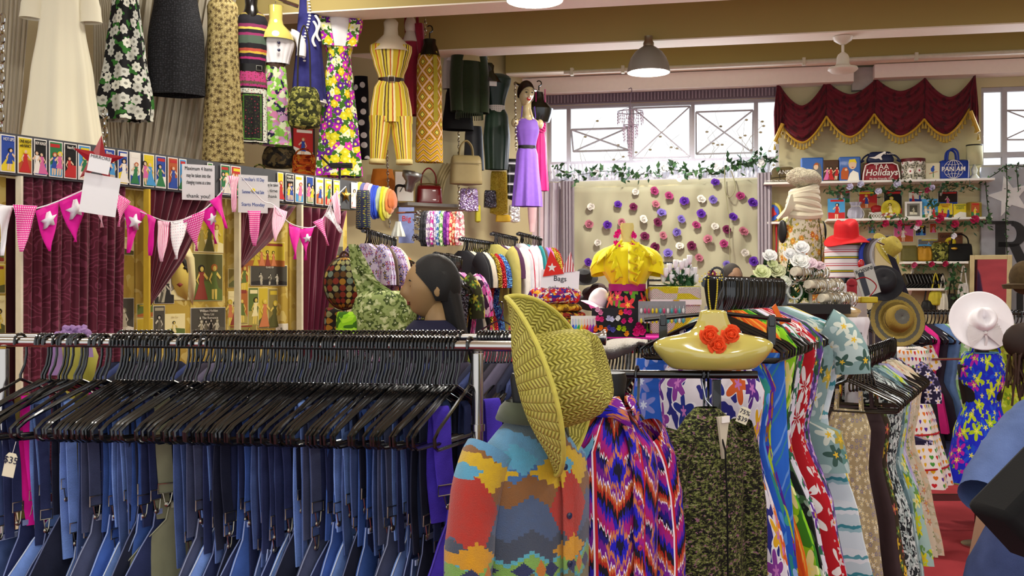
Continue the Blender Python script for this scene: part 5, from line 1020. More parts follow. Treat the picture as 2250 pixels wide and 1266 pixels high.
t, w, h = hung('black_dress', 'black spotted velvet skirt high on the left wall', 'skirt', 326, 447, -40, 210, dots('0c0c0e', ['1e1e22', '2a2a2e'], 60, .33, .6), [(0, .55, 1), (.15, .75, 1), (.5, .98, 1), (1, 1, 1)], 1.3, R(14), 5, .06, 3)
t, w, h = hung('floral_dress', 'long beige dress with small brown flowers on the left wall', 'dress', 444, 534, -5, 358, floral('9a8a58', ['4a3a1c', '5a4824'], scale=22, petals=6, size=.4, leaf='8a7a48', leaf_sc=60, center='3a2a14', small=['6a5a34', 'b0a070']), [(0, .35, .6), (.04, .75, .8), (.12, .72, 1), (.35, .74, 1), (.7, .9, 1), (1, 1, 1)], 1.3, R(16), 5, .1, 4)
FOLK = stripes([(0, '14121a'), (.10, 'a82a6a'), (.14, '2a1a2a'), (.2, 'c8a83a'), (.24, 'b04a3a'), (.29, '1a1418'), (.38, '4a5a4a'), (.52, '8a2a5a'), (.57, '1c1620'), (.63, 'd0b850'), (.67, '7a2a50'), (.73, '15131a'), (.9, '8a7a3a'), (.94, '4a2a3a')], .42, 1, wob=.01)
n = N('scarf_border', .8); o_ = n.sep(n.obj()); ax_ = n.math('ABSOLUTE', n.math('ADD', o_[0], .01)); az_ = n.math('ABSOLUTE', n.math('ADD', o_[2], .82)); dd = n.math('MAXIMUM', ax_, n.math('SUBTRACT', az_, .10))
b_ = n.ramp(n.math('DIVIDE', dd, .2), [(0, lin('12100e')), (.30, lin('4a7a2a')), (.35, lin('12100e')), (.4, lin('c8c8b8')), (.58, lin('12100e')), (.66, lin('a02a6a')), (.75, lin('5a4a3a')), (.85, lin('b03a70'))]); b_ = n.flowers(b_, 45, [lin('1a3a1a'), lin('8a2a3a'), lin('3a3a20')], 4, .26, None, coord=n.comb(o_[0], o_[2])); n.col(b_); SCARFB = n.m
t, w, h = hung('folk_dress', 'dark striped folk dress with a black belt and scarf print skirt', 'dress', 521, 588, 22, 152, FOLK, [(0, .3, 1), (.08, .8, 1), (.2, 1, 1), (.6, .95, 1), (.95, .8, 1), (1, .78, 1)], 1.25, R(24), 8, .05, 5, body='bodice')
g = G(); loft_cloth(g, [(-h*1.0, w*.78, w*.45), (-h*1.25, w*.95, w*.5), (-h*2.25, w*1.08, w*.6)], 9, .12, 64, 24, 3); make('skirt', g, SCARFB, t)
g = G(); loft_cloth(g, [(-h*.93, w*.81, w*.47), (-h*1.06, w*.81, w*.47)], 1, 0, 40, 2); make('belt', g, BLKM, t); g = G(); g.tube([(w*.35+x_*.02, -w*.49, -h+z_*.018) for x_, z_ in ((-1, -1), (1, -1), (1, 1), (-1, 1))], .004, 5, True); make('buckle', g, metal('9a9a90', .4), t)
c = LW(552, 12, 1.25); g = G(); g.lathe([(.055, -.12), (.06, -.06), (.05, -.03), (.045, .0), (.05, .05), (.002, .07)], 20); o = make('mannequin_neck', g, BLK, loc=tuple(c)); tag(o, 'black neck form above the folk dress', 'mannequin')
# peasant blouse and patchwork skirt on a glossy cream dummy
t, w, h = hung('patchwork_skirt', 'green and pink patchwork print skirt under the white peasant blouse', 'skirt', 572, 640, 140, 320, paint('7ab040', ['1e1a3a', 'c87aa0', '8ac04a', 'b88ab0', 'd0d8b0'], 8), [(0, .6, 1), (.1, .68, 1), (.5, .85, 1), (1, 1, 1)], 1.25, R(20), 9, .12, 6)
g = G(); loft_cloth(g, [(.01, w*.61, w*.35), (-.06, w*.63, w*.36)], 1, 0, 40, 2); make('belt', g, plain('3a2414', .5, .1), t)
WBL = plain('e8e6e4', .9, .04)
t, w, h = hung('peasant_blouse', 'white puff sleeved blouse with three dark buttons on a cream dummy', 'blouse', 570, 648, 66, 140, WBL, [(0, .7, .8), (.1, .85, 1), (.4, .95, 1), (1, .66, 1)], 1.25, R(22), 14, .06, 7, body='blouse_body')
for s in (-1, 1): g = G(); sleeve(g, (s*w*.75, 0, -.02), (s*w*1.35, 0, -h*.72), w*.28, w*.26, .8, (s*w*1.5, 0, -h*.1), 18, n=10, wr=.06); make('puff_sleeve', g, WBL, t)
for k in range(3): g = G(); g.ell((0, -w*.58, -h*(.22+k*.22)), (.012, .006, .012), 10, 6); make('button', g, gloss('1a1a3a'), t)
c = LW(606, 60, 1.25); t = thing('torso_form', 'glossy cream dummy neck above the peasant blouse', 'mannequin', tuple(c), R(20)); g = G(); g.lathe([(.14, -.10), (.13, -.06), (.10, -.02), (.06, .02), (.05, .06), (.052, .12), (.055, .165), (.002, .175)], 28, sy=.75); make('torso', g, SKIN_F, t)
g = G(); g.tube(smooth_path([(0, 0, .17), (0, 0, .24), (.02, 0, .27), (0, 0, .3), (-.02, 0, .27)], 4), .003, 6); make('hook', g, CHROME, t)
# indigo dress
t, w, h = hung('indigo_dress', 'indigo blue maxi dress with white embroidered borders', 'dress', 640, 716, -40, 222, denim('2c2c68', 1.0), [(0, .5, 1), (.2, .55, 1), (.5, .72, 1), (1, 1, 1)], 1.2, R(18), 5, .12, 8)
g = G()
for x0, x1, ya, yb in ((-.1, -.25, .15, .68), (.25, .35, .35, .55), (.35, .62, .3, .5)):
    for k in range(22): q = k/21; xx = lerp(x0, x1, q)*w+.02*math.sin(q*6); zz_ = -h*lerp(ya, yb, q); g.ell((xx, -w*.42*math.sqrt(max(.1, 1-(xx/w)**2))-.012, zz_), (.012, .006, .008), 6, 4)
make('embroidery', g, WHITE, t); g = G(); loft_cloth(g, [(-h*.985, w*1.0, w*.56), (-h*1.015, w*1.02, w*.57)], 5, .12, 64, 2, 8); make('lace_hem', g, WHITE, t)
c = LW(555, 2, .9); 
# tapestry bags
TAP = paint('4a4c1a', ['7a7a34', '1e2008', '98964a', '2c2e10'], 16, .9)
def bag(name, label, c, w, h, d, mat, handle=None, hh=.12, rot=0, soft=1, hmat=None, flat=False, group=None, hw=.35, power=.8, clasp=None):
    t = thing(name, label, 'bag', tuple(c), rot, group); g = G()
    if soft: loft_cloth(g, [(h/2, w*.30, d*.25), (h*.46, w*.38, d*.5), (h*.3, w*.46, d*.85), (0, w*.52, d), (-h*.35, w*.5, d), (-h*.47, w*.42, d*.8), (-h/2, w*.1, d*.2)], 9, .06, 40, 18, 3, top_amp=1.6, capt=True)
    else: loft_cloth(g, [(h/2, w*.40, d*.3), (h*.48, w*.44, d*.5), (h*.3, w*.47, d*.9), (-h*.4, w*.5, d), (-h*.48, w*.49, d*.9), (-h/2, w*.42, d*.7), (-h/2-.001, .01, .01)], 2, .01, 40, 18, 3, power=.45, capt=True)
    make('bag_body', g, mat, t)
    if handle:
        for yy_ in ((-d*.25, d*.25) if handle == 2 else (0,)):
            g = G(); g.tube(smooth_path([(-w*hw, yy_, h*.42), (-w*hw*.8, yy_, h*.42+hh*.7), (0, yy_, h*.45+hh), (w*hw*.8, yy_, h*.42+hh*.7), (w*hw, yy_, h*.42)], 6), .007, 8); make('handle', g, hmat or mat, t)
    if clasp: g = G(); g.ell((0, -d*.6, h*.44), (.016, .012, .012), 10, 8); g.tube([(-w*.38, -d*.3, h*.47), (0, -d*.4, h*.5), (w*.38, -d*.3, h*.47)], .006, 8); make('clasp', g, clasp, t)
    return t
bag('tapestry_bag', 'green and brown tapestry handbag hanging beside the indigo dress', LW(668, 238, 1.5), .24, .32, .07, TAP, 1, .48, R(12), hw=.2, hmat=plain('2a2418', .8))
bag('tapestry_bag', 'dark brown gathered handbag under the patchwork skirt', LW(614, 346, .7), .27, .19, .08, paint('241c10', ['4a3a20', '0e0a06', '5a4c2c'], 14, .7), 1, .1, R(12))
# floral maxi dress on a dummy with white collar
MAXI = floral('3a6a18', ['d8d020', 'b020b0', '6a1a90', 'e8e8c0', 'd030b0', '5a1a8a', 'e0c820'], scale=15, petals=6, size=.6, center='f0e860', leaf='e0e4c8', leaf_sc=26, sharp=.15, rnd=.9)
t, w, h = hung('floral_maxi_dress', 'purple, yellow and magenta flowered maxi dress on a dummy with a white collar', 'dress', 694, 796, 88, 388, MAXI, [(0, .60, .8), (.05, .62, 1), (.12, .50, 1), (.3, .62, 1), (.7, .85, 1), (1, 1, 1)], 1.2, R(14), 7, .16, 9)
g = G(); loft_cloth(g, [(.21, w*.25, w*.2), (.19, w*.45, w*.3), (.1, w*.66, w*.38), (-.06, w*.6, w*.36)], 9, .04, 48, 10); make('white_collar', g, WBL, t)
for s in (-1, 1):
    g = G(); g.ribbon(smooth_path([(s*w*.48, -w*.38, -.06), (s*w*.62, -w*.34, .1), (s*w*.72, -w*.1, .21), (s*w*.75, w*.15, .18), (s*w*.6, w*.3, 0)], 6), .09, .003, (1, 0, 0)); make('shoulder_strap', g, MAXI, t); g = G(); g.ell((s*w*.82, 0, .15), (w*.2, w*.28, .11), 16, 10); make('puff_sleeve', g, MAXI, t)
c = LW(744, 22, 1.2); t = thing('lipped_mannequin', 'cream mannequin chin and red lips cut off at the top, above the floral maxi dress', 'mannequin', (c.x, c.y, c.z+.03), R(12)); g = G(); g.tube([(0, .02, -.16), (0, .02, -.05), (0, .015, .03)], [.07, .05, .052], 18); hg = G(); head_geo(hg); b_ = len(g.v); g.v += [v*1.0+Vector((0, 0, .12)) for v in hg.v]; g.f += [tuple(i+b_ for i in f) for f in hg.f]; g.u += hg.u; g.m += hg.m
make('head_and_neck', g, SKIN_F, t, sharp=180); g = G(); g.ell((0, -.092, .062), (.02, .007, .008), 12, 6); make('lips', g, plain('b01a20', .3, 0), t)
# polka dot dress
hung('polka_dot_dress', 'black dress with large white spots behind the floral maxi', 'dress', 772, 814, 168, 350, dots('0c0c16', ['e8e8e8'], 9, .24, .5), [(0, .7, 1), (.2, .8, 1), (1, 1, 1)], .3, R(6), 4, .1, 10)
# striped jumpsuit
JS = stripes([(0, 'c8b030'), (.12, 'b8582c'), (.19, 'd8c050'), (.26, 'c0a828'), (.38, 'e0d080'), (.43, '5a4020'), (.5, 'c8b430'), (.58, '5a4424'), (.64, 'dcc858'), (.76, 'b8602c'), (.82, 'e8dca0'), (.9, 'c4ac2c')], .17, 0, wob=.004)
t, w, h = hung('striped_jumpsuit', 'yellow jumpsuit striped in orange and brown with a brown belt', 'jumpsuit', 812, 906, 92, 175, JS, [(0, .52, .6), (.04, .78, .8), (.12, .98, 1), (.25, .98, 1), (.6, .8, 1), (.95, .58, 1), (1, .56, 1)], 1.25, R(10), 9, .05, 11, body='bodice')
g = G(); hh = h; loft_cloth(g, [(-hh, w*.56, w*.34), (-hh*1.25, w*.8, w*.4), (-hh*1.8, w*.95, w*.46), (-hh*2.15, w*.99, w*.46)], 9, .08, 64, 16, 3)
for s in (-1, 1): sleeve(g, (s*w*.46, 0, -hh*2.0), (s*w*.62, 0, -hh*3.15), w*.55, w*.36, .8, None, 24, n=12, wr=.03, seed=2)
make('trousers', g, JS, t)
for s in (-1, 1): g = G(); g.tube([(s*w*.62, 0, -hh*3.12), (s*w*.625, 0, -hh*3.24)], [w*.38, w*.38], 24, caps=False); make('cuff', g, plain('cfc080', .8, .2), t, solid=.004)
g = G(); loft_cloth(g, [(-hh*.97, w*.59, w*.37), (-hh*1.09, w*.59, w*.37)], 1, 0, 40, 2); make('belt', g, plain('2a120c', .4, .1), t); g = G(); g.tube([(x_*.025, -w*.385, -hh*1.03+z_*.025) for x_, z_ in ((-1, -1), (1, -1), (1, 1), (-1, 1))], .004, 5, True); make('buckle', g, metal('c0b8a8', .3), t)
c = LW(859, 90, 1.25); t = thing('torso_form', 'pale plastic torso form holding the striped jumpsuit', 'mannequin', tuple(c), R(10)); g = G(); g.lathe([(.16, -.09), (.14, -.03), (.09, .02), (.06, .05), (.055, .10), (.06, .15), (.04, .175), (.002, .18)], 28, sy=.7); make('torso', g, SK2, t); g = G(); g.tube([(0, 0, .17), (0, 0, .23)]+[(.03*math.sin(a), 0, .26-.03*math.cos(a)) for a in (k*.5 for k in range(10))], .004, 6); make('hook', g, CHROME2, t)
# wine dress with hood
WINE = plain('8a0a2c', .7, .2, sheen=.3)
t, w, h = hung('wine_red_dress', 'deep wine red dress draped over a pale form behind the jumpsuit', 'dress', 878, 930, 75, 254, WINE, [(0, .5, .8), (.06, .75, 1), (.2, .68, 1), (.45, .62, 1), (.52, .6, 1), (1, 1, 1)], 1.0, R(4), 6, .12, 12)
g = G(); rows = [[(w*.62*math.cos(a)*r_, .03+.1*r_*abs(math.sin(a)), .10+.20*math.sin(a)*r_) for a in (PI*k/14*1.0 for k in range(-2, 17))] for r_ in (1.0, .8, .62)]; g.grid(rows); g.tube([(w*.6, -.01, .08), (w*.78, -.02, -.1), (w*.8, -.02, -.25)], [.04, .035, .01], 8); make('draped_hood', g, WINE, t, solid=.006)
c = LW(902, 62, 1.0); g = G(); g.ell((0, 0, .02), (.05, .05, .085), 16, 12); g.tube([(0, 0, -.12), (0, 0, -.03)], [.07, .04], 14); o = make('pale_form', g, gloss('d8c8bc', .4, .1), loc=tuple(c)); tag(o, 'plain pale head form inside the wine red drape', 'mannequin')
# orange geometric dress
n = N('diamond_print', .8); u = n.sep(n.uv()); k1 = n.math('FRACT', n.math('MULTIPLY', n.math('ADD', u[0], n.math('MULTIPLY', u[1], .75)), 9)); k2 = n.math('FRACT', n.math('MULTIPLY', n.math('SUBTRACT', u[0], n.math('MULTIPLY', u[1], .75)), 9))
m_ = n.math('MAXIMUM', n.math('ABSOLUTE', n.math('SUBTRACT', k1, .5)), n.math('ABSOLUTE', n.math('SUBTRACT', k2, .5)))
A_ = n.ramp(m_, [(0, lin('d8c85a')), (.12, lin('6a6a20')), (.2, lin('b8801c')), (.3, lin('7a4a10')), (.36, lin('b8901c')), (.44, lin('d8b0a0'))])
zgz = n.math('FRACT', n.math('ADD', n.math('MULTIPLY', u[1], 22), n.math('MULTIPLY', n.math('PINGPONG', u[0], .05), 22))); B_ = n.ramp(zgz, [(0, lin('c8a020')), (.4, lin('7a5a14')), (.6, lin('d8c0a0')), (.75, lin('b87a1c'))])
n.col(n.mix(n.math('LESS_THAN', n.sep(n.obj())[2], -.80), A_, B_)); DIA = n.m
t, w, h = hung('geometric_dress', 'orange and pink diamond patterned dress with a zigzag hem', 'dress', 912, 974, 100, 357, DIA, [(0, .3, .6), (.03, .4, .7), (.09, .8, .9), (.2, .9, 1), (.5, .92, 1), (1, 1, 1)], 1.15, R(16), 5, .07, 13)
g = G(); g.ribbon([(w*.3, -w*.56, -.06), (w*.35, -w*.58, -h*.3), (w*.35, -w*.59, -h*.66)], .035, .003); make('front_zip', g, plain('9a8a20', .7), t)
c = LW(944, 98, 1.15); g = G(); g.lathe([(.09, -.1), (.07, -.03), (.055, 0), (.055, .04), (.002, .05)], 20); o = make('mannequin_neck', g, BLK, loc=tuple(c)); tag(o, 'black neck form on a hook above the diamond patterned dress', 'mannequin'); g = G(); g.tube([(0, 0, .04), (0, 0, .10)]+[(.025*math.sin(a), 0, .13-.03*math.cos(a)) for a in (k*.5 for k in range(9))], .006, 6); make('hook', g, BLK, o)
# white blouse, black skirt and green jacket
t, w, h = hung('bow_blouse', 'white pussy bow blouse under the dark green jacket', 'blouse', 970, 1012, 112, 196, plain('b8b4ac', .8, .1), [(0, .3, .6), (.1, .7, 1), (.5, .9, 1), (1, .85, 1)], .4, R(14), 8, .06, 14)
g = G(); g.ribbon(smooth_path([(0, -w*.55, -.06), (w*.25, -w*.62, -.12), (w*.1, -w*.6, -.3)], 5), .06, .003); g.ribbon(smooth_path([(0, -w*.55, -.06), (-w*.3, -w*.6, -.1), (w*.4, -w*.62, -.05)], 5), .05, .003); make('bow', g, WBL, t)
hung('black_skirt', 'plain black skirt below the white bow blouse', 'skirt', 970, 1042, 190, 286, plain('0a0a0c', .9, .1), [(0, .6, 1), (.2, .75, 1), (1, 1, 1)], .4, R(14), 4, .05, 15)
GJ = plain('1e2c12', 1, .3, sheen=.4, sc_=40)
t, w, h = hung('green_jacket', 'dark green fringed wool jacket with a cream yoke on the left wall', 'jacket', 1000, 1062, 108, 252, GJ, [(0, .4, .7), (.05, .7, .9), (.15, .88, 1), (1, 1, 1)], .55, R(24), 5, .08, 16)
for s in (-1, 1): g = G(); sleeve(g, (s*w*.75, 0, -h*.1), (s*w*.98, -.02, -h*.97), .07, .06, .9, (s*w*1.08, 0, -h*.3), 18); make('sleeve', g, GJ, t)
g = G(); loft_cloth(g, [(.012, w*.42, w*.4), (-.02, w*.76, w*.54), (-h*.1, w*.92, w*.60), (-h*.2, w*.96, w*.62)], 1, .0, 48, 8); make('cream_yoke', g, plain('a89c70', .9, .1), t)
g = G()
for k in range(40): a = 2*PI*k/40; g.tube([(w*1.01*math.cos(a), w*.58*math.sin(a), -h*.98), (w*1.03*math.cos(a), w*.6*math.sin(a), -h*1.07)], .004, 4)
make('fringe', g, GJ, t)
# emerald dress
t, w, h = hung('green_dress', 'bottle green satin dress with a white studded belt', 'dress', 1058, 1124, 162, 236, plain('0c2418', .35, .3, sheen=.3), [(0, .5, .6), (.06, .85, .8), (.15, 1, 1), (.9, .55, 1), (1, .52, 1)], .55, R(12), 6, .05, 17, body='bodice')
g = G(); loft_cloth(g, [(-h, w*.52, w*.34), (-h*1.25, w*.78, w*.4), (-h*1.9, w*.9, w*.44), (-h*2.85, w*.76, w*.4)], 7, .1, 56, 18, 3); make('skirt', g, plain('0c2c1a', .3, .3, sheen=.4), t)
g = G(); loft_cloth(g, [(-h*.95, w*.57, w*.38), (-h*1.16, w*.57, w*.38)], 1, 0, 40, 2); make('studded_belt', g, dots('d8d4cc', ['6a6a60'], 60, .2, 0), t)
g = G(); g.box((-w*.35, -w*.6, -.1), (.07, .003, .07)); make('price_card', g, WHCARD, t)
c = LW(1072, 168, .55); g = G(); g.lathe([(.13, -.06), (.1, -.01), (.06, .03), (.055, .06), (.06, .1), (.04, .125), (.002, .13)], 24, sy=.7); o = make('mannequin_neck', g, BLK, loc=tuple(c)); tag(o, 'black neck form above the bottle green dress', 'mannequin')
# leather skirt
hung('leather_skirt', 'dark grey leather skirt hanging beside the tan handbag', 'skirt', 1018, 1064, 278, 374, plain('3a3c40', .4, .15), [(0, .75, 1), (.2, .85, 1), (1, 1, 1)], .3, R(6), 4, .05, 18)
# smiling mannequin in violet
t, w, h = hung('violet_dress', 'violet halter dress with a black belt on the smiling mannequin', 'dress', 1126, 1190, 262, 322, plain('7a50b8', .6, .12, sheen=.4), [(0, .6, .9), (.1, .74, 1), (.4, .86, 1), (.9, .64, 1), (1, .6, 1)], .85, R(12), 6, .05, 19, body='bodice')
g = G(); loft_cloth(g, [(-h, w*.6, w*.36), (-h*1.3, w*.75, w*.42), (-h*3.2, w*1.05, w*.6)], 8, .14, 64, 22, 3); make('skirt', g, plain('8458c8', .55, .12, sheen=.4), t)
g = G(); loft_cloth(g, [(-h*.97, w*.63, w*.39), (-h*1.10, w*.63, w*.39)], 1, 0, 40, 2); make('belt', g, BLKM, t)
for s in (-1, 1): g = G(); g.tube([(s*w*.5, -.06, .0), (s*w*.42, -.06, .11)], .005, 6); make('strap', g, plain('5a3a9a', .6), t)
Yv = wl(1158, .85)+.02; c = at(1159, 264, Yv); t = thing('smiling_mannequin', 'painted mannequin with short brown hair and open red smile in the violet dress', 'mannequin', tuple(c), R(22)); g = G(); head_geo(g); kk = .95; g.v = [Matrix.Rotation(R(12), 3, 'Y') @ (v*kk)+Vector((-.02, -.02, .235)) for v in g.v]
g.tube([(0, .0, -.03), (0, 0, .05), (-.01, .0, .1), (-.015, .0, .18)], [.075, .05, .045, .05], 18); g.lathe([(.02, -.3), (.06, -.25), (.075, -.12), (.115, -.05), (.115, -.01), (.07, .02), (.04, .025)], 30, sy=.5)
for s in (-1, 1): g.ell((s*.125, 0, -.03), (.035, .04, .045), 14, 10)
SKM = gloss('c8b88c', .2, .5); make('head_and_torso', g, SKM, t, sharp=180)
hd = Vector((-.02, -.02, .235)); 
g = G(); rows = []
for i in range(13):
    th = PI*.60*i/12; row = []
    for j in range(36): ph = 2*PI*j/36; fr = max(0, -math.sin(ph)); th2 = th*(1-.38*fr); row.append(hd+Vector((.077*math.sin(th2)*math.cos(ph)*(1+.05*math.sin(5*ph)), .008+.098*math.sin(th2)*math.sin(ph), .012+.118*math.cos(th2))))
    rows.append(row)
g.grid(rows, True); make('hair', g, plain('24120c', .4, .2), t, sharp=180)
for s in (-1, 1): g = G(); g.ell(hd+Vector((s*.028-.004, -.079, .004)), (.012, .006, .007), 10, 6); g.tube([hd+Vector((s*.014, -.084, .022)), hd+Vector((s*.03, -.082, .03)), hd+Vector((s*.045, -.07, .024))], .002, 5, m=0); make('eye', g, gloss('1c1410', .3), t)
g = G(); g.ell(hd+Vector((-.008, -.084, -.056)), (.022, .008, .016), 12, 8); m_ = make('mouth', g, plain('c02a30', .3, 0), t); g = G(); g.ell(hd+Vector((-.008, -.089, -.052)), (.014, .005, .007), 10, 6); make('teeth', g, WHITE, m_)
# magenta gown
MAG = plain('c8107a', .55, .15, sheen=.4)
t, w, h = hung('magenta_gown', 'magenta strapped gown with ruched bodice beside the long window', 'gown', 1166, 1206, 248, 292, MAG, [(0, .6, .9), (.2, .65, 1), (.6, .66, 1), (1, .55, 1)], .62, R(8), 8, .05, 20, body='bodice')
g = G()
for k in range(9): q = prof_at([(0, w*.62, w*.36), (-h, w*.58, w*.34)], -h*k/9); g.tube([(q[0]*1.04*math.cos(a), q[1]*1.08*math.sin(a), -h*(k+.4)/9+.01*math.sin(3*a+k)) for a in (2*PI*j/32 for j in range(32))], .009, 6, True)
make('ruching', g, MAG, t); g = G(); loft_cloth(g, [(-h, w*.55, w*.34), (-h*1.6, w*.7, w*.45), (-h*3.9, w*.95, w*.6)], 9, .16, 64, 22, 3); make('skirt', g, MAG, t)
for s in (-1, 1): g = G(); g.tube([(s*w*.5, -.05, .0), (s*w*.5, -.04, .22)], .005, 6); make('strap', g, MAG, t)
c = LW(1184, 228, .62); g = G(); g.lathe([(.002, -.2), (.1, -.18), (.13, -.1), (.14, -.05), (.1, -.01), (.055, .03), (.05, .07), (.04, .11), (.002, .12)], 24, sy=.7); o = make('torso_form', g, BLK, loc=tuple(c)); tag(o, 'black torso form wearing the magenta gown', 'mannequin'); g = G(); g.tube([(0, 0, .11), (0, 0, .17)]+[(.025*math.sin(a), 0, .195-.025*math.cos(a)) for a in (k*.5 for k in range(9))], .006, 6); make('hook', g, BLK, o)
t = thing('wall_rail', 'short chrome rail above the smiling mannequin', 'rail'); g = G(); g.tube([at(1132, 183, wl(1132, .8)), at(1186, 203, wl(1186, .6))], .016, 8); make('rail', g, CHROME2, t)
t = thing('wall_rail', 'chrome rail end above the folk dress', 'rail'); g = G(); g.tube([at(575, -14, wl(575, 1.3)), at(655, 14, wl(655, 1.3))], .016, 8); make('rail', g, CHROME2, t)
# chains
def chain(a, b, label, r=.004, lk=.03, mat=None):
    a, b = Vector(a), Vector(b); n_ = max(2, int((b-a).length/lk)); g = G()
    for k in range(n_):
        c = a.lerp(b, (k+.5)/n_); M_ = Matrix.Translation(c) @ Matrix.Rotation(PI/2*(k % 2), 4, 'Z'); g.tube([M_ @ Vector((.28*lk*math.cos(q), 0, .62*lk*math.sin(q))) for q in (2*PI*j/8 for j in range(8))], r, 4, True)
    o = make('chain', g, mat or CHROME2); tag(o, label, 'chain'); return o
chain(LW(6, 30, 1.5), LW(2, 330, 1.5), 'steel chain hanging down the left edge', .005, .06); chain(LW(231, 240, 1.5), LW(231, 320, 1.5), 'short steel chain below the black floral dress', .006, .06)
chain(LW(935, 28, 1.15), LW(935, 78, 1.15), 'thin chain above the diamond patterned dress'); chain(LW(1071, 108, .55), LW(1071, 146, .55), 'thin chain above the bottle green dress'); chain(LW(1132, 182, 1.0), LW(1134, 330, 1.0), 'thin chain in front of the smiling mannequin')
for i, (px, a_, b_) in enumerate(((859, 32, 62), (902, 20, 45), (744, -30, 0), (552, -40, -14), (606, -20, 26))):
    chain(LW(px, a_-80, 1.2), LW(px, a_+6, 1.2), ['thin chain above the striped jumpsuit', 'thin chain above the wine red dress', 'thin chain above the maxi dress head', 'thin chain above the folk dress', 'thin chain above the cream dummy'][i])
# ================================================================ RACKS BETWEEN THE CHANGING ROOMS AND THE FAR WALL
def rack(A, B, items, ang, label, glabel, nh=18, seed=0, L=1.0, w=.19, hem=.24, low=False, kind=None, name='hanging_garment', hw=.9):
    A, B = Vector(A), Vector(B); B.z = A.z; r = random.Random(seed); d = (B-A).normalized()
    t = thing('garment_rack', label, 'clothes rack'); g = G(); g.tube([A-d*.04, B+d*.04], .012, 10); make('rail', g, BLK, t)
    for k in (.15, .95):
        p = A.lerp(B, k); g = G(); g.tube([(p.x, p.y, 0), (p.x, p.y, A.z)], .011, 8); make('post', g, BLK, t)
    for k in range(nh): put_hanger(A.lerp(B, (k+.5)/nh), ang+R(r.uniform(-7, 7)), glabel, glabel.replace('black hanger', 'hangers'))
    items = [(m, lb+s_, kd) for m, lb, kd in items for s_ in (', front one of two', ', back one of two')]; ang -= R(14)
    for i, (m, lb, kd) in enumerate(items):
        p = A.lerp(B, (i+.5)/len(items)); garment({'dress': 'dress', 'blouse': 'blouse', 'jacket': 'jacket'}[kd], lb, kd, p, ang+R(r.uniform(-6, 6)), m, kd, w*r.uniform(.9, 1.05), hem*r.uniform(.9, 1.1), L*r.uniform(.85, 1.1), .035, seed*20+i, 5, .18, seg=32, nr=14, sl=.2)
PLd = lambda h: plain(h, .85, .15)
rack(at(800, 508, 6.3), at(868, 512, 7.5), [(HM('c8c0d8', ['5a4a9a', '8a3a8a', '3a3a50'], scale=22), 'lilac flowered blouse at the left rack end', 'blouse'), (PLd('5a4a3a'), 'brown top in the left rack', 'blouse'), (HM('b8a8c8', ['6a3a8a', '404070'], scale=20), 'mauve print top in the left rack', 'blouse'), (stripes([(0, 'e8e8e8'), (.5, '181818')], .02, 0, zig=1, zigp=.02), 'black and white checked shirt in the left rack', 'blouse'), (PLd('d8c8b0'), 'beige shirt in the left rack', 'blouse'), (HM('3a2a20', ['e8c820', 'e07020', '8a3a9a'], scale=12, leaf='4a6a20'), 'dark dress with yellow and orange flowers in the left rack', 'dress'),
   (HM('2a2430', ['e8b020', '9a4ac0', '8ab030'], scale=11), 'dark dress with yellow and violet flowers in the left rack', 'dress'), (PLd('c88a8a'), 'dusty pink dress in the left rack', 'dress'), (HM('c02a8a', ['e8d020', '5a2a8a', 'f0f0e0'], scale=12), 'magenta flowered dress in the left rack', 'dress'), (HM('7a8a20', ['c02040', 'e8d020'], scale=10), 'olive and red scarf print dress in the left rack', 'dress')], R(-30), 'black clothes rack of shirts and flowered dresses beside the changing rooms', 'black hanger on the rack beside the changing rooms', 20, 1, L=1.05, w=.2, hem=.27)
rack(at(955, 562, 5.3), at(1010, 560, 6.2), [(HM('2a2a28', ['8a8a3a', '4a4a8a'], scale=18), 'dark olive print dress behind the girl', 'dress'), (paint('8a8a90', ['2a2a30', 'b8b8c0'], 20), 'grey marbled dress behind the girl', 'dress'), (sequin('14141a', '8a8a98', 120), 'black and silver sequin dress behind the girl', 'dress'), (HM('3a3a20', ['b8b040', '6a8a3a'], scale=14), 'green patterned blouse behind the girl', 'blouse'), (PLd('1c1c24'), 'black dress behind the girl', 'dress'), (paint('e8c8dc', ['b02a8a', '3a1a3a', 'd05aa8'], 12), 'pink and black ribbon print blouse right of the girl', 'blouse'), (paint('c8a8d0', ['5a2a7a', '2a1830', 'e04a9a'], 13), 'purple ribbon print blouse right of the girl', 'blouse')], R(-32), 'black clothes rack right behind the long haired girl', 'black hanger on the rack behind the girl', 16, 2, L=.95, w=.18, hem=.22)
rack(at(1014, 527, 7.1), at(1084, 527, 7.9), [(PLd('14141a'), 'black top on the middle rack', 'blouse'), (PLd('b8b0a0'), 'cream satin blouse on the middle rack', 'blouse'), (PLd('1a1a1c'), 'second black top on the middle rack', 'blouse'), (sequin('b89a20', '6a5a10'), 'gold top on the middle rack', 'blouse'), (sequin('8a1020', 'c82030'), 'dark red sequin top on the middle rack', 'blouse'), (sequin('1a2aa0', '5aa0e0'), 'blue sequin top on the middle rack', 'blouse'), (PLd('a8a050'), 'olive yellow top on the middle rack', 'dress'), (PLd('c8c0a0'), 'pale beige cardigan on the middle rack', 'dress')], R(-32), 'black clothes rack of sequin tops in the middle of the left side', 'black hanger on the sequin top rack', 18, 3, L=.8, w=.17, hem=.2)
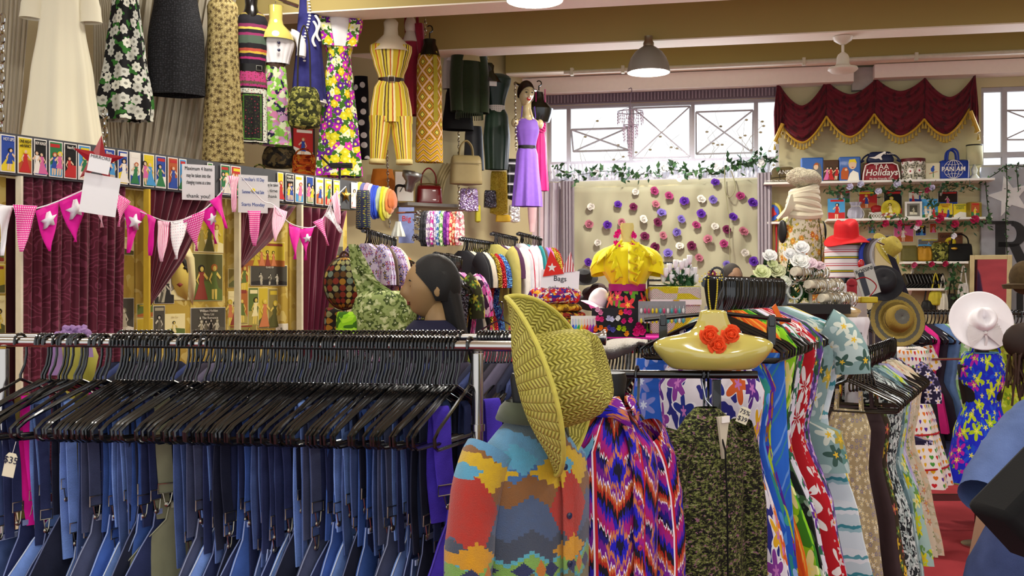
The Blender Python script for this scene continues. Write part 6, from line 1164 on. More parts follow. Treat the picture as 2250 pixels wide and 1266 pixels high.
rack(at(1082, 515, 7.7), at(1134, 516, 8.5), [(PLd('a8a058'), 'khaki knit in the pale rack', 'jacket'), (PLd('4a2a4a'), 'plum top in the pale rack', 'blouse'), (PLd('d8d4d0'), 'white fleece jacket in the pale rack', 'jacket'), (PLd('e4ded4'), 'cream jacket with crimson cuffs in the pale rack', 'jacket'), (PLd('c8c8d0'), 'light grey jacket in the pale rack', 'jacket'), (PLd('c02040'), 'crimson jacket in the pale rack', 'jacket')], R(-34), 'black clothes rack of pale jackets', 'black hanger on the pale jacket rack', 16, 4, L=.85, w=.2, hem=.22)
rack(at(1139, 515, 8.4), at(1188, 516, 9.3), [(PLd('d8d8e0'), 'ivory cardigan on the rack nearest the backdrop', 'jacket'), (PLd('3a4a5a'), 'slate cardigan on the rack nearest the backdrop', 'jacket'), (PLd('2a8a90'), 'teal cardigan on the rack nearest the backdrop', 'jacket'), (PLd('6a5a50'), 'brown cardigan on the rack nearest the backdrop', 'jacket'), (PLd('8a78c8'), 'lavender cardigan on the rack nearest the backdrop', 'jacket'), (PLd('c05a9a'), 'pink cardigan on the rack nearest the backdrop', 'jacket'), (PLd('d8b0a0'), 'peach cardigan on the rack nearest the backdrop', 'jacket'), (sequin('c8a020', '7a6010'), 'gold sequin top beside the backdrop', 'blouse'), (sequin('8a1020', 'e02838'), 'ruby sequin top beside the backdrop', 'blouse')], R(-36), 'black clothes rack of coloured cardigans beside the backdrop', 'black hanger on the cardigan rack', 16, 5, L=.9, w=.2, hem=.23)
for px, y, Y, m, lb in ((1100, 700, 6.2, HM('e8a0a8', ['e04a7a', 'f0d020', 'f8f0e0'], scale=14), 'pink and yellow flowered top beside the straw cowboy hat'), ): 
    q = at(px, y-30, Y); garment('flowered_camisole', lb, 'top', q, R(-35), m, 'strap', .15, .16, .5, .03, 77); put_hanger(q, R(-35), 'black hanger of the pink flowered top beside the cowboy hat', None or 'single hangers')
# dark garments low behind the racks keep the eye from the wall, as in the shop
# headwear and bags near the rail end
n = N('big_spot_cloth', .8); n.col(n.flowers(lin('1c120c'), 26, [lin(c) for c in ('8a8a5a', '9a6a1c', '7a2a1c', 'a89a50', '6a7a6a', '5a3a14')], 1, .46, None, rnd=.15, sharp=0)); SPOT = n.m
c = at(757, 622, 5.7); t = thing('spotted_backpack', 'round brown backpack covered in olive and rust spots', 'bag', tuple(c), R(10)); g = G(); rows = []
for i in range(19):
    th = PI*i/18; rows.append([(.113*math.sin(th)*math.cos(a), .07*math.sin(th)*math.sin(a), .145*math.cos(th)) for a in (2*PI*j/40 for j in range(40))])
g.grid(rows, True); make('bag_body', g, SPOT, t); g = G(); g.tube([(.114*math.cos(a)*.98, .02, .146*math.sin(a)) for a in (2*PI*k/40 for k in range(40))], .007, 8, True); g.tube(smooth_path([(-.03, 0, .14), (0, 0, .175), (.05, 0, .13)], 5), .006, 8); make('piping', g, plain('3a1a14', .6), t)
bag('spotted_bag', 'flat spotted fabric bag partly hidden under the round backpack', at(737, 715, 5.8), .13, .2, .04, SPOT, 0, rot=R(10), soft=0)
PAIS = floral('8a9a5a', ['5a6a2a', 'b8c088', '3a4a1c'], scale=26, petals=3, size=.5, leaf='4a5a24', leaf_sc=40, center='c8d0a0', rnd=1)
t = bag('paisley_tote', 'green paisley shoulder tote slumped beside the round backpack', at(842, 690, 5.3), .32, .24, .09, PAIS, 0, rot=R(8)); g = G(); g.ribbon(smooth_path([(-.10, 0, .08), (-.14, 0, .2), (-.16, .01, .36), (-.12, .01, .25), (-.03, 0, .16), (.09, 0, .08)], 6), .035, .003, (1, 0, 0)); make('shoulder_strap', g, PAIS, t)
g = G(); g.prism([(-.13, .08), (-.17, .33), (-.13, .36), (-.02, .15), (.03, .09)], .02, .035); make('drooping_flap', g, PAIS, t)
bag('lime_bag', 'lime green bag with dark print under the paisley tote', at(762, 715, 5.25), .11, .14, .04, paint('8ac81c', ['3a6a10', 'a8e030'], 14), 0, rot=R(20), soft=0)
t = bag('dotted_pouch', 'narrow navy case with yellow dots at the rail end', at(798, 462, 6.4), .09, .25, .04, dots('2a2e48', ['c8b820', '8a9a3a'], 75, .2, .3), 0, rot=R(14), soft=0)
# row of rolled headscarves
for i, (px, h, y0, y1) in enumerate(((777, 'd85a30', 402, 420), (785, 'a8a8b0', 400, 425), (792, 'd8c850', 400, 440), (800, '6a70b0', 402, 450), (808, 'd8a8b8', 402, 460), (815, 'd0c8d0', 404, 466), (822, '2a4ac0', 407, 482), (829, '2a50d0', 408, 480), (836, 'a8b8a0', 410, 470), (843, 'c8c820', 410, 485), (850, 'd8d060', 412, 480), (856, 'd88040', 415, 470), (861, 'c86a30', 418, 460))):
    c = at(px, (y0+y1)/2, 7.9); hh = (y1-y0)/2250*7.9/2; g = G(); loft_cloth(g, [(hh, .008, .02), (hh*.7, .022, .05), (0, .026, .07), (-hh*.7, .024, .06), (-hh, .008, .02)], 6, .2, 20, 10, i, capt=True)
    o = make('head_scarf', g, plain(h, .6, .25, sheen=.3), loc=tuple(c), rot=R(-20)); tag(o, 'folded %s in the row by the rail end' % ['orange red headscarf', 'grey headscarf', 'mustard headscarf', 'dusty blue headscarf', 'pink headscarf', 'pale mauve headscarf', 'deep blue headscarf', 'bright blue headscarf', 'sage headscarf', 'lemon yellow headscarf, largest', 'soft yellow headscarf', 'apricot headscarf', 'rust headscarf at the right end'][i], 'headscarf', 'headscarves by the rail end')
# high handbags and oddments
t, w, h = hung('orange_cloth', 'orange cloth draped over the wall ledge under the striped jumpsuit', 'cloth', 812, 870, 372, 452, plain('c0701a', .7, .15), [(0, .75, 1), (.3, .9, 1), (1, 1, 1)], .2, R(10), 5, .1, 21)
bag('patterned_purse', 'orange red beaded handbag above the rail', LW(668, 372, .8), .2, .24, .05, paint('c04a14', ['e8a030', '8a1a10', 'e86a20'], 30), 1, .06, R(15), soft=0)
bag('chevron_bag', 'black and cream chevron bag beside the orange beaded one', LW(712, 378, .8), .15, .22, .05, stripes([(0, '16140e'), (.4, 'b0a888'), (.55, '5a3a20'), (.7, '16140e'), (.85, '6a7a5a')], .05, 1, zig=1, zigp=.03), 0, rot=R(15), soft=0)
bag('small_bag', 'small green fringed bag behind the card rail', LW(570, 385, .8), .12, .1, .04, TAP, 1, .04, R(15)); bag('small_bag', 'cream box bag with a fur trim behind the card rail', LW(607, 385, .75), .24, .1, .05, plain('c8c0b0', .8, .2), 0, rot=R(15), soft=0)
t = thing('framed_picture', 'dark maroon picture of a pale figure behind the tapestry bag', 'picture', tuple(LW(665, 315, .12)), ALW); g = G(); g.box((0, 0, 0), (.22, .02, .3)); make('frame', g, plain('2a0c10', .5), t); picture(t, .2, .28, 61, PR, None, 1, .01, 2, -.004, (0, -.012, 0))
t = thing('clamp_lamp', 'black rectangular clamp lamp on a thin post above the rail', 'lamp', tuple(at(750, 364, 6.5)), R(5)); g = G(); g.box((0, 0, 0), (.14, .05, .03)); g.box((.03, -.026, .002), (.05, .004, .012)); make('lamp_housing', g, BLKM, t, bevel=.004); g = G(); g.tube([(-.01, 0, -.01), (-.01, 0, -.2)], .008, 8); g.tube([(-.07, 0, .0), (-.1, 0, .03), (-.13, 0, .06)], .007, 8); make('post', g, BLKM, t)
t = thing('gooseneck_lamp', 'grey bell lamp on a black flexible neck beside the framed print', 'lamp', tuple(LW(902, 400, .45)), R(10)); g = G(); g.lathe([(.09, .09), (.085, .04), (.045, 0), (.04, -.07), (.03, -.09), (.002, -.09)], 24, M=Matrix.Rotation(R(12), 4, 'Y')); make('lamp_shade', g, metal('9a9a98', .4), t, solid=.003); g = G(); g.tube(smooth_path([(.01, 0, -.08), (-.06, 0, -.04), (-.13, 0, -.05), (-.12, 0, -.2), (-.08, 0, -.25)], 6), .012, 8); make('flexible_neck', g, BLKM, t)
t = thing('framed_print', 'gold framed black and white print standing on the grey wall shelf', 'picture', tuple(LW(888, 410, .25)), ALW-R(15)); g = G(); g.box((0, 0, 0), (.2, .02, .3)); make('frame', g, plain('a08a50', .4), t, bevel=.003); g = G(); g.box((0, -.012, 0), (.17, .004, .27)); g.tube([(-.04, -.016, -.05), (0, -.016, .02), (.03, -.016, -.04)], .004, 5, m=1); make('print', g, [WHCARD, PR[7]], t)
a, b = LW(868, 452, .05), LW(1002, 452, .05); g = G(); ln = (b.xy-a.xy).length; g.box((ln/2, -.14, 0), (ln, .28, .03)); o = make('wall_shelf', g, plain('8a8884', .5, .05), loc=(a.x, a.y, a.z), rot=ALW); tag(o, 'grey shelf on the left wall under the red handbag', 'shelf')
REDL = gloss('7c0c18', .25, .5)
t = bag('red_handbag', 'shiny dark red leather handbag standing on the grey wall shelf', LW(942, 429, .22)+Vector((0, 0, .0)), .25, .19, .08, REDL, 1, .17, R(14), soft=0, hw=.3); g = G(); g.tube([(-.1, -.03, .10), (0, -.03, .105), (.1, -.03, .10)], .006, 8); make('clasp', g, BRASS, t)
t = bag('tan_handbag', 'tan leather handbag with tall twin handles hanging from a chain', LW(1024, 375, .55), .30, .28, .07, plain('94845a', .5, .1), 2, .15, R(14), soft=0, hw=.22, hmat=plain('8a7a50', .5)); g = G(); g.box((0, -.074, .06), (.26, .003, .004)); make('seam', g, plain('6a5c3a', .5), t)
chain(LW(1008, 290, .5), LW(1008, 500, .5), 'chain behind the tan handbag'); chain(LW(850, 330, .6), LW(856, 500, .6), 'chain beside the orange cloth')
g = G(); rows = []
for k in range(4):
    g.tube(smooth_path([LW(1000-k*8, 360, .2), LW(978-k*6, 395, .2), LW(968-k*5, 440, .2)], 5), .016, 6)
o = make('striped_scarf', g, plain('8a7c58', .8, .2)); tag(o, 'brown striped scarf arching behind the tan handbag', 'scarf')
for px, y, w_, h_, m, lb in ((1030, 440, .18, .22, sequin('8a6ab0', 'c8b8d8', 60), 'shiny purple bag with a silver square buckle'), (1077, 438, .12, .17, sequin('707080', '282830', 60), 'dark silver bag beside the yellow lace'), (1096, 425, .17, .42, sequin('b89a20', 'd8c850', 140), 'yellow lace cloth hanging under the green dress'), (1128, 395, .13, .40, stripes([(0, '101014'), (.45, 'c8c8d0'), (.6, '606068'), (.7, '101014')], .1, 1, rough=.3), 'black and silver banded sequin bag'), (1130, 470, .11, .17, sequin('d0d0d4', 'f0f0f0', 40), 'bright silver pouch at the end of the display rail'), (1050, 470, .05, .16, plain('c8c038', .7, .1), 'yellow cloth tag hanging under the tan handbag'), (1105, 480, .14, .07, plain('d8b030', .6, .2), 'gold box under the yellow lace')):
    bag('evening_bag', lb, LW(px, y, .5), w_, h_, .035, m, 0, rot=R(12), soft=0)
g = G(); g.tube([LW(1030, 423, .62)+Vector((x_*.03, 0, z_*.045)) for x_, z_ in ((-1, 0), (0, -1), (1, 0), (0, 1))], .007, 5, True); o = make('square_buckle', g, CHROME2); tag(o, 'silver diamond buckle on the shiny purple bag', 'buckle')
t = thing('poster_card', 'blue and red printed plastic poster behind the hanging scarves', 'poster', tuple(at(893, 495, 8.0)), R(5)); g = G(); g.box((0, 0, 0), (.12, .004, .28)); make('card', g, plain('7a86b8', .4, .3), t); text_mesh('Big', .06, PR[2], t, (0, -.004, .05))
for i, (px, h1, h2) in enumerate(((933, '16161a', '2a2a30'), (940, '22222a', '50505a'), (947, 'c8c4c8', '8a6a9a'), (954, 'd8d0d8', 'b02a8a'), (961, '8a78b0', 'e8e0e8'), (968, 'b8c0c8', '3a5a9a'), (975, '5a9a4a', 'd8e0c0'), (982, '7a2a90', '4a1a6a'), (989, '8a3a9a', 'c870c0'), (996, 'c02a3a', 'e8c8a0'), (1003, 'd8c0a0', 'c04a3a'), (1010, 'e0d8d0', 'b86a7a'))):
    c = at(px, 500, 7.7); r = random.Random(i); g = G(); loft_cloth(g, [(.125, .008, .02), (.1, .02, .05), (0, .022, .06), (-.08, .024, .06), (-.125-r.uniform(0, .02), .012, .04)], 5, .2, 20, 12, i, capt=True)
    o = make('silk_scarf', g, paint(h1, [h2, h2], 30, .5), loc=tuple(c), rot=R(-25)); tag(o, 'silk scarf in the hanging row, %s' % ['black, leftmost', 'charcoal', 'white and mauve', 'white and magenta', 'lilac and white', 'pale blue', 'green and cream', 'deep purple', 'violet and pink', 'red and sand', 'sand and coral', 'cream and pink at the right end'][i], 'scarf', 'silk scarves on the short rail')
g = G(); g.tube([at(872, 468, 7.9), at(1022, 462, 7.6)], .008, 8); o = make('scarf_rail', g, CHROME2); tag(o, 'thin rail carrying the row of silk scarves', 'rail')
g = G(); r = random.Random(3)
for k in range(60): g.ell(at(917+r.uniform(-9, 9), 500+r.uniform(-35, 30), 7.8+r.uniform(-.03, .03)), r.uniform(.004, .014), 6, 4)
o = make('bead_strands', g, sequin('b8b8bc', '3a3a44', 80)); tag(o, 'cluster of silver bead strands left of the silk scarves', 'necklace'); o['kind'] = 'stuff'
t, w, h = hung('chiffon_cape', 'cream pleated cloth beside the left rack hangers', 'cloth', 860, 890, 487, 520, plain('c8ccc0', .7, .1), [(0, .4, 1), (1, 1, 1)], .3, R(0), 9, .2, 5, Y=6.6)
hung('pink_hosiery_form', 'pink legs of a dummy below the violet dress', 'mannequin', 1158, 1180, 440, 510, gloss('d8b0b4', .4, .1), [(0, 1, 1), (.5, .8, 1), (1, .5, 1)], .6, R(0), 1, .0, 5)
# pale drapes at the sides of the backdrop
n = N('lavender_sheet', .9, spec=.1); n.col(n.mix(n.noise(n.obj(), 2, 2), lin('a8a0b0'), lin('cfc8cc'))); LAV = n.m
def we(pts, off): q = [W(x, y, off) for x, y in pts]; return lambda t: q[0].lerp(q[1], t)
curtain('side_drape', 'lavender grey sheet draped in the corner left of the flower backdrop', 'curtain', we([(1176, 400), (1176, 900)], .12), we([(1262, 402), (1250, 900)], .12), LAV, 6, .04, 80, 10, seed=31, solid=0)
curtain('side_drape', 'thin grey drape along the left edge of the flower backdrop', 'curtain', we([(1232, 398), (1238, 900)], .22), we([(1262, 398), (1262, 900)], .22), plain('8e868e', .9, .1), 4, .03, 50, 10, seed=32, solid=0)
curtain('side_drape', 'thin grey drape along the right edge of the flower backdrop', 'curtain', we([(1664, 380), (1668, 900)], .2), we([(1696, 378), (1696, 900)], .2), plain('a098a0', .9, .1), 4, .03, 50, 10, seed=33, solid=0)
SHEET = plain('9f9c84', .9, .06, sc_=2)
g = G(); rows = []; A0, A1 = W(1256, 412, .16), W(1676, 392, .16); D = A1-A0; nrm = Vector((.196, -.98, 0)) 
for i in range(40):
    v = i/39; row = []
    for j in range(120):
        u_ = j/119; sag = .03*math.sin(PI*u_)*(1-v); q = A0+D*u_+Vector((0, 0, -v*2.2-sag))
        f = .012*math.sin(u_*70+3*math.sin(v*5))*(.4+v)+.012*math.sin((u_*1.2+v*.9)*26)+.010*math.sin((u_*1.1-v*1.2)*22)
        row.append(q+Vector((-nrm.x*0, -1, 0))*f)
    rows.append(row)
g.grid(rows); o = make('backdrop_sheet', g, SHEET, solid=.002, sharp=180); tag(o, 'cream sheet backdrop pinned with pink, violet and white flowers', 'backdrop')
cols = {'w': 'd8d4cc', 'p': '6a2048', 'v': '5a2a9a', 'l': '7a68b8', 'k': 'b06a7c', 'm': 'a03a70'}; cm = {k: plain(v, .8, .2) for k, v in cols.items()}; nmn = {'w': 'white', 'p': 'plum', 'v': 'violet', 'l': 'lilac', 'k': 'dusty pink', 'm': 'raspberry'}
FL = [(1397, 422, 'w'), (1438, 420, 'm'), (1470, 431, 'm'), (1504, 442, 'v'), (1541, 438, 'w'), (1567, 439, 'l'), (1572, 401, 'v'), (1627, 431, 'm'), (1654, 446, 'v'), (1299, 455, 'w'), (1358, 450, 'v'), (1392, 455, 'p'), (1441, 449, 'k'), (1454, 468, 'l'), (1541, 470, 'v'), (1611, 477, 'v'), (1414, 482, 'w'), (1445, 489, 'p'), (1497, 482, 'l'), (1530, 495, 'm'), (1571, 498, 'w'), (1597, 505, 'p'), (1295, 493, 'k'), (1335, 495, 'v'), (1366, 490, 'k'), (1634, 509, 'k'), (1488, 511, 'l'), (1417, 520, 'p'), (1457, 518, 'k'), (1556, 526, 'k'), (1591, 536, 'm'), (1314, 534, 'w'), (1494, 541, 'w'), (1520, 541, 'p'), (1468, 557, 'l'), (1536, 567, 'k'), (1637, 556, 'w'), (1293, 577, 'v'), (1656, 575, 'v'), (1565, 603, 'p'), (1598, 583, 'l'), (1440, 544, 'p')]
fm = []
for s in range(3):
    g = G(); rose(g, (0, 0, .0), .040, s, None, 0, 15); tmp = make('tmp', g, cm['w'], solid=.002); fm.append(tmp.data); bpy.data.objects.remove(tmp)
rr = random.Random(6)
def place_word(x, y):
    h = 'upper' if y < 470 else ('lower' if y > 520 else 'middle'); s = 'far left' if x < 1340 else ('left' if x < 1430 else ('centre' if x < 1510 else ('right' if x < 1600 else 'far right'))); return h+' '+s
for x, y, k in FL:
    me = fm[rr.randrange(3)].copy(); me.materials.clear(); me.materials.append(cm[k]); p = W(x, y, .20)
    o = bpy.data.objects.new('fabric_flower', me); C.objects.link(o); o.location = p; o.rotation_euler = (R(78+rr.uniform(-14, 14)), rr.uniform(-.4, .4), -AW+rr.uniform(-.3, .3)); o.scale = [rr.uniform(.95, 1.2)*(1 if k != 'w' else .9)]*3
    tag(o, nmn[k]+' fabric flower pinned in the '+place_word(x, y)+' of the sheet backdrop', 'fabric flower', 'flowers on the backdrop')
# sheer frill under the window and garland
n = N('white_frill', .9); n.col(lin('e4e4ee')); n.p.inputs['Alpha'].default_value = .85; n.p.inputs['Transmission Weight'].default_value = 0; FR = n.m
curtain('frill_curtain', 'gathered white frill hanging under the long window', 'curtain', we([(1208, 362), (1208, 398)], .10), we([(1695, 350), (1690, 388)], .10), FR, 60, .012, 500, 5, seed=41, solid=0)
def leaf_at(g, p, s, r, m=0):
    a = Vector((r.uniform(-1, 1), r.uniform(-1, .2), r.uniform(-1, 1))).normalized(); b = a.cross(Vector((r.uniform(-1, 1), r.uniform(-1, 1), r.uniform(-1, 1)))).normalized(); c_ = a.cross(b)
    i = len(g.v); g.v += [p, p+a*s*.4+b*s*.28+c_*s*.05, p+a*s, p+a*s*.4-b*s*.28+c_*s*.05]; g.face((i, i+1, i+2, i+3), [(0, 0)]*4, m)
def garland(pts, label, dens=60, ls=.05, spread=.05, flowers=(), seed=0, wire=.003, flw=()):
    pts = smooth_path(pts, 6); r = random.Random(seed); t = thing('leaf_garland', label, 'garland'); g = G(); g.tube(pts, wire, 5); make('stem', g, plain('24301c', .8), t); L_ = sum((b-a).length for a, b in zip(pts, pts[1:])); g = G()
    for k in range(int(L_*dens)):
        q = r.uniform(0, len(pts)-1.01); i = int(q); p = pts[i].lerp(pts[i+1], q-i)+Vector((r.uniform(-1, 1), r.uniform(-1, .3), r.uniform(-1, 1)))*spread*r.random(); leaf_at(g, p, ls*r.uniform(.6, 1.2), r, r.randrange(2))
    make('leaves', g, [plain('28482a', .6, .2), plain('3e6238', .6, .2)], t, sharp=180)
    for (x, y, c_, s_, off) in flw: g = G(); rose(g, (0, 0, 0), s_, int(x), FACE, petals=9); make('rose', g, plain(c_, .8, .15), t, loc=tuple(W(x, y, off)))
    return t
garland([W(1225, 372, .16), W(1260, 385, .16), W(1330, 376, .16), W(1400, 384, .16), W(1480, 374, .16), W(1540, 380, .16), W(1600, 366, .16), W(1655, 352, .16), W(1700, 352, .16)], 'green leaf garland with white roses along the long window sill', 130, .075, .11, seed=2, flw=[(1308, 380, 'f0f0f4', .04, .2), (1458, 370, 'f0f0f4', .045, .2), (1575, 368, 'f0f0f4', .045, .2), (1672, 358, 'f4f4f4', .05, .2), (1494, 392, 'e8e8f0', .04, .2), (1262, 388, 'e8e8f0', .035, .2)])
g = G(); g.tube(smooth_path([W(1592, 365, .22), W(1594, 420, .22), W(1605, 433, .24), W(1616, 410, .22), W(1606, 375, .22)], 6), .005, 5); g.tube([W(1594, 420, .24), W(1602, 480, .24), W(1606, 640, .24)], .004, 5); o = make('olive_cord', g, plain('8a8868', .8)); tag(o, 'thin olive cord looped down over the right of the backdrop', 'cord')
# bead mobile
t = thing('bead_mobile', 'tiered bead mobile hanging from a wire hook in front of the long window', 'mobile', tuple(W(1385, 196, .5))); g = G(); Y0 = W(1385, 196, .5).y; u_ = Y0/2250
g.tube(smooth_path([(-.02, 0, .0), (.01, 0, .01), (.012, 0, -.03), (0, 0, -.05), (0, 0, -.17)], 5), .004, 5)
for r_, z_ in ((28*u_, -50*u_), (16*u_, -80*u_)):
    g.tube([(r_*math.cos(a), r_*math.sin(a), z_) for a in (2*PI*k/24 for k in range(24))], .005, 5, True)
    for k in range(4): a = PI/2*k; g.tube([(0, 0, -.17), (r_*math.cos(a), r_*math.sin(a), z_)], .003, 4)
make('wire_frame', g, plain('6a5a68', .5), t); g = G(); rr = random.Random(5)
for r_, z_, n_, ln in ((28*u_, -50*u_, 16, .14), (16*u_, -80*u_, 10, .18), (5*u_, -60*u_, 7, .42)):
    for k in range(n_):
        a = 2*PI*k/n_; x_, y_ = r_*math.cos(a), r_*math.sin(a); l = ln*rr.uniform(.6, 1); g.tube([(x_, y_, z_), (x_, y_, z_-l)], .002, 3)
        for j in range(int(l/.03)): g.ell((x_, y_, z_-.02-j*.03), (.006, .006, .009), 6, 4)
make('bead_strings', g, plain('7a6070', .4, .3), t)
# ================================================================ FAR WALL: VALANCE, SHELVES, LETTERING
RW = -AW
n = N('burgundy_velvet', .75, sheen=.12); n.col(n.mix(n.math('GREATER_THAN', n.noise(n.uv(), 14, 2), .56), lin('5e0a1c'), lin('400814'))); VV = n.m
val = thing('velvet_valance', 'burgundy velvet swag valance with gold tasselled trim on the far wall', 'valance', (0, 0, 0))
GT = plain('b8902c', .5, .2); tm = None
pk = [(1708, 178), (1815, 176), (1925, 172), (2033, 170), (2143, 162)]; lowpk = [(1716, 275), (1816, 256), (1921, 251), (2031, 262), (2130, 240)]; updip = [232, 207, 200, 213]; bot = [313, 301, 300, 297]
def quad(a, m, b, t):                                  # curve through a, dip m at the middle, b
    x = lerp(a[0], b[0], t); y = lerp(a[1], b[1], t)+(m-(a[1]+b[1])/2)*(1-abs(2*t-1)**1.7); return x, y
for i in range(4):
    g = G(); rows = []
    for j in range(25):
        v = j/24; row = []
        for k in range(41):
            u_ = k/40; a, b = quad(pk[i], updip[i], pk[i+1], u_), quad(lowpk[i], bot[i], lowpk[i+1], u_); belly = math.sin(PI*u_)
            row.append(W(lerp(a[0], b[0], v), lerp(a[1], b[1], v), .10+.09*belly*(.4+.6*v)+.018*math.sin(v*24+2*u_)*(.25+belly)))
        rows.append(row)
    g.grid(rows); make('swag', g, VV, val, solid=.004, sharp=180)
    pts = [W(*quad(lowpk[i], bot[i], lowpk[i+1], k/30), .10+.09*math.sin(PI*k/30)+.012) for k in range(31)]; g = G(); g.tube(pts, .011, 6); make('gold_trim', g, GT, val)
    for k in range(1, 31, 2):
        if tm is None: g = G(); g.lathe([(.002, 0), (.007, -.006), (.005, -.016), (.009, -.026), (.016, -.058), (.002, -.060)], 10); o = make('tassel', g, plain('a88c3c', .6, .2), val); tm = o
        else: o = tm.copy(); C.objects.link(o); o.parent = val
        o.location = pts[k]+Vector((0, 0, -.014))
for pts_, nm in (([(1708, 178), (1700, 250), (1702, 315)], [(1708, 178), (1722, 215), (1720, 275)]), ([(2143, 162), (2132, 200), (2132, 242)], [(2143, 162), (2150, 240), (2150, 292)])):
    g = G(); rows = []
    for j in range(20):
        v = j/19; k = v*2; i0 = min(int(k), 1); A_ = [lerp(pts_[i0][q], pts_[i0+1][q], k-i0) for q in (0, 1)]; B_ = [lerp(nm[i0][q], nm[i0+1][q], k-i0) for q in (0, 1)]
        rows.append([W(lerp(A_[0], B_[0], u_/10), lerp(A_[1], B_[1], u_/10), .14+.03*math.sin(u_*1.9)*v) for u_ in range(11)])
    g.grid(rows); make('tail', g, VV, val, solid=.004, sharp=180)
for a, b in (((1702, 312), (1720, 272)), ((2132, 244), (2150, 290))):
    g = G(); g.tube([W(*a, .17), W(*b, .17)], .02, 6); make('gold_trim', g, GT, val)
    for k in range(4): o = tm.copy(); C.objects.link(o); o.parent = val; o.location = W(*a, .17).lerp(W(*b, .17), k/3)+Vector((0, 0, -.02))
def shelf(p0, p1, py, label, d=.28, py1=None):
    a, b = W(p0, py), W(p1, py1 or py); ln = (b.xy-a.xy).length; z = (a.z+b.z)/2; g = G(); g.box((ln/2, -d/2, -.011), (ln, d-.006, .022)); t = make('wall_shelf', g, WHITE, loc=(a.x, a.y, z), rot=RW, bevel=.003); tag(t, label, 'shelf', 'white shelves on the far wall')
    for f in (.2, .8): q = G(); q.prism([(0, -.022), (-.2, -.022), (0, -.14)], -.008, .008, Matrix.Translation((ln*f, -.004, 0)) @ Matrix.Rotation(PI/2, 4, 'Z') @ Matrix.Identity(4)); make('bracket', q, WHITE, t)
    return z
Z1 = shelf(1676, 2168, 405, 'top white shelf on the far wall carrying airline bags and tins', .30, 400); Z2 = shelf(1812, 2166, 483, 'second white shelf holding books, plate and white frame', .26, 482); Z3 = shelf(1975, 2114, 577, 'third white shelf holding four handbags', .26, 575); Z4 = shelf(1975, 2070, 634, 'fourth white shelf with a row of black clutches', .24, 633); Z5 = shelf(1680, 1722, 490, 'small white shelf at the left end under the brown airline bag', .2)
def wl_loc(px, py, z0, off=.14): p = W(px, py, off); return p
def wbox_item(name, lab, cat, p0, p1, ytop, z, d, mat, off=.14, bevel=.01, group=None, rot=0):
    p = W((p0+p1)/2, ytop, off); w = (p1-p0)/2250*p.y*.98; h = p.z-z; t = thing(name, lab, cat, (p.x, p.y, z+.001), RW+rot, group); g = G(); g.box((0, 0, h/2), (w, d, h)); make('body', g, mat, t, bevel=bevel); return t, w, h
def airbag(lab, p0, p1, ytop, z, mat, off=.15, d=.12, hnd=True, trim=None, top=.84, tt='airline_bag'):
    p = W((p0+p1)/2, ytop, off); w = (p1-p0)/2250*p.y; h = p.z-z; t = thing(tt, lab, 'bag', (p.x, p.y, z+.001), RW)
    g = G(); loft_cloth(g, [(h, w*.36*top, d*.15), (h*.97, w*.45*top, d*.32), (h*.8, w*.47*lerp(top, 1, .4), d*.42), (h*.3, w*.5, d*.5), (.01, w*.49, d*.5), (0, w*.47, d*.46)], 2, .02, 40, 18, 3, power=.5, capt=True); make('bag_body', g, mat, t)
    if trim: g = G(); g.tube([(w*.49*x_, -d*.5, z_*h) for x_, z_ in ((-1, .04), (-.97, .4), (-.86, .82), (-.6, .93), (.6, .93), (.86, .82), (.97, .4), (1, .04))], .006, 6); make('piping', g, trim, t)
    return t, w, h
WT = plain('e8e4dc', .6, 0)
t, w, h = airbag('brown airline bag lettered in white at the left end of the top shelf', 1689, 1752, 367, Z1, plain('5a4c2c', .6, .1), top=.7)
text_mesh('ANSETT', .055, WT, t, (.05, -.064, h*.62)); text_mesh('ANA', .055, WT, t, (.08, -.066, h*.36)); text_mesh('CONNECTING WITH AEROPLANES', .02, WT, t, (-.02, -.068, h*.12)); g = G(); g.tube([(-.12, -.066, h*.3), (.12, -.066, h*.42)], .003, 4); g.tube([(-.03, -.062, .02), (-.05, -.062, h*.8)], .003, 4); make('emblem_lines', g, plain('2a2210', .6, 0), t)
BT = gloss('1a58a8', .4, .1)
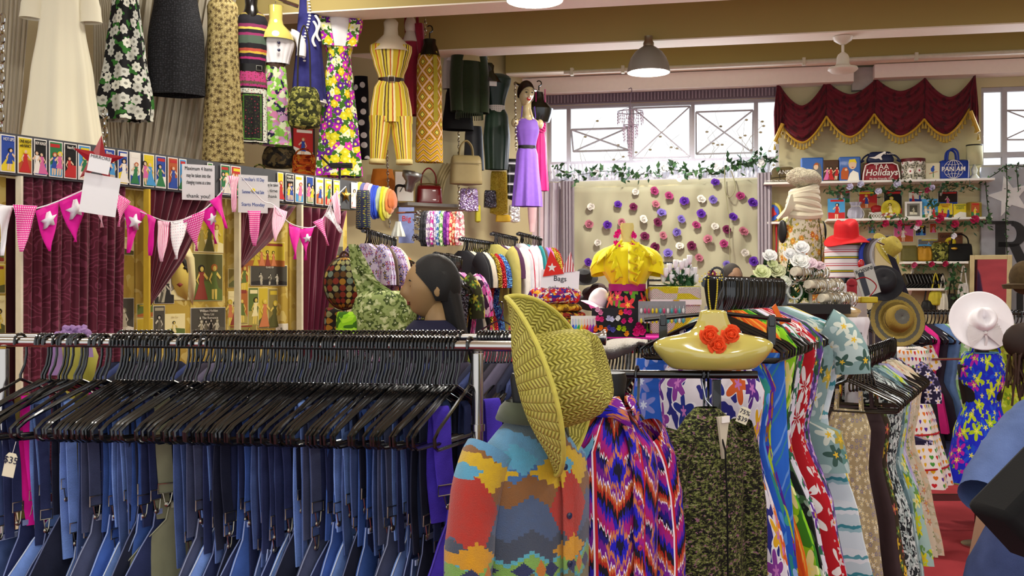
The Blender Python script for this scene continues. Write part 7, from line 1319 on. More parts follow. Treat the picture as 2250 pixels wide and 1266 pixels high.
for p0, p1, yt, m, lb, sd, nf in ((1760, 1808, 348, BT, 'blue tin with a portrait of a woman in a grey shawl', 1, 0), (1807, 1842, 353, plain('4a3018', .5, .2), 'brown tin with a hunting scene on the top shelf', 2, 3), (1843, 1889, 346, BT, 'blue tin with a fair girl holding a brown puppy', 3, 0), (2032, 2063, 359, plain('d8d0b0', .5, .05), 'cream tin with a blue bird on a branch', 4, 0)):
    t, w, h = wbox_item('picture_tin', lb, 'tin', p0, p1, yt, Z1, .10, m); g = G()
    def pg(pts, mi, k, cz=h/2, s=h): g.prism([(x*s, cz+z*s) for x, z in pts], -.051-.0012*k, -.0505, m=mi)
    circ = lambda cx, cz, rx, rz=None: [(cx+rx*math.cos(a), cz+(rz or rx)*math.sin(a)) for a in (2*PI*k/14 for k in range(14))]
    if sd == 1: pg([(-.02, -.48), (.36, -.48), (.36, .0), (.3, .25), (.16, .32), (.04, .2), (-.02, -.1)], 9, 1); pg(circ(.14, .12, .09, .12), 0, 2); pg([(.04, .14), (.1, .27), (.22, .26), (.24, .1), (.2, .2), (.1, .2)], 8, 3)
    elif sd == 3: pg([(-.1, -.48), (.36, -.48), (.32, -.15), (.12, -.05), (0, -.18)], 6, 1); pg(circ(.1, .17, .15, .18), 0, 2); pg([(-.06, .2), (-.02, .38), (.2, .4), (.27, .22), (.16, .28), (.02, .28)], 4, 3); pg([(-.34, -.4), (-.08, -.42), (-.04, -.1), (-.12, .08), (-.26, .06), (-.34, -.1)], 8, 3); pg(circ(-.15, -.02, .05), 0, 4); pg([(.05, .08), (.16, .08), (.1, .04)], 2, 4)
    elif sd == 4: pg(circ(-.02, .1, .1, .14), 3, 1); pg(circ(.02, .26, .06), 3, 2); pg([(-.2, -.16), (.25, -.02), (.25, .0), (-.2, -.12)], 8, 2); pg([(.0, -.35), (.04, -.35), (.03, .0), (.0, .0)], 5, 2)
    else: [figure(g, x_, .02, h*.6, 30+i, -.052) for i, x_ in enumerate((-.04, .0, .045))]
    make('printed_picture', g, PR, t, sharp=30)
t, w, h = airbag('dark red holiday airline bag with white lettering', 1895, 1973, 358, Z1, plain('8a1c28', .45, .05), d=.15, trim=WT, top=.9)
text_mesh('TAA', .07, WT, t, (0, -.078, h*.72)); text_mesh('Holidays', .085, WT, t, (0, -.08, h*.42), shear=.2, bold=.001); text_mesh('Fly the Friendly Way', .026, WT, t, (0, -.08, h*.10)); zt = Z1+h
t, w, h = airbag('navy blue airline bag with a white kangaroo, resting on the red bag', 1905, 1962, 334, zt, plain('101a3c', .45, .05), d=.12, top=.8)
g = G(); g.prism([(-.11, .045), (-.05, .03), (-.02, .035), (.0, .02), (.012, .022), (.0, .05), (.02, .075), (.04, .08), (.045, .095), (.03, .1), (.01, .088), (-.02, .075), (-.06, .05)], -.067, -.062); make('kangaroo_emblem', g, WT, t, sharp=30); text_mesh('The Australian', .018, WT, t, (.07, -.064, h*.72))
for s in (-1, 1): g = G(); g.tube(smooth_path([(s*w*.42, 0, h*.8), (s*w*.6, -.02, h*.5), (s*w*.72, -.03, h*.05), (s*w*.6, -.02, h*.2)], 5), .009, 6); make('strap', g, plain('101a3c', .5, .05), t)
p = W(2006, 350, .15); h = p.z-Z1; t = thing('hat_box', 'round patterned hat box with a dark red lid on the top shelf', 'box', (p.x, p.y, Z1+.001), RW); g = G(); g.lathe([(.001, 0), (.108, 0), (.108, h-.02)], 36); n = N('scrolled_paper', .7); b_ = n.blobs(lin('b8b4a0'), 60, lin('4a4a40'), .52); b_ = n.flowers(b_, 11, [lin('e8e4dc')], 5, .36, lin('a02a3a'), sharp=.08, rnd=.2); n.col(b_); make('box_body', g, n.m, t); g = G(); g.lathe([(.112, h-.03), (.112, h), (.001, h+.004)], 36); make('lid', g, plain('5a1018', .5, .1), t)
t, w, h = airbag('royal blue airline shopper with a white globe emblem', 2065, 2127, 352, Z1, plain('10308a', .5, .05), d=.14, top=1.06)
text_mesh('PAN AM', .058, WT, t, (-.02, -.080, h*.5), bold=.001); g = G()
for rx in (.085, .05, .015): g.tube([(-.02+rx*math.cos(a), -.077, h*.5+.085*math.sin(a)) for a in (2*PI*k/28 for k in range(28))], .0022, 4, True)
for z_ in (-.05, .05): g.tube([(-.02-.068, -.077, h*.5+z_), (-.02, -.077, h*.5+z_*.8), (-.02+.068, -.077, h*.5+z_)], .002, 4)
g.tube([(.11, -.077, .01), (.115, -.077, h*.95)], .003, 4); make('globe_emblem', g, WT, t)
for y_ in (-.05, .05): g = G(); g.tube(smooth_path([(-.07, y_, h*.9), (-.06, y_, h+.07), (-.02, y_, h+.10), (.02, y_, h+.07), (.03, y_, h*.9)], 5), .01, 8); make('handle', g, plain('10308a', .5, .05), t)
p = W(2141, 363, .15); h = p.z-Z1; t = thing('table_lamp', 'small lamp with a cream drum shade at the right end of the top shelf', 'lamp', (p.x, p.y, Z1+.001), RW); g = G(); g.lathe([(.072, h), (.072, h+.185)], 30); make('lamp_shade', g, plain('b8b48c', .8, .05), t, solid=.003)
g = G(); g.lathe([(.073, h+.178), (.0735, h+.19)], 30); make('shade_trim', g, BLKM, t, solid=.002); g = G(); g.lathe([(.001, 0), (.05, 0), (.045, .02), (.02, .05), (.03, .09), (.012, .13), (.008, h+.05)], 16, wob=lambda r_, a: .004*math.sin(5*a)); make('shell_base', g, plain('c8c8b8', .4, .2), t)
# second shelf
def book(p0, p1, yt, z, lab, seed, bgi, title=None, lean=0, off=.12, nm='picture_book', tcol=None, nf=1, pal=PR):
    p = W((p0+p1)/2, yt, off); w = (p1-p0)/2250*p.y; h = p.z-z; t = thing(nm, lab, 'book', (p.x, p.y, z+.001), (R(-lean), 0, RW)); g = G(); g.box((0, .006, h/2), (w, .018, h)); make('cover', g, pal[bgi], t, bevel=.001); g = G(); g.box((.002, .006, h/2), (w, .013, h*.98)); make('pages', g, WHCARD, t); picture(t, w, h, seed, pal, title, 1, .002, bgi, -.0025, (0, -.004, h/2), tcol, nf); return t
book(1820, 1856, 436, Z2, 'faded teal picture book with a child in yellow on the second shelf', 201, 11, None, 6); 
book(2027, 2060, 437, Z2, 'large annual with a blue top and red figures on the second shelf', 202, 11, 'GIRLS', 5, nf=3); book(2062, 2092, 447, Z2, 'yellow paperback with a couple on the second shelf', 203, 4, 'HOWARDS|SPRING', 5, tcol=PR[2], nf=2); book(2096, 2123, 448, Z2, 'yellow paperback with large title lettering', 204, 4, 'FORBIDDEN|GARDEN|ROBERTS', 5, tcol=PR[5], nf=0)
t, w, h = wbox_item('gold_book_box', 'gold sided box with a dark painted cover at the right end of the second shelf', 'box', 2126, 2154, 445, Z2, .08, plain('8a7420', .5, .2), rot=R(18)); picture(t, w*.7, h*.9, 205, PR, None, 1, .002, 8, -.003, (-w*.1, -.041, h/2), None, 1)
p = W(1880, 481, .13); t = thing('drawstring_pouch', 'white drawstring fabric pouch on the second shelf', 'pouch', (p.x, p.y, Z2), RW); g = G(); loft_cloth(g, [(.165, .06, .04), (.14, .045, .035), (.12, .04, .03), (.09, .07, .05), (.04, .078, .055), (.003, .06, .045), (.001, .01, .01)], 9, .15, 40, 18, 3, top_amp=.8, capt=True); make('pouch_body', g, plain('b0b0c0', .8, .1), t); g = G(); g.tube([(.044*math.cos(a), .034*math.sin(a)-.003, .125) for a in (2*PI*k/20 for k in range(20))], .004, 6, True); g.tube(smooth_path([(.03, -.04, .125), (.07, -.05, .06), (.06, -.05, 0)], 5), .003, 5); make('drawstring', g, WHITE, t)
p = W(1926, 481, .13); t = thing('ornament_coach', 'small red and white filigree ornament on the second shelf', 'ornament', (p.x, p.y, Z2), RW); g = G()
for i in range(5): a = i*.5; g.tube([(x_+.022*math.cos(q), 0, .03+.022*math.sin(q)) for x_ in (-.05+.025*i,) for q in (2*PI*k/12 for k in range(12))], .004, 5, True)
g.tube([(-.07, 0, .06), (.07, 0, .06)], .006, 6); make('filigree', g, WHITE, t); g = G(); g.ell((0, 0, .10), (.055, .03, .035), 12, 8); g.ell((-.03, -.01, .08), (.02, .02, .02), 8, 6); make('red_roof', g, plain('a01c20', .5, .2), t)
p = W(1957, 462, .14); t = thing('display_plate', 'round yellow and green picture plate behind small roses', 'plate', (p.x, p.y, Z2+.092), (R(-8), 0, RW)); g = G(); g.lathe([(.001, 0), (.07, 0), (.09, .01)], 36, M=FACE); make('plate', g, plain('c8b82c', .4, .3, sc_=12), t, solid=.004); g = G(); figure(g, 0, -.07, .13, 77, -.004); make('plate_picture', g, PRY, t, sharp=30)
g = G(); r = random.Random(3)
for k in range(16): rose(g, (r.uniform(-.09, .05), -.06+r.uniform(-.02, .02), r.uniform(-.085, -.055)), .014, k, FACE, petals=5, m=k % 2)
make('ceramic_roses', g, [WHITE, plain('b85a60', .6)], t)
def frame_item(lab, p0, p1, y0, y1, off, seed, z=None, mat=WHITE, fw=.02):
    p = W((p0+p1)/2, (y0+y1)/2, off); w = (p1-p0)/2250*p.y; h = (y1-y0)/2250*p.y; t = thing('framed_figure', lab, 'picture frame', tuple(p), RW); g = G()
    for s in (-1, 1): g.box((s*(w/2-fw/2), 0, 0), (fw, .018, h)); g.box((0, 0, s*(h/2-fw/2)), (w-fw*2, .018, fw))
    make('frame', g, mat, t, bevel=.003); g = G(); g.box((0, .004, 0), (w-fw*2, .004, h-fw*2)); make('mount', g, plain('8a867a', .6), t); picture(t, (w-fw*2)*.6, (h-fw*2)*.75, seed, PRB, None, 1, .001, 9, -.002, (0, 0, 0), None, 1)
frame_item('white picture frame around a small grey figure on the second shelf', 1989, 2025, 443, 480, .12, 5)
for i, (p0, p1, y0, y1, lb, bg_, nf) in enumerate(((1838, 1867, 419, 446, 'pin-up print of a dark haired woman on grey', 9, 1), (1888, 1927, 420, 458, 'pin-up print on a red ground', 2, 1), (1943, 1981, 418, 470, 'pin-up print on navy of a woman in a red suit', 7, 1), (1998, 2030, 420, 446, 'pale print of two small figures', 6, 2), (2062, 2103, 420, 455, 'brown violet print of a seated woman', 1, 1), (1908, 1923, 494, 513, 'tiny portrait print on grey', 9, 1), (1965, 2006, 490, 532, 'print of a woman in white by a pink wall', 10, 1), (2012, 2034, 495, 518, 'small dark print of a woman', 7, 1), (2043, 2057, 491, 512, 'tiny reddish print', 8, 1), (1930, 1958, 517, 545, 'mauve print above the flowered straw hat', 9, 1), (2018, 2060, 525, 545, 'small pale mauve print above the yellow bag', 9, 1))):
    p = W((p0+p1)/2, (y0+y1)/2, .008); w = (p1-p0)/2250*p.y; h = (y1-y0)/2250*p.y; t = thing('wall_print', lb+', on the far wall', 'print', tuple(p), RW, 'prints on the far wall'); g = G(); g.box((0, 0, 0), (w, .002, h)); make('paper', g, WHCARD, t); picture(t, w, h, 301+i, PR, None, 1, .003, bg_, -.002, (0, -.001, 0), None, nf)
p = W(2088, 526, .02); t = thing('tin_sign', 'rust brown tin sign reading Guinness behind the black bag', 'sign', tuple(p), RW); g = G(); g.box((0, 0, 0), (.22, .006, .13)); make('plate', g, plain('6a3a14', .5, .3), t); text_mesh('GUINNESS', .04, plain('2a1408', .6), t, (0, -.005, .03)); g = G(); g.lathe([(.02, 0), (.05, 0)], 20, (0, -.005, -.03), FACE); make('emblem', g, PR[4], t, solid=.002)
# handbags on the third shelf
def hb(p0, p1, yt, z, lab, mat, soft, handle=None, d=.05, hm=None, clasp=None): p = W((p0+p1)/2, yt, .13); w = (p1-p0)/2250*p.y; h = p.z-z; bag('handbag', lab, (p.x, p.y, z+h/2+.002), w, h, d, mat, handle, .1, RW, soft, hm, group=None, clasp=clasp)
hb(1980, 2015, 540, Z3, 'olive green pleated handbag, leftmost on the third shelf', plain('5a5424', .6, .2), 0); hb(2012, 2048, 542, Z3, 'mustard gathered clutch on the third shelf', plain('a87a18', .6, .2), 1, clasp=BRASS); hb(2046, 2084, 532, Z3, 'brown and cream tapestry handbag on the third shelf', TAP, 1, clasp=BRASS); hb(2083, 2135, 536, Z3, 'black handbag with a gold clasp, rightmost on the third shelf', plain('0c0c0c', .8, .1), 0, 1)
p = W(2097, 546, .20); g = G(); g.ell((0, 0, 0), (.028, .008, .014), 12, 8); o = make('gold_clasp', g, GOLD, loc=tuple(p), rot=RW); tag(o, 'oval gold clasp on the black handbag', 'clasp')
for i in range(12):
    p = W(1984+i*7.4, 618, .14); g = G(); g.box((0, 0, 0), (.14, .02, .11)); o = make('clutch_purse', g, gloss('0c0b0a', .35, .2), loc=(p.x, p.y, Z4+.062), rot=(R(0), R(-28), RW-R(60)), bevel=.006); tag(o, 'black clutch purse leaning in the row on the fourth shelf', 'purse', 'black clutches on the fourth shelf'); g = G(); g.tube([(-.06, -.012, .052), (.06, -.012, .052)], .003, 5); make('gold_edge', g, BRASS, o)
for px, y0, y1, w_, m, lb in ((2072, 645, 694, .10, plain('c8c4b4', .7, .1), 'cream bag hanging under the fourth shelf'), (2056, 640, 672, .13, plain('b0a430', .8, .2), 'yellow straw bag hanging under the fourth shelf'), (2092, 645, 680, .09, plain('16150f', .7, .1), 'black bag hanging under the fourth shelf'), (2117, 622, 660, .10, plain('d8d4cc', .6, .1), 'white bag with a long thin strap below the third shelf'), (2040, 660, 690, .13, plain('121212', .6, .1), 'black structured bag under the yellow straw bag')):
    p = W(px, (y0+y1)/2, .2); h = (y1-y0)/2250*p.y; t = bag('hanging_handbag', lb, tuple(p), w_, h, .04, m, 0, rot=RW); g = G(); g.tube(smooth_path([(-w_*.3, 0, h*.4), (0, 0, h*.5+.17), (w_*.3, 0, h*.4)], 5), .007, 6); make('strap', g, m, t)
garland([W(x, y, .33) for x, y in ((1815, 415), (1850, 422), (1900, 412), (1932, 424), (1975, 410), (2020, 418), (2060, 412), (2110, 405), (2142, 414))], 'leaf garland with pale roses along the edge of the top shelf', 150, .06, .09, seed=5, flw=[(1866, 410, 'c8c4e0', .035, .38), (1890, 405, 'c8c8e0', .035, .38), (1929, 420, 'd0d0e4', .035, .38), (1970, 404, 'd0d0e4', .04, .38), (2047, 412, 'c8c0dc', .03, .38), (2036, 418, 'a02a50', .03, .38)])
garland([W(x, y, .3) for x, y in ((1890, 492), (1940, 490), (1990, 494), (2050, 490), (2100, 494), (2150, 488), (2178, 480))], 'leaf garland with crimson roses along the edge of the second shelf', 130, .055, .09, seed=6, flw=[(1944, 491, 'a81c48', .038, .36), (1976, 490, 'b02050', .03, .36), (2017, 490, 'c03a68', .035, .36), (2063, 481, 'a81c48', .045, .36), (2097, 492, 'a81c48', .04, .36), (2140, 482, 'b02050', .045, .36), (2013, 500, 'e8e0e8', .03, .36)])
garland([W(x, y, .3) for x, y in ((1985, 586), (2020, 584), (2060, 586), (2110, 580))], 'short leaf garland with roses under the third shelf', 110, .05, .06, seed=7, flw=[(2008, 583, 'b8406a', .03, .36), (2046, 581, 'a81c48', .03, .36), (2076, 580, 'a81c48', .03, .36)])
garland([W(2094, 590, .28), W(2096, 620, .28), W(2100, 655, .28)], 'green ivy trailing down beside the mirror', 180, .06, .09, seed=8)
garland([W(2036, 415, .3), W(2044, 440, .3), W(2050, 455, .3)], 'ivy sprig hanging from the top shelf', 130, .055, .05, seed=9); garland([W(2098, 492, .3), W(2094, 515, .3)], 'ivy sprig hanging below the second shelf', 120, .05, .05, seed=10, flw=[(2095, 519, 'e8e8f0', .03, .34)])
for i, pts in enumerate(([(2211, 360), (2213, 420), (2210, 480), (2213, 560)], [(2166, 400), (2169, 440), (2174, 476)], [(2233, 366), (2236, 395), (2238, 420)], [(2150, 404), (2190, 380), (2211, 364), (2250, 366)])): garland([W(x, y, .2) for x, y in pts], 'dark fairy light cable with leaves, %s' % ['long one over the grey panel', 'short one at the shelf end', 'short one right of the star', 'slung across the top of the grey panel'][i], 60, .035, .02, seed=12+i, wire=.005)
# grey lettered panel
a, b = S(2152), 6.15; g = G(); g.box(((a+b)/2, -.04, 1.38), (b-a, .06, 2.74)); o = make('lettered_panel', g, plain('9c9ca2', .7, .04), **FW); tag(o, 'pale grey panel with a white star and dark shop lettering, far right', 'sign')
LT = plain('2a2a2c', .7, .05)
def lp(px, py): p = W(px, py, .0); return S(px)*1.0, p.z
x, z = lp(2213, 433); g = G(); g.prism([(x+px_, z+pz) for px_, pz in star(.20, .42, -.25)], -.078, -.071); make('white_star', g, plain('d8d8d8', .7, .03), o, sharp=30)
x, z0 = lp(2177, 592); _, z1 = lp(2177, 487); H_ = z1-z0; g = G(); st = H_*.13; wd_ = H_*.68; yb = (-.079, -.071)
g.prism([(x+.05*H_, z0), (x+.05*H_+st*1.5, z0), (x+.05*H_+st*1.5, z1), (x+.05*H_, z1)], *yb); g.prism([(x-.06*H_, z0), (x+.36*H_, z0), (x+.36*H_, z0+st*.5), (x-.06*H_, z0+st*.5)], *yb); g.prism([(x-.06*H_, z1-st*.5), (x+.4*H_, z1-st*.5), (x+.4*H_, z1), (x-.06*H_, z1)], *yb)
cx_, cz_, r_ = x+.36*H_, z1-.27*H_, .27*H_; arc = [(cx_+r_*1.05*math.cos(q), cz_+r_*math.sin(q)) for q in (PI/2-PI*k/14 for k in range(15))]; inn = [(cx_+(r_-st*1.3)*math.cos(q), cz_+(r_-st*.8)*math.sin(q)) for q in (-PI/2+PI*k/14 for k in range(15))]
for k in range(14): g.prism([arc[k], arc[k+1], inn[13-k], inn[14-k]], *yb)
g.prism([(x+.1*H_, cz_-r_), (cx_, cz_-r_), (cx_, cz_-r_+st*.8), (x+.1*H_, cz_-r_+st*.8)], *yb); g.prism([(x+.3*H_, cz_-r_+st*.5), (x+.5*H_, cz_-r_+st*.5), (x+.74*H_, z0), (x+.52*H_, z0)], *yb); g.prism([(x+.5*H_, z0), (x+.84*H_, z0), (x+.84*H_, z0+st*.5), (x+.5*H_, z0+st*.5)], *yb); make('letter_r', g, LT, o, sharp=30)
text_mesh('etro', H_*1.05, LT, o, (x+.86*H_, -.074, z0+H_*.36), name='letters', align='LEFT', bold=.012); x, z = lp(2228, 662); text_mesh('in', .48, LT, o, (x-.02, -.074, z), name='letters', align='LEFT', bold=.008)
# pine mirror
p = W(2176, 640, .25); w, h = 84/2250*p.y, 160/2250*p.y; t = thing('pine_mirror', 'tall pine framed mirror leaning against the grey panel', 'mirror', (p.x, p.y, p.z), RW-R(6)); t.rotation_euler = (R(9), 0, RW-R(8)); g = G()
for s in (-1, 1): g.box((s*(w/2-.02), 0, 0), (.04, .03, h)); g.box((0, 0, s*(h/2-.02)), (w-.08, .03, .04))
make('frame', g, plain('c8ba8c', .6, .15, sc_=12), t, bevel=.004); mm = N('mirror', .03, 1); mm.col((.85, .87, .88)); g = G(); g.box((0, .005, 0), (w-.08, .008, h-.08)); make('glass', g, mm.m, t)
g = G(); g.box((0, -.2, -p.z/2-h/4), (.9, .3, p.z-h/2-.02)); o = make('counter_cabinet', g, plain('6a6458', .7, .1), loc=(p.x, p.y, p.z), rot=RW); tag(o, 'low grey cabinet under the pine mirror', 'cabinet')
# wall stock under the shelves: dark hanging rail behind the right racks
# painted tambourine
p = W(1701, 468, .12); t = thing('tambourine', 'round painted red and blue tambourine with ribbons on the small left shelf', 'tambourine', tuple(p), RW-R(40)); g = G(); g.lathe([(.001, -.03), (.095, -.03), (.1, -.02), (.1, .02), (.001, .02)], 28, M=FACE); make('drum', g, plain('b8a850', .5, .2), t); g = G(); g.lathe([(.001, .031), (.08, .031)], 20, M=FACE); g.prism(star(.06, .6, .3, 4), -.034, -.03, m=1); make('painted_skin', g, [plain('3a5ab0', .5, .2), PR[2]], t, sharp=30)
g = G()
for k in range(5): g.ribbon([(-.08+k*.03, -.02, -.08), (-.085+k*.032, -.02, -.3), (-.08+k*.028, -.02, -.52)], .018, .001, (1, 0, 0), m=k % 2)
make('ribbons', g, [plain('a02028', .6), plain('c8a050', .6)], t)
# ================================================================ DISPLAY TABLE IN THE MIDDLE
a, b = at(1140, 700, 5.9), at(1545, 700, 5.9); ZT = 1.345
t = thing('display_table', 'long table under a magenta cloth holding scarves, jewellery and boxes', 'table', ((a.x+b.x)/2, 5.75, 0)); g = G(); g.box((0, 0, ZT-.015), (b.x-a.x, .9, .03)); make('table_top', g, plain('d0109a', .7, .1), t, bevel=.004)
for sx in (-1, 1):
    for sy in (-1, 1): g = G(); g.box((sx*(b.x-a.x-.1)/2, sy*.4, (ZT-.03)/2), (.05, .05, ZT-.03)); make('leg', g, BLKM, t)
g = G(); g.box((0, -.452, ZT-.03), (b.x-a.x, .006, .05)); make('cloth_edge', g, plain('c0108a', .7, .1), t)
def tb(px, Y=5.7, z=ZT): return Vector(((px-1125)/2250*Y, Y, z))
# yellow blouse dummy
c = at(1378, 533, 5.8); t = thing('torso_form', 'cream neck dummy wearing the yellow ruffled blouse', 'mannequin', tuple(c), R(-8)); g = G(); g.lathe([(.002, .11), (.036, .109), (.039, .09), (.034, .03), (.045, 0), (.09, -.03), (.12, -.08), (.1, -.25), (.12, -.36), (.002, -.38)], 28, sy=.75); make('torso', g, plain('d8c878', .35, .05), t); g = G(); g.tube([(0, 0, -.38), (0, 0, -c.z)], .014, 8); make('stand_pole', g, CHROME, t)
YB = plain('e8d808', .75, .06, sheen=.2)
t = thing('ruffled_blouse', 'bright yellow blouse with layered ruffles and puff sleeves on the cream dummy', 'blouse', tuple(c), R(-8)); g = G(); loft_cloth(g, [(-.0, .055, .05), (-.025, .11, .08), (-.05, .135, .1), (-.14, .15, .125), (-.24, .098, .1)], 8, .06, 64, 20, 3); make('blouse_body', g, YB, t)
for s in (-1, 1):
    g = G(); sleeve(g, (s*.09, 0, -.065), (s*.15, -.02, -.18), .045, .055, 1, (s*.175, 0, -.09), 20, n=10, wr=.06, seed=s+4); make('puff_sleeve', g, YB, t)
    for L_, w0, off in ((0, .045, .0), (1, .06, .03)):
        g = G(); rows = []; base = smooth_path([(s*.02, -.05-.0, -.0+.01), (s*(.06+off), -.085-off, -.06), (s*(.045+off*.6), -.125, -.13), (s*.02, -.115, -.2)] if L_ == 0 else [(s*.045, -.03, .005), (s*.105, -.06, -.035), (s*.165, .0, -.075), (s*.15, .07, -.07)], 10)
        for i, p in enumerate(base):
            q = i*.85; o1 = Vector((s*w0*.7, -w0*.35, -w0*.45)) if L_ == 0 else Vector((s*w0*.5, -w0*.5, -w0*1.0)); rows.append([p, p+o1*.5+Vector((0, .008*math.sin(q), .012*math.cos(q))), p+o1+Vector((.012*math.sin(q), .016*math.cos(q), .018*math.sin(q)))])
        g.grid(rows); make('ruffle', g, YB, t, solid=.002, sharp=180)
g = G(); rows = []
for i in range(30): q = i*.9; z_ = -.01-i*.0075; rows.append([(0.01, -.10-.04*math.sin(PI*i/30), z_), (.03+.012*math.sin(q), -.13-.03*math.sin(PI*i/30)+.01*math.cos(q), z_-.01), (.052+.014*math.cos(q), -.125-.03*math.sin(PI*i/30)+.014*math.sin(q), z_-.02)])
g.grid(rows); make('front_frill', g, YB, t, solid=.002, sharp=180)
g = G(); loft_cloth(g, [(-.235, .105, .105), (-.275, .105, .105)], 1, 0, 40, 3); make('magenta_belt', g, plain('a0106a', .5, .1), t)
t = dress_on('tropical_skirt', 'black skirt with red hibiscus and green leaves below the yellow blouse', (c.x, c.y, c.z), R(-8), floral('101418', ['d83a40', 'c83060', 'e06a50'], scale=9, petals=5, size=.5, leaf='5a9a28', leaf_sc=13, center='f0d040'), [(-.265, .10, .1), (-.4, .13, .12), (-.62, .15, .13)], 6, .08, cat='skirt')
t = thing('flower_lei', 'magenta flower garland around the neck of the yellow blouse dummy', 'necklace', (c.x, c.y, c.z), R(-8)); g = G()
for k in range(15): a = -.6+k*.36; rose(g, (.05*math.cos(a)*1.0-.012, -.035+.04*math.sin(a), .03+.045*math.sin(a)-(.02 if math.sin(a) < 0 else 0)), .018, k, FACE, petals=6)
make('flowers', g, plain('e01a8a', .7, .15), t)
# sign with pennants
p = tb(1232, 5.55, 0); q = at(1230, 625, 5.55); t = thing('bag_sign', 'white card reading Bags, topped by a red star pennant and a striped pennant', 'sign', tuple(q), (0, R(3), R(-4))); k = 5.55/2250
g = G(); g.box((0, 0, 0), (84*k, .006, 62*k)); make('card', g, plain('f0f0f4', .6, .02), t); text_mesh('Bags', .04, plain('1a1a2a', .6), t, (0, -.005, .03)); text_mesh('only each', .032, plain('1a1a2a', .6), t, (0, -.005, -.02))
g = G(); g.prism([(-38*k, 15*k), (8*k, 24*k), (-24*k, 74*k)], -.012, -.008); f_ = make('red_pennant', g, plain('d8281c', .6, .05), t, sharp=30); g = G(); g.prism([(x-19*k, z+36*k) for x, z in star(.026)], -.0135, -.0125); make('white_star', g, WHITE, f_, sharp=30); g = G(); g.prism([(2*k, 26*k), (32*k, 30*k), (20*k, 74*k)], -.009, -.005); make('striped_pennant', g, stripes([(0, 'f0e0e0'), (.5, 'b84a50')], .014), t, sharp=30)
g = G(); g.tube([(0, .005, -30*k), (0, .005, -(q.z-ZT)+.002)], .006, 6); make('stick', g, WHITE, t)
# folded scarves
SC = [(paint('c8281c', ['e8a020', '2a2a8a', 'e0e0d0', '8a1a6a'], 22), 'red scarf with flowers, topmost of the folded pile', 0), (paint('b89018', ['6a4a10', 'd8b83a'], 24), 'mustard scarf second in the folded pile', 0), (paint('1c1410', ['8a2a1a', 'b8902a'], 24), 'dark brown scarf in the folded pile', 0), (paint('b0281c', ['5a8a2a', '6a2a9a', 'd0a020'], 20), 'red, green and purple scarf in the folded pile', 0), (plain('5a0c14', .8, .2), 'maroon folded cloth at the bottom of the pile', 0)]
zc = ZT
for i, (m, lb, _) in enumerate(SC[::-1]):
    th = .044 if i < 4 else .088; g = G(); rows = []; r = random.Random(i); wx = .155+r.uniform(-.012, .012)
    for j in range(15):
        ph = PI*j/14; rows.append([(wx*(1.0-.12*(j/14)**3*(i == 4))*math.sin(ph)**.35*math.copysign(abs(math.cos(a))**.5, math.cos(a)), .12*math.sin(ph)**.35*math.copysign(abs(math.sin(a))**.5, math.sin(a)), th/2-th/2*math.cos(ph)+.006*math.sin(5*a+i*2)*math.sin(ph)*(2.2 if i == 4 else 1)) for a in (2*PI*k/48 for k in range(48))])
    g.grid(rows, True); o = make('folded_scarf', g, m, loc=(tb(1218, 5.6).x, 5.6, zc+.004), rot=R(r.uniform(-5, 5)), sharp=180); tag(o, lb, 'scarf', 'folded scarves on the table'); zc += th*.93
n_ = 0
t = thing('bangle_box', 'open box of gold and silver bangles below the folded scarves', 'jewellery', tuple(tb(1215, 5.36))); g = G(); g.box((0, 0, .03), (.17, .10, .06)); make('box', g, plain('8a8478', .5), t); g = G()
for k in range(15): g.tube([(-.08+k*.0115, -.055+.0*a, .03+.028*math.sin(a)) if False else (-.08+k*.0115+.004*math.cos(a), -.056+.01*math.cos(a), .032+.028*math.sin(a)) for a in (2*PI*j/14 for j in range(14))], .003, 5, True, m=k % 2)
make('bangles', g, [GOLD, CHROME2], t)
# feather, rose and earring racks
t = thing('feather_earrings', 'display bar of feather earrings in rainbow colours', 'jewellery', tuple(tb(1282, 5.32))); cl_ = ['2030c0', '2a8ae0', '20a040', 'e8d020', 'e87a10', 'd02020', 'b020a0', '7020b0', 'c01828']
g = G(); g.box((0, .01, .055), (.13, .008, .11)); make('card', g, WHITE, t)
for k, h_ in enumerate(cl_): g = G(); g.ell((-.06+k*.015, -.008, .035), (.007, .004, .032), 8, 8, Matrix.Rotation(R(14), 4, 'Y')); g.tube([(-.055+k*.015, -.004, .06), (-.055+k*.015, 0, .095)], .0012, 4); make('feather', g, plain(h_, .6, .2), t)
t = thing('flower_clips', 'card stand of rose hair clips in pink, orange, lilac, lime and white', 'hair clips', tuple(tb(1352, 5.30))); g = G(); g.box((.02, .03, .075), (.28, .006, .15)); make('stand', g, plain('1a1a20', .5), t)
for i, (x_, z_, h_) in enumerate(((-.09, .145, 'e8b0d0'), (-.075, .13, 'e080b0'), (-.09, .10, 'e83a90'), (-.07, .095, 'd82a80'), (-.10, .045, 'f07810'), (-.075, .05, 'f08818'), (-.05, .04, 'e86a10'), (-.035, .10, 'c8c8e8'), (-.015, .095, 'd8d8f0'), (-.03, .05, '4a4a9a'), (-.01, .04, '5a5ab0'), (.02, .05, 'b8d010'), (.045, .045, 'a8c80c'), (.06, .02, 'f0a020'), (.03, .13, 'f07a20'), (.055, .135, 'e0208a'), (.075, .13, 'e0208a'), (.045, .085, 'd81a80'), (.08, .09, 'e83a90'), (.015, .1, 'e8e8e8'), (.11, .03, 'e0107a'), (.14, .035, 'd8107a'), (.125, .06, 'c80e70'))): g = G(); rose(g, (x_, 0, z_), .015 if i < 20 else .024, i, FACE, petals=8); make('rose', g, plain(h_, .7, .12), t)
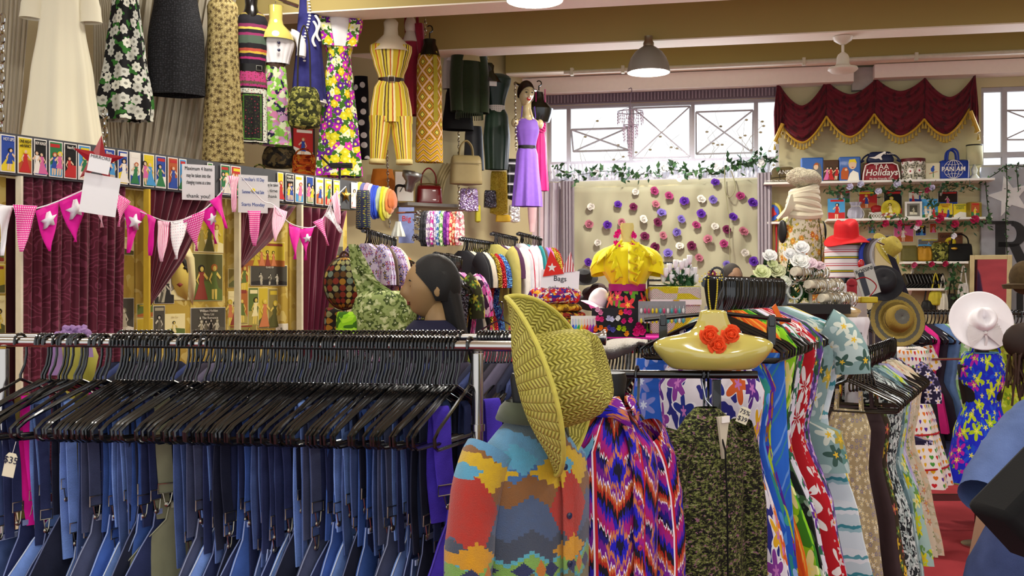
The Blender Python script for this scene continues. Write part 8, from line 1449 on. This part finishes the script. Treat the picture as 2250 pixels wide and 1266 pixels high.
t = thing('earring_card', 'clear card rack of dangling earrings in front of the woven box', 'jewellery', tuple(at(1455, 700, 5.25))); g = G(); k = 5.25/2250; g.box((0, .01, 30*k*.5), (104*k, .004, 46*k)); make('clear_card', g, plain('8a8a90', .3, .2), t); g = G(); rr = random.Random(9)
for r_ in range(2):
    for j in range(12):
        x_ = (-46+j*8.4)*k; z_ = (28-r_*22)*k; g.tube([(x_, 0, z_), (x_, 0, z_-.015)], .001, 4, m=0); g.ell((x_, 0, z_-.026), (.0065, .003, .014), 8, 6, m=1+rr.randrange(4))
make('earrings', g, [CHROME2, gloss('3a9aa0'), gloss('d8c020'), gloss('c03a6a'), gloss('d8d8d8')], t)
# woven box bag, boots, tulips, slat rack
n = N('woven_plastic', .5); u = n.sep(n.uv()); ch = n.noise(n.vmath('SCALE', n.uv(), 1), 9, 0); cc = n.mix(n.math('GREATER_THAN', ch, .5), lin('d8d4c8'), lin('e0d80c')); wv = n.math('MULTIPLY', n.math('SINE', n.math('MULTIPLY', u[0], 520)), n.math('SINE', n.math('MULTIPLY', u[1], 520))); n.col(n.mix(n.math('GREATER_THAN', wv, .0), cc, n.mix(.35, cc, lin('8a8a60')))); n.bump(wv, .8, .004); WOV = n.m
k = 5.7/2250; t = thing('woven_box_bag', 'white and yellow woven box handbag with a gold clasp', 'bag', tuple(tb(1481, 5.75))); zb = at(1481, 628, 5.75).z-ZT; g = G(); g.box((0, 0, zb*.35), (110*k, .12, zb*.7)); make('body', g, WOV, t, bevel=.008); g = G(); g.box((0, -.004, zb*.84), (112*k, .13, zb*.3)); make('lid', g, WOV, t, bevel=.012); g = G(); g.box((0, -.066, zb*.66), (112*k, .012, .03)); make('white_band', g, gloss('dcdad4', .4), t); g = G(); g.prism([(-.018, .014), (.018, .014), (0, -.02)], -.086, -.072, Matrix.Translation((0, 0, zb*.66))); make('clasp', g, GOLD, t, bevel=.003)
t = thing('yellow_boots', 'pair of yellow studded ankle boots behind the ruffled blouse', 'boots', tuple(tb(1412, 5.98)+Vector((0, 0, .09)))); YM = dots('d8c408', ['1a1408'], 90, .16, .1)
for s in (0, 1): g = G(); g.lathe([(.035, .16), (.036, .1), (.034, .05), (.04, .02), (.042, .005)], 20, (s*.06-.03, 0, 0)); g.ell((s*.06-.005, -.04, .022), (.036, .075, .026), 14, 8, Matrix.Rotation(R(30), 4, 'Z')); make('boot', g, YM, t)
g = G(); g.box((0, 0, -.045), (.2, .2, .09)); make('plinth', g, plain('8a6a30', .6), t)
t = thing('slatted_chair_back', 'black studded slat rack behind the tulips', 'rack', tuple(at(1462, 640, 6.3))); k = 6.3/2250; g = G()
for z_ in (62, 49, 36, 24, 12): g.box((0, 0, z_*k), (78*k, .015, 5*k))
for s in (-1, 1): g.box((s*38*k, 0, 0*k), (4*k, .014, 132*k))
make('slats', g, BLK, t, bevel=.002); g = G()
for z_ in (62, 49, 36):
    for j in range(12): g.ell(((-33+j*6)*k, -.009, z_*k), .003, 6, 4)
make('studs', g, CHROME2, t)
g = G(); g.box((0, 0, -66*k-(at(0, 640, 6.3).z-66*k)/2+.0), (78*k, .3, at(0, 640, 6.3).z-66*k)); make('plinth', g, BLKM, t)
def tulip(g, c, r, s=0, m=0):
    for k in range(6): a = k*PI/3+s; g.grid([[Vector(c)+Vector((r*.6*math.cos(a+q)*(0.4+v*(1.5-v)), r*.6*math.sin(a+q)*(.4+v*(1.5-v)), r*2*v)) for q in (-.6, 0, .6)] for v in (0, .3, .6, .85, 1)], m=m)
p = at(1500, 632, 5.75); t = thing('tulip_bunch', 'bunch of white fabric tulips standing on the woven box bag', 'flowers', tuple(p)); rr = random.Random(4); g = G(); gl_ = G()
for x_, y_ in ((-38, 22), (-30, 32), (-20, 14), (-12, 24), (-4, 38), (-16, 40), (6, 42), (16, 30), (22, 16), (28, 24), (8, 22), (0, 12), (-24, 8), (30, 8), (14, 50), (-42, 10)):
    kk = 5.75/2250; q = Vector((x_*kk, rr.uniform(-.03, .03), y_*kk)); tulip(g, q, .027, rr.random()); gl_.tube([q, (q.x*.3, 0, 0)], .003, 5); [leaf_at(gl_, q*.7, .05, rr) for _ in range(3)]
make('tulip_heads', g, plain('eeeef0', .7, .03), t, solid=.0008, sharp=180); make('stems_and_leaves', gl_, GREEN, t)
# white hat lying behind, dark hats
g = G(); g.ell((0, 0, 0), (.055, .05, .07), 20, 12); g.lathe([(.05, -.03), (.085, -.045), (.09, -.05)], 28); o = make('white_cap_hat', g, WHATM, loc=tuple(at(1315, 658, 5.85)), rot=(0, R(25), 0)); tag(o, 'small white hat leaning between the scarves and the tropical skirt', 'hat')
for i, (px, y, s) in enumerate(((1258, 606, .055), (1290, 640, .06), (1275, 660, .06))): g = G(); g.lathe([(.001, s), (s*.7, s*.8), (s, s*.2), (s*1.6, 0)], 20, M=Matrix.Rotation(R(30), 4, 'X')); o = make('dark_hat', g, plain(['16161c', '2a0c10', '1c1414'][i], .8, .2), loc=tuple(at(px+24, y+5, 6.1))); tag(o, ['black hat', 'maroon hat', 'dark brown hat'][i]+' behind the Bags card', 'hat')
# centre rack with the white knit
CA, CB = Vector(tuple(at(1310, 757, 3.35))), Vector(tuple(at(1500, 757, 3.2))); CB.z = CA.z
t = thing('garment_rack', 'chrome rack between the tube rack and the table, packed with printed skirts', 'clothes rack'); g = G(); g.tube([CA, CB], .011, 10); make('rail', g, CHROME, t)
for k in (.9,): p = CA.lerp(CB, k); g = G(); g.tube([(p.x, p.y, 0), (p.x, p.y, CA.z)], .011, 8); make('post', g, CHROME, t)
for k in range(24): o = h0.copy(); C.objects.link(o); o.location = CA.lerp(CB, (k+.5)/24); o.rotation_euler = (0, 0, R(66+rnd.uniform(-6, 6))); tag(o, 'black hanger on the chrome rack under the white knitted cloth', 'hanger', 'hangers on the centre rack')
for i, (m, lb) in enumerate(((plain('d8d0bc', .9, .2), 'cream skirt in the centre rack'), (HM('3a3a30', ['c8c8a8'], scale=30), 'black and cream print skirt in the centre rack'), (plain('8a7a8a', .9, .2), 'mauve skirt in the centre rack'), (HM('c8c0a8', ['3a3a3a'], scale=30), 'cream and black print skirt in the centre rack'), (paint('3a8a9a', ['2a4ab0', 'd8d8e0', '8a2a5a'], 12), 'teal and blue painted dress in the centre rack'), (plain('9a0c1c', .8, .2), 'deep red dress in the centre rack'), (paint('c83a2a', ['e8b040', '2a5a9a', 'd8d8c8'], 14), 'red and gold print dress in the centre rack'), (paint('2a5ab0', ['3aa0b0', 'c8d8e8'], 10), 'blue brushed print dress in the centre rack'))): garment('printed_skirt', lb, 'skirt', CA.lerp(CB, (i+.5)/8), R(66+rnd.uniform(-5, 5)), m, 'skirt' if i < 4 else 'dress', .16, .2, 1.0, .02, 90+i, 6, .2)
g = G(); rows = []
for i in range(16):
    v = i/15; row = []
    for j in range(24): u_ = j/23; x_ = lerp(1296, 1424, u_); y_ = 762-10*math.sin(u_*PI)+v*(40*math.sin(PI*min(1, u_*1.15+.05))**.7)*(1-.3*u_); row.append(at(x_, y_-(14*u_*(1-v)), 3.25-.16*v*(1-v)*2)+Vector((0, .012*math.sin(u_*20+v*3), 0)))
    rows.append(row)
g.grid(rows); n = N('white_knit', .95); n.col(lin('cfcac0')); n.bump(n.noise(n.vmath('MULTIPLY', n.obj(), (200, 200, 120)), 1, 1), 1, .006); o = make('knitted_cloth', g, n.m, solid=.004); tag(o, 'white knitted cloth thrown over the rail right of the straw hat', 'cloth')
# ================================================================ FLOWERS, BANGLES AND HATS ON THE RIGHT
Y4 = 4.35; pw = at(1735, 668, Y4); ZR = pw.z-.0
t = thing('display_stand', 'dark display table behind the tropical rack carrying the flowers and bangles', 'table', (at(1750, 633, Y4+.1).x, Y4+.1, 0)); g = G(); g.box((0, 0, ZR-.02), (.34, .4, .04)); make('table_top', g, plain('1c1a18', .6), t)
for sx in (-1, 1): g = G(); g.box((sx*.1, 0, (ZR-.04)/2), (.03, .3, ZR-.04)); make('leg', g, plain('1c1a18', .6), t)
t = thing('rose_bouquet', 'bouquet of white and cream fabric roses with dark leaves', 'flowers', (at(1710, 668, Y4).x, Y4, ZR)); kk = Y4/2250; rr = random.Random(7); gl_ = G()
for i, (x, y, r_, h_) in enumerate(((1683, 563, .03, 'f0f0ec'), (1665, 599, .036, 'd8e0a8'), (1700, 596, .036, 'dce0b4'), (1747, 575, .042, 'f4f4ee'), (1729, 560, .030, 'f0f0ee'), (1752, 545, .032, 'f2f2f0'), (1715, 618, .026, 'e8ecd8'), (1690, 580, .022, 'e0e8b0'), (1770, 580, .028, 'e8d0d8'), (1793, 585, .022, 'e0c4cc'))):
    q = Vector(((x-1710)*kk, -.05+rr.uniform(-.02, .02), (668-y)*kk)); g = G(); rose(g, q, r_, i, Matrix.Rotation(R(60), 4, 'X'), petals=14); make('rose', g, plain(h_, .7, .05), t, solid=.0008); gl_.tube([q, (q.x*.3, 0, .02)], .003, 5)
for k in range(150): leaf_at(gl_, Vector((rr.uniform(-.09, .16), rr.uniform(-.03, .06), rr.uniform(.02, .17))), .055, rr, rr.randrange(2))
make('leaves', gl_, [plain('1c3818', .6, .2), plain('2c5a24', .6, .2)], t, sharp=180); g = G(); g.lathe([(.04, 0), (.055, .05), (.045, .09), (.05, .1)], 20, cap0=True); make('vase', g, gloss('c8c8c0', .2), t)
CR_ = plain('d8d0b8', .5, .05); SV = metal('d0ccc4', .15)
for i, (x0, x1, y) in enumerate(((1744, 1816, 597), (1774, 1846, 625), (1804, 1876, 655))):
    a, b = at(x0, y, Y4-.12+.02*i), at(x1, y-2, Y4+.10+.02*i); t = thing('bangle_stand', 'cream bar stacked with silver bangles, %s of the three' % ['top', 'middle', 'lowest'][i], 'jewellery', tuple(a), 0, 'bangle bars'); d = b-a; Mx = d.normalized().to_track_quat('Z', 'Y').to_matrix().to_4x4()
    g = G(); g.lathe([(.001, 0), (.018, .001), (.018, d.length)], 18, M=Mx); make('bar', g, CR_, t); g = G(); g.tube([d*.5, (d.x*.5, d.y*.5+.0, -(a.z-ZR)+.001)], .008, 8); make('upright', g, CR_, t); rr = random.Random(i)
    for k in range(15): g = G(); R0 = rr.uniform(.027, .033); c0 = d*((k+1.5)/17)+Vector((0, 0, -.010)); g.tube([c0+(Mx.to_3x3() @ Vector((R0*math.cos(q), R0*math.sin(q), .004*math.sin(q+k)))) for q in (2*PI*j/22 for j in range(22))], rr.choice((.0015, .0025, .004)), 6, True); make('bangle', g, SV if k % 5 else gloss('8a8478', .2), t)
g = G(); c0 = at(1746, 640, Y4-.05); g.tube([c0+Vector((.03*math.cos(q), .0, .032*math.sin(q))) for q in (2*PI*j/24 for j in range(24))], .005, 8, True); g.tube([(c0.x, c0.y, ZR+.001), (c0.x, c0.y, c0.z-.03)], .004, 6); o = make('clear_bangle', g, gloss('c8ccc0', .05, .8)); tag(o, 'large clear bangle standing in front of the rose leaves', 'jewellery')
# cream dressed dummy with knitted beret
c = at(1762, 445, 6.6); bust_form((c.x, c.y, c.z-.09), R(18), 'black torso form in the cream flowered sleeveless blouse', .14, .15, .1, .75)
t = dress_on('sleeveless_blouse', 'cream sleeveless blouse with orange daisies on a black form', (c.x, c.y, c.z-.05), R(18), floral('cfc8b0', ['c87a1c', 'c8882c', 'b8641c'], scale=14, petals=9, size=.34, center='e8c860', leaf='8a8a50', leaf_sc=34, small=['c8b030', '8a8a60'], keep=.7, sharp=.2), [(-.0, .065, .06), (-.04, .12, .1), (-.1, .145, .12), (-.25, .15, .13), (-.42, .135, .12), (-.75, .2, .15)], 7, .05, cat='blouse')
for s in (-1, 1): g = G(); g.ell((s*.148, -.005, -.14), (.016, .045, .075), 16, 12); make('armhole', g, BLKM, t)
g = G(); g.ribbon([(.05, -.11, -.06), (.055, -.135, -.2), (.05, -.13, -.45), (.05, -.15, -.7)], .004, .002); make('front_seam', g, plain('3a3020', .8), t)
t = thing('cream_scarf', 'cream silk scarf wound around the neck under the knitted beret', 'scarf', (c.x, c.y, c.z), R(18)); g = G(); r8 = random.Random(2)
for k in range(6): g.tube([((.075+.03*k/6)*math.cos(a), (.065+.025*k/6)*math.sin(a)-.02, .075-.030*k+.02*math.cos(a+k)) for a in (2*PI*j/28 for j in range(28))], .026, 8, True)
g.ribbon(smooth_path([(-.08, -.04, .05), (-.13, -.06, -.04), (-.17, -.03, -.10)], 5), .07, .01, (1, 0, .3)); make('folds', g, plain('d2cab0', .6, .08, sheen=.4), t)
t = thing('knitted_beret', 'cream knitted beret on top of the cream scarf', 'hat', (c.x+.012, c.y, c.z+.155), (0, R(14), R(18))); g = G(); rows = []
for i in range(16): th = PI*i/15; rows.append([((.115*math.sin(th)+.008*math.sin(6*a+i)*math.sin(th))*math.cos(a), .11*math.sin(th)*math.sin(a), .062*math.cos(th)+.01*math.sin(4*a)*math.sin(th)) for a in (2*PI*j/36 for j in range(36))])
g.grid(rows, True); n = N('cable_knit', .95); n.col(n.mix(n.noise(n.obj(), 40, 2), lin('a8a084'), lin('e0d8c0'))); n.bump(n.noise(n.obj(), 90, 2), 1, .02); make('hat_body', g, n.m, t, sharp=180)
# red hat and striped top
c = at(1853, 540, 6.4); bust_form((c.x, c.y, c.z-.02), R(10), 'black torso form in the striped tee under the red sun hat', .12, .11, .08, .6)
n = N('stripe_tee', .8); u = n.sep(n.obj()); n.col(n.ramp(n.math('FRACT', n.math('DIVIDE', n.math('ADD', u[2], 3.0), .085)), [(0, lin('dcd8d8')), (.3, lin('1a1a22')), (.36, lin('c8a820')), (.44, lin('2a6a3a')), (.5, lin('dcd8d8')), (.78, lin('b0282c')), (.84, lin('dcd8dc')), (.92, lin('c08a98'))])); TEE = n.m
t = dress_on('striped_tee', 'white strapless top striped in yellow, green, red and black under the red hat', (c.x, c.y, c.z), R(10), TEE, [(.02, .11, .08), (-.03, .118, .1), (-.16, .112, .1), (-.2, .115, .1)], 4, .03, cat='top', nr=14)
t = dress_on('white_shorts', 'white trousers with a black belt below the striped top', (c.x, c.y, c.z), R(10), plain('c8c4c8', .8, .08), [(-.205, .118, .104), (-.3, .14, .12), (-.62, .16, .13)], 4, .04, cat='trousers', nr=14); g = G(); loft_cloth(g, [(-.2, .122, .108), (-.235, .123, .109)], 1, 0, 36, 2); make('belt', g, BLK, t)
RH = plain('c81a20', .7, .12)
t = thing('red_sun_hat', 'wide brimmed red felt hat above the striped top', 'hat', tuple(at(1860, 520, 6.35)), (R(14), R(-6), 0)); g = G(); hat_mesh(g, .072, .10, .135, -.045, 56, .018, sy=1.05, flare=.012); make('hat_body', g, RH, t, solid=.004, sharp=180)
# flowered straw hat and neighbours
az = Vector((.55, -.6, .45)).normalized(); ax = Vector((.6, 0, -.7)); ax = (ax-az*ax.dot(az)).normalized(); ay = az.cross(ax)
t = thing('flowered_straw_hat', 'yellow straw boater with a band of small white flowers, tilted on a stand', 'hat', tuple(at(1948, 548, 6.7))); t.rotation_euler = Matrix((ax, ay, az)).transposed().to_euler(); g = G(); hat_mesh(g, .062, .085, .125, 0, 48, 0, sy=1.0, flare=0); make('hat_body', g, plain('b0a044', .7, .2, sc_=80), t, solid=.003, sharp=180); g = G()
for k in range(22): a = k*.2856; rose(g, (.078*math.cos(a), .078*math.sin(a), .012), .011, k, Matrix(), petals=5)
make('flower_band', g, plain('e8e8c8', .7, .1), t)
t = thing('black_bowler_hat', 'black round crowned hat right of the leaning magazine', 'hat', tuple(at(1940, 622, 5.9)), (R(60), R(-25), 0)); g = G(); hat_mesh(g, .07, .075, .115, 0, 44, 0, sy=1.0, flare=0); make('hat_body', g, plain('1c1c20', .85, .1), t, solid=.003, sharp=180)
g = G(); p0 = at(1960, 590, 6.2); g.prism([(-.03, .09), (.02, .06), (.11, -.18), (.09, -.2)], -.006, .006, Matrix.Translation(p0)); o = make('dark_folded_fan', g, plain('0e0c20', .7), bevel=.003); tag(o, 'dark navy folded strip leaning right of the grey hair bands', 'accessory')
for i in range(4):
    q = at(1918+i*7, 560, 6.3+.02*i); g = G(); g.tube([q+Vector((.075*math.cos(a), .0, .10*math.sin(a))) for a in (PI*.55+PI*.95*k/18 for k in range(19))], [.004+.010*math.sin(PI*k/18) for k in range(19)], 8); o = make('hair_band', g, plain(['2038a0', '3a3a44', '6a6468', 'b8b8bc'][i], .5, .1)); tag(o, ['bright blue', 'charcoal', 'taupe', 'pale grey'][i]+' padded hair band curving left of the straw boater', 'hair band')
t = thing('hat_tree', 'thin metal hat tree holding hair bands and the flowered boater', 'stand', (at(1920, 633, 6.5).x, 6.5, 0)); g = G(); z_ = at(0, 528, 6.5).z; g.tube([(0, 0, 0), (0, 0, z_)], .008, 8); g.tube([(-.05, 0, z_-.02), (0, 0, z_), (.06, -.02, z_-.03)], .005, 6); make('pole', g, CHROME, t)
t = thing('red_purse', 'small crimson leather purse with a looped strap', 'bag', tuple(at(1872, 642, 4.9)), R(-20)); g = G(); g.box((0, 0, 0), (.045, .09, .085)); g.tube([(0, -.045, .04), (0, .045, .04)], .025, 12); make('purse_body', g, plain('8a1420', .5, .1), t, bevel=.008); g = G(); g.tube(smooth_path([(0, -.03, .05), (.06, -.02, .07), (.11, -.02, .03), (.08, -.03, -.02)], 6), .003, 6); make('strap', g, plain('8a1420', .5, .1), t)
g = G(); g.box((0, 0, 0), (.085, .07, .03)); o = make('yellow_wallet', g, plain('b8a41c', .5, .1), loc=tuple(at(1905, 659, 4.95)), bevel=.006); tag(o, 'mustard yellow wallet beside the crimson purse', 'wallet')
t = thing('leaning_magazine', 'grey magazine with a dark stripe leaning behind the crimson purse', 'magazine', tuple(at(1905, 617, 5.1)), (0, R(-18), R(6))); g = G(); g.box((0, 0, 0), (.10, .01, .15)); make('cover', g, plain('a8a8a0', .5, .08), t); g = G(); g.box((-.022, -.006, -.01), (.03, .002, .12)); make('printed_stripe', g, plain('2a2e38', .5), t); text_mesh('ROSSINI', .026, plain('16181c', .5), t, (.0, -.0065, .055))
CW = plain('d8d4d8', .85, .04); zc = at(0, 697, 4.3).z; q = at(1872, 697, 4.3); t = thing('draped_pedestal', 'round pedestal under a white cloth carrying a wooden bowl', 'pedestal', (q.x, q.y, 0)); g = G(); loft_cloth(g, [(zc, .066, .066), (zc-.01, .072, .072), (zc-.09, .058, .058), (zc-.2, .06, .06)], 9, .16, 56, 12, 2, capt=True); make('cloth', g, CW, t); g = G(); g.tube([(0, 0, 0), (0, 0, zc-.01)], .03, 14); make('column', g, CW, t)
g = G(); g.lathe([(.001, 0), (.03, 0), (.046, .018), (.047, .022), (.044, .03), (.02, .042), (.001, .043)], 28); o = make('wooden_trinket_bowl', g, gloss('b89c6a', .2, .5), loc=(q.x-.01, q.y, zc+.001)); tag(o, 'polished pale wooden lidded bowl on the white draped pedestal', 'bowl')
g = G(); g.ell((0, 0, 0), (.02, .015, .028), 12, 8); o = make('red_heart_purse', g, gloss('a81018', .3), loc=tuple(at(1892, 580, 6.0))); tag(o, 'tiny glossy red heart ornament beside the striped top', 'ornament')
# black hangers bunched above the low rack
for k in range(8): put_hanger(at(1888+k*2.2, 742, 4.2+.02*k), R(60+k*3), 'black hanger in the small bunch above the low rack', 'bunched hangers above the low rack')
# far hangers, past the 300 individual ones
g = G(); hg = G(); hanger_geo(hg, r=.0045)
for p, rz in FAR:
    Mx = Matrix.Translation(p) @ Matrix.Rotation(rz, 4, 'Z'); b_ = len(g.v); g.v += [Mx @ v for v in hg.v]; g.f += [tuple(i+b_ for i in f) for f in hg.f]; g.u += hg.u; g.m += hg.m
o = make('clothes_hanger', g, BLK); tag(o, 'remaining black hangers on the distant racks', 'hanger'); o['kind'] = 'stuff'
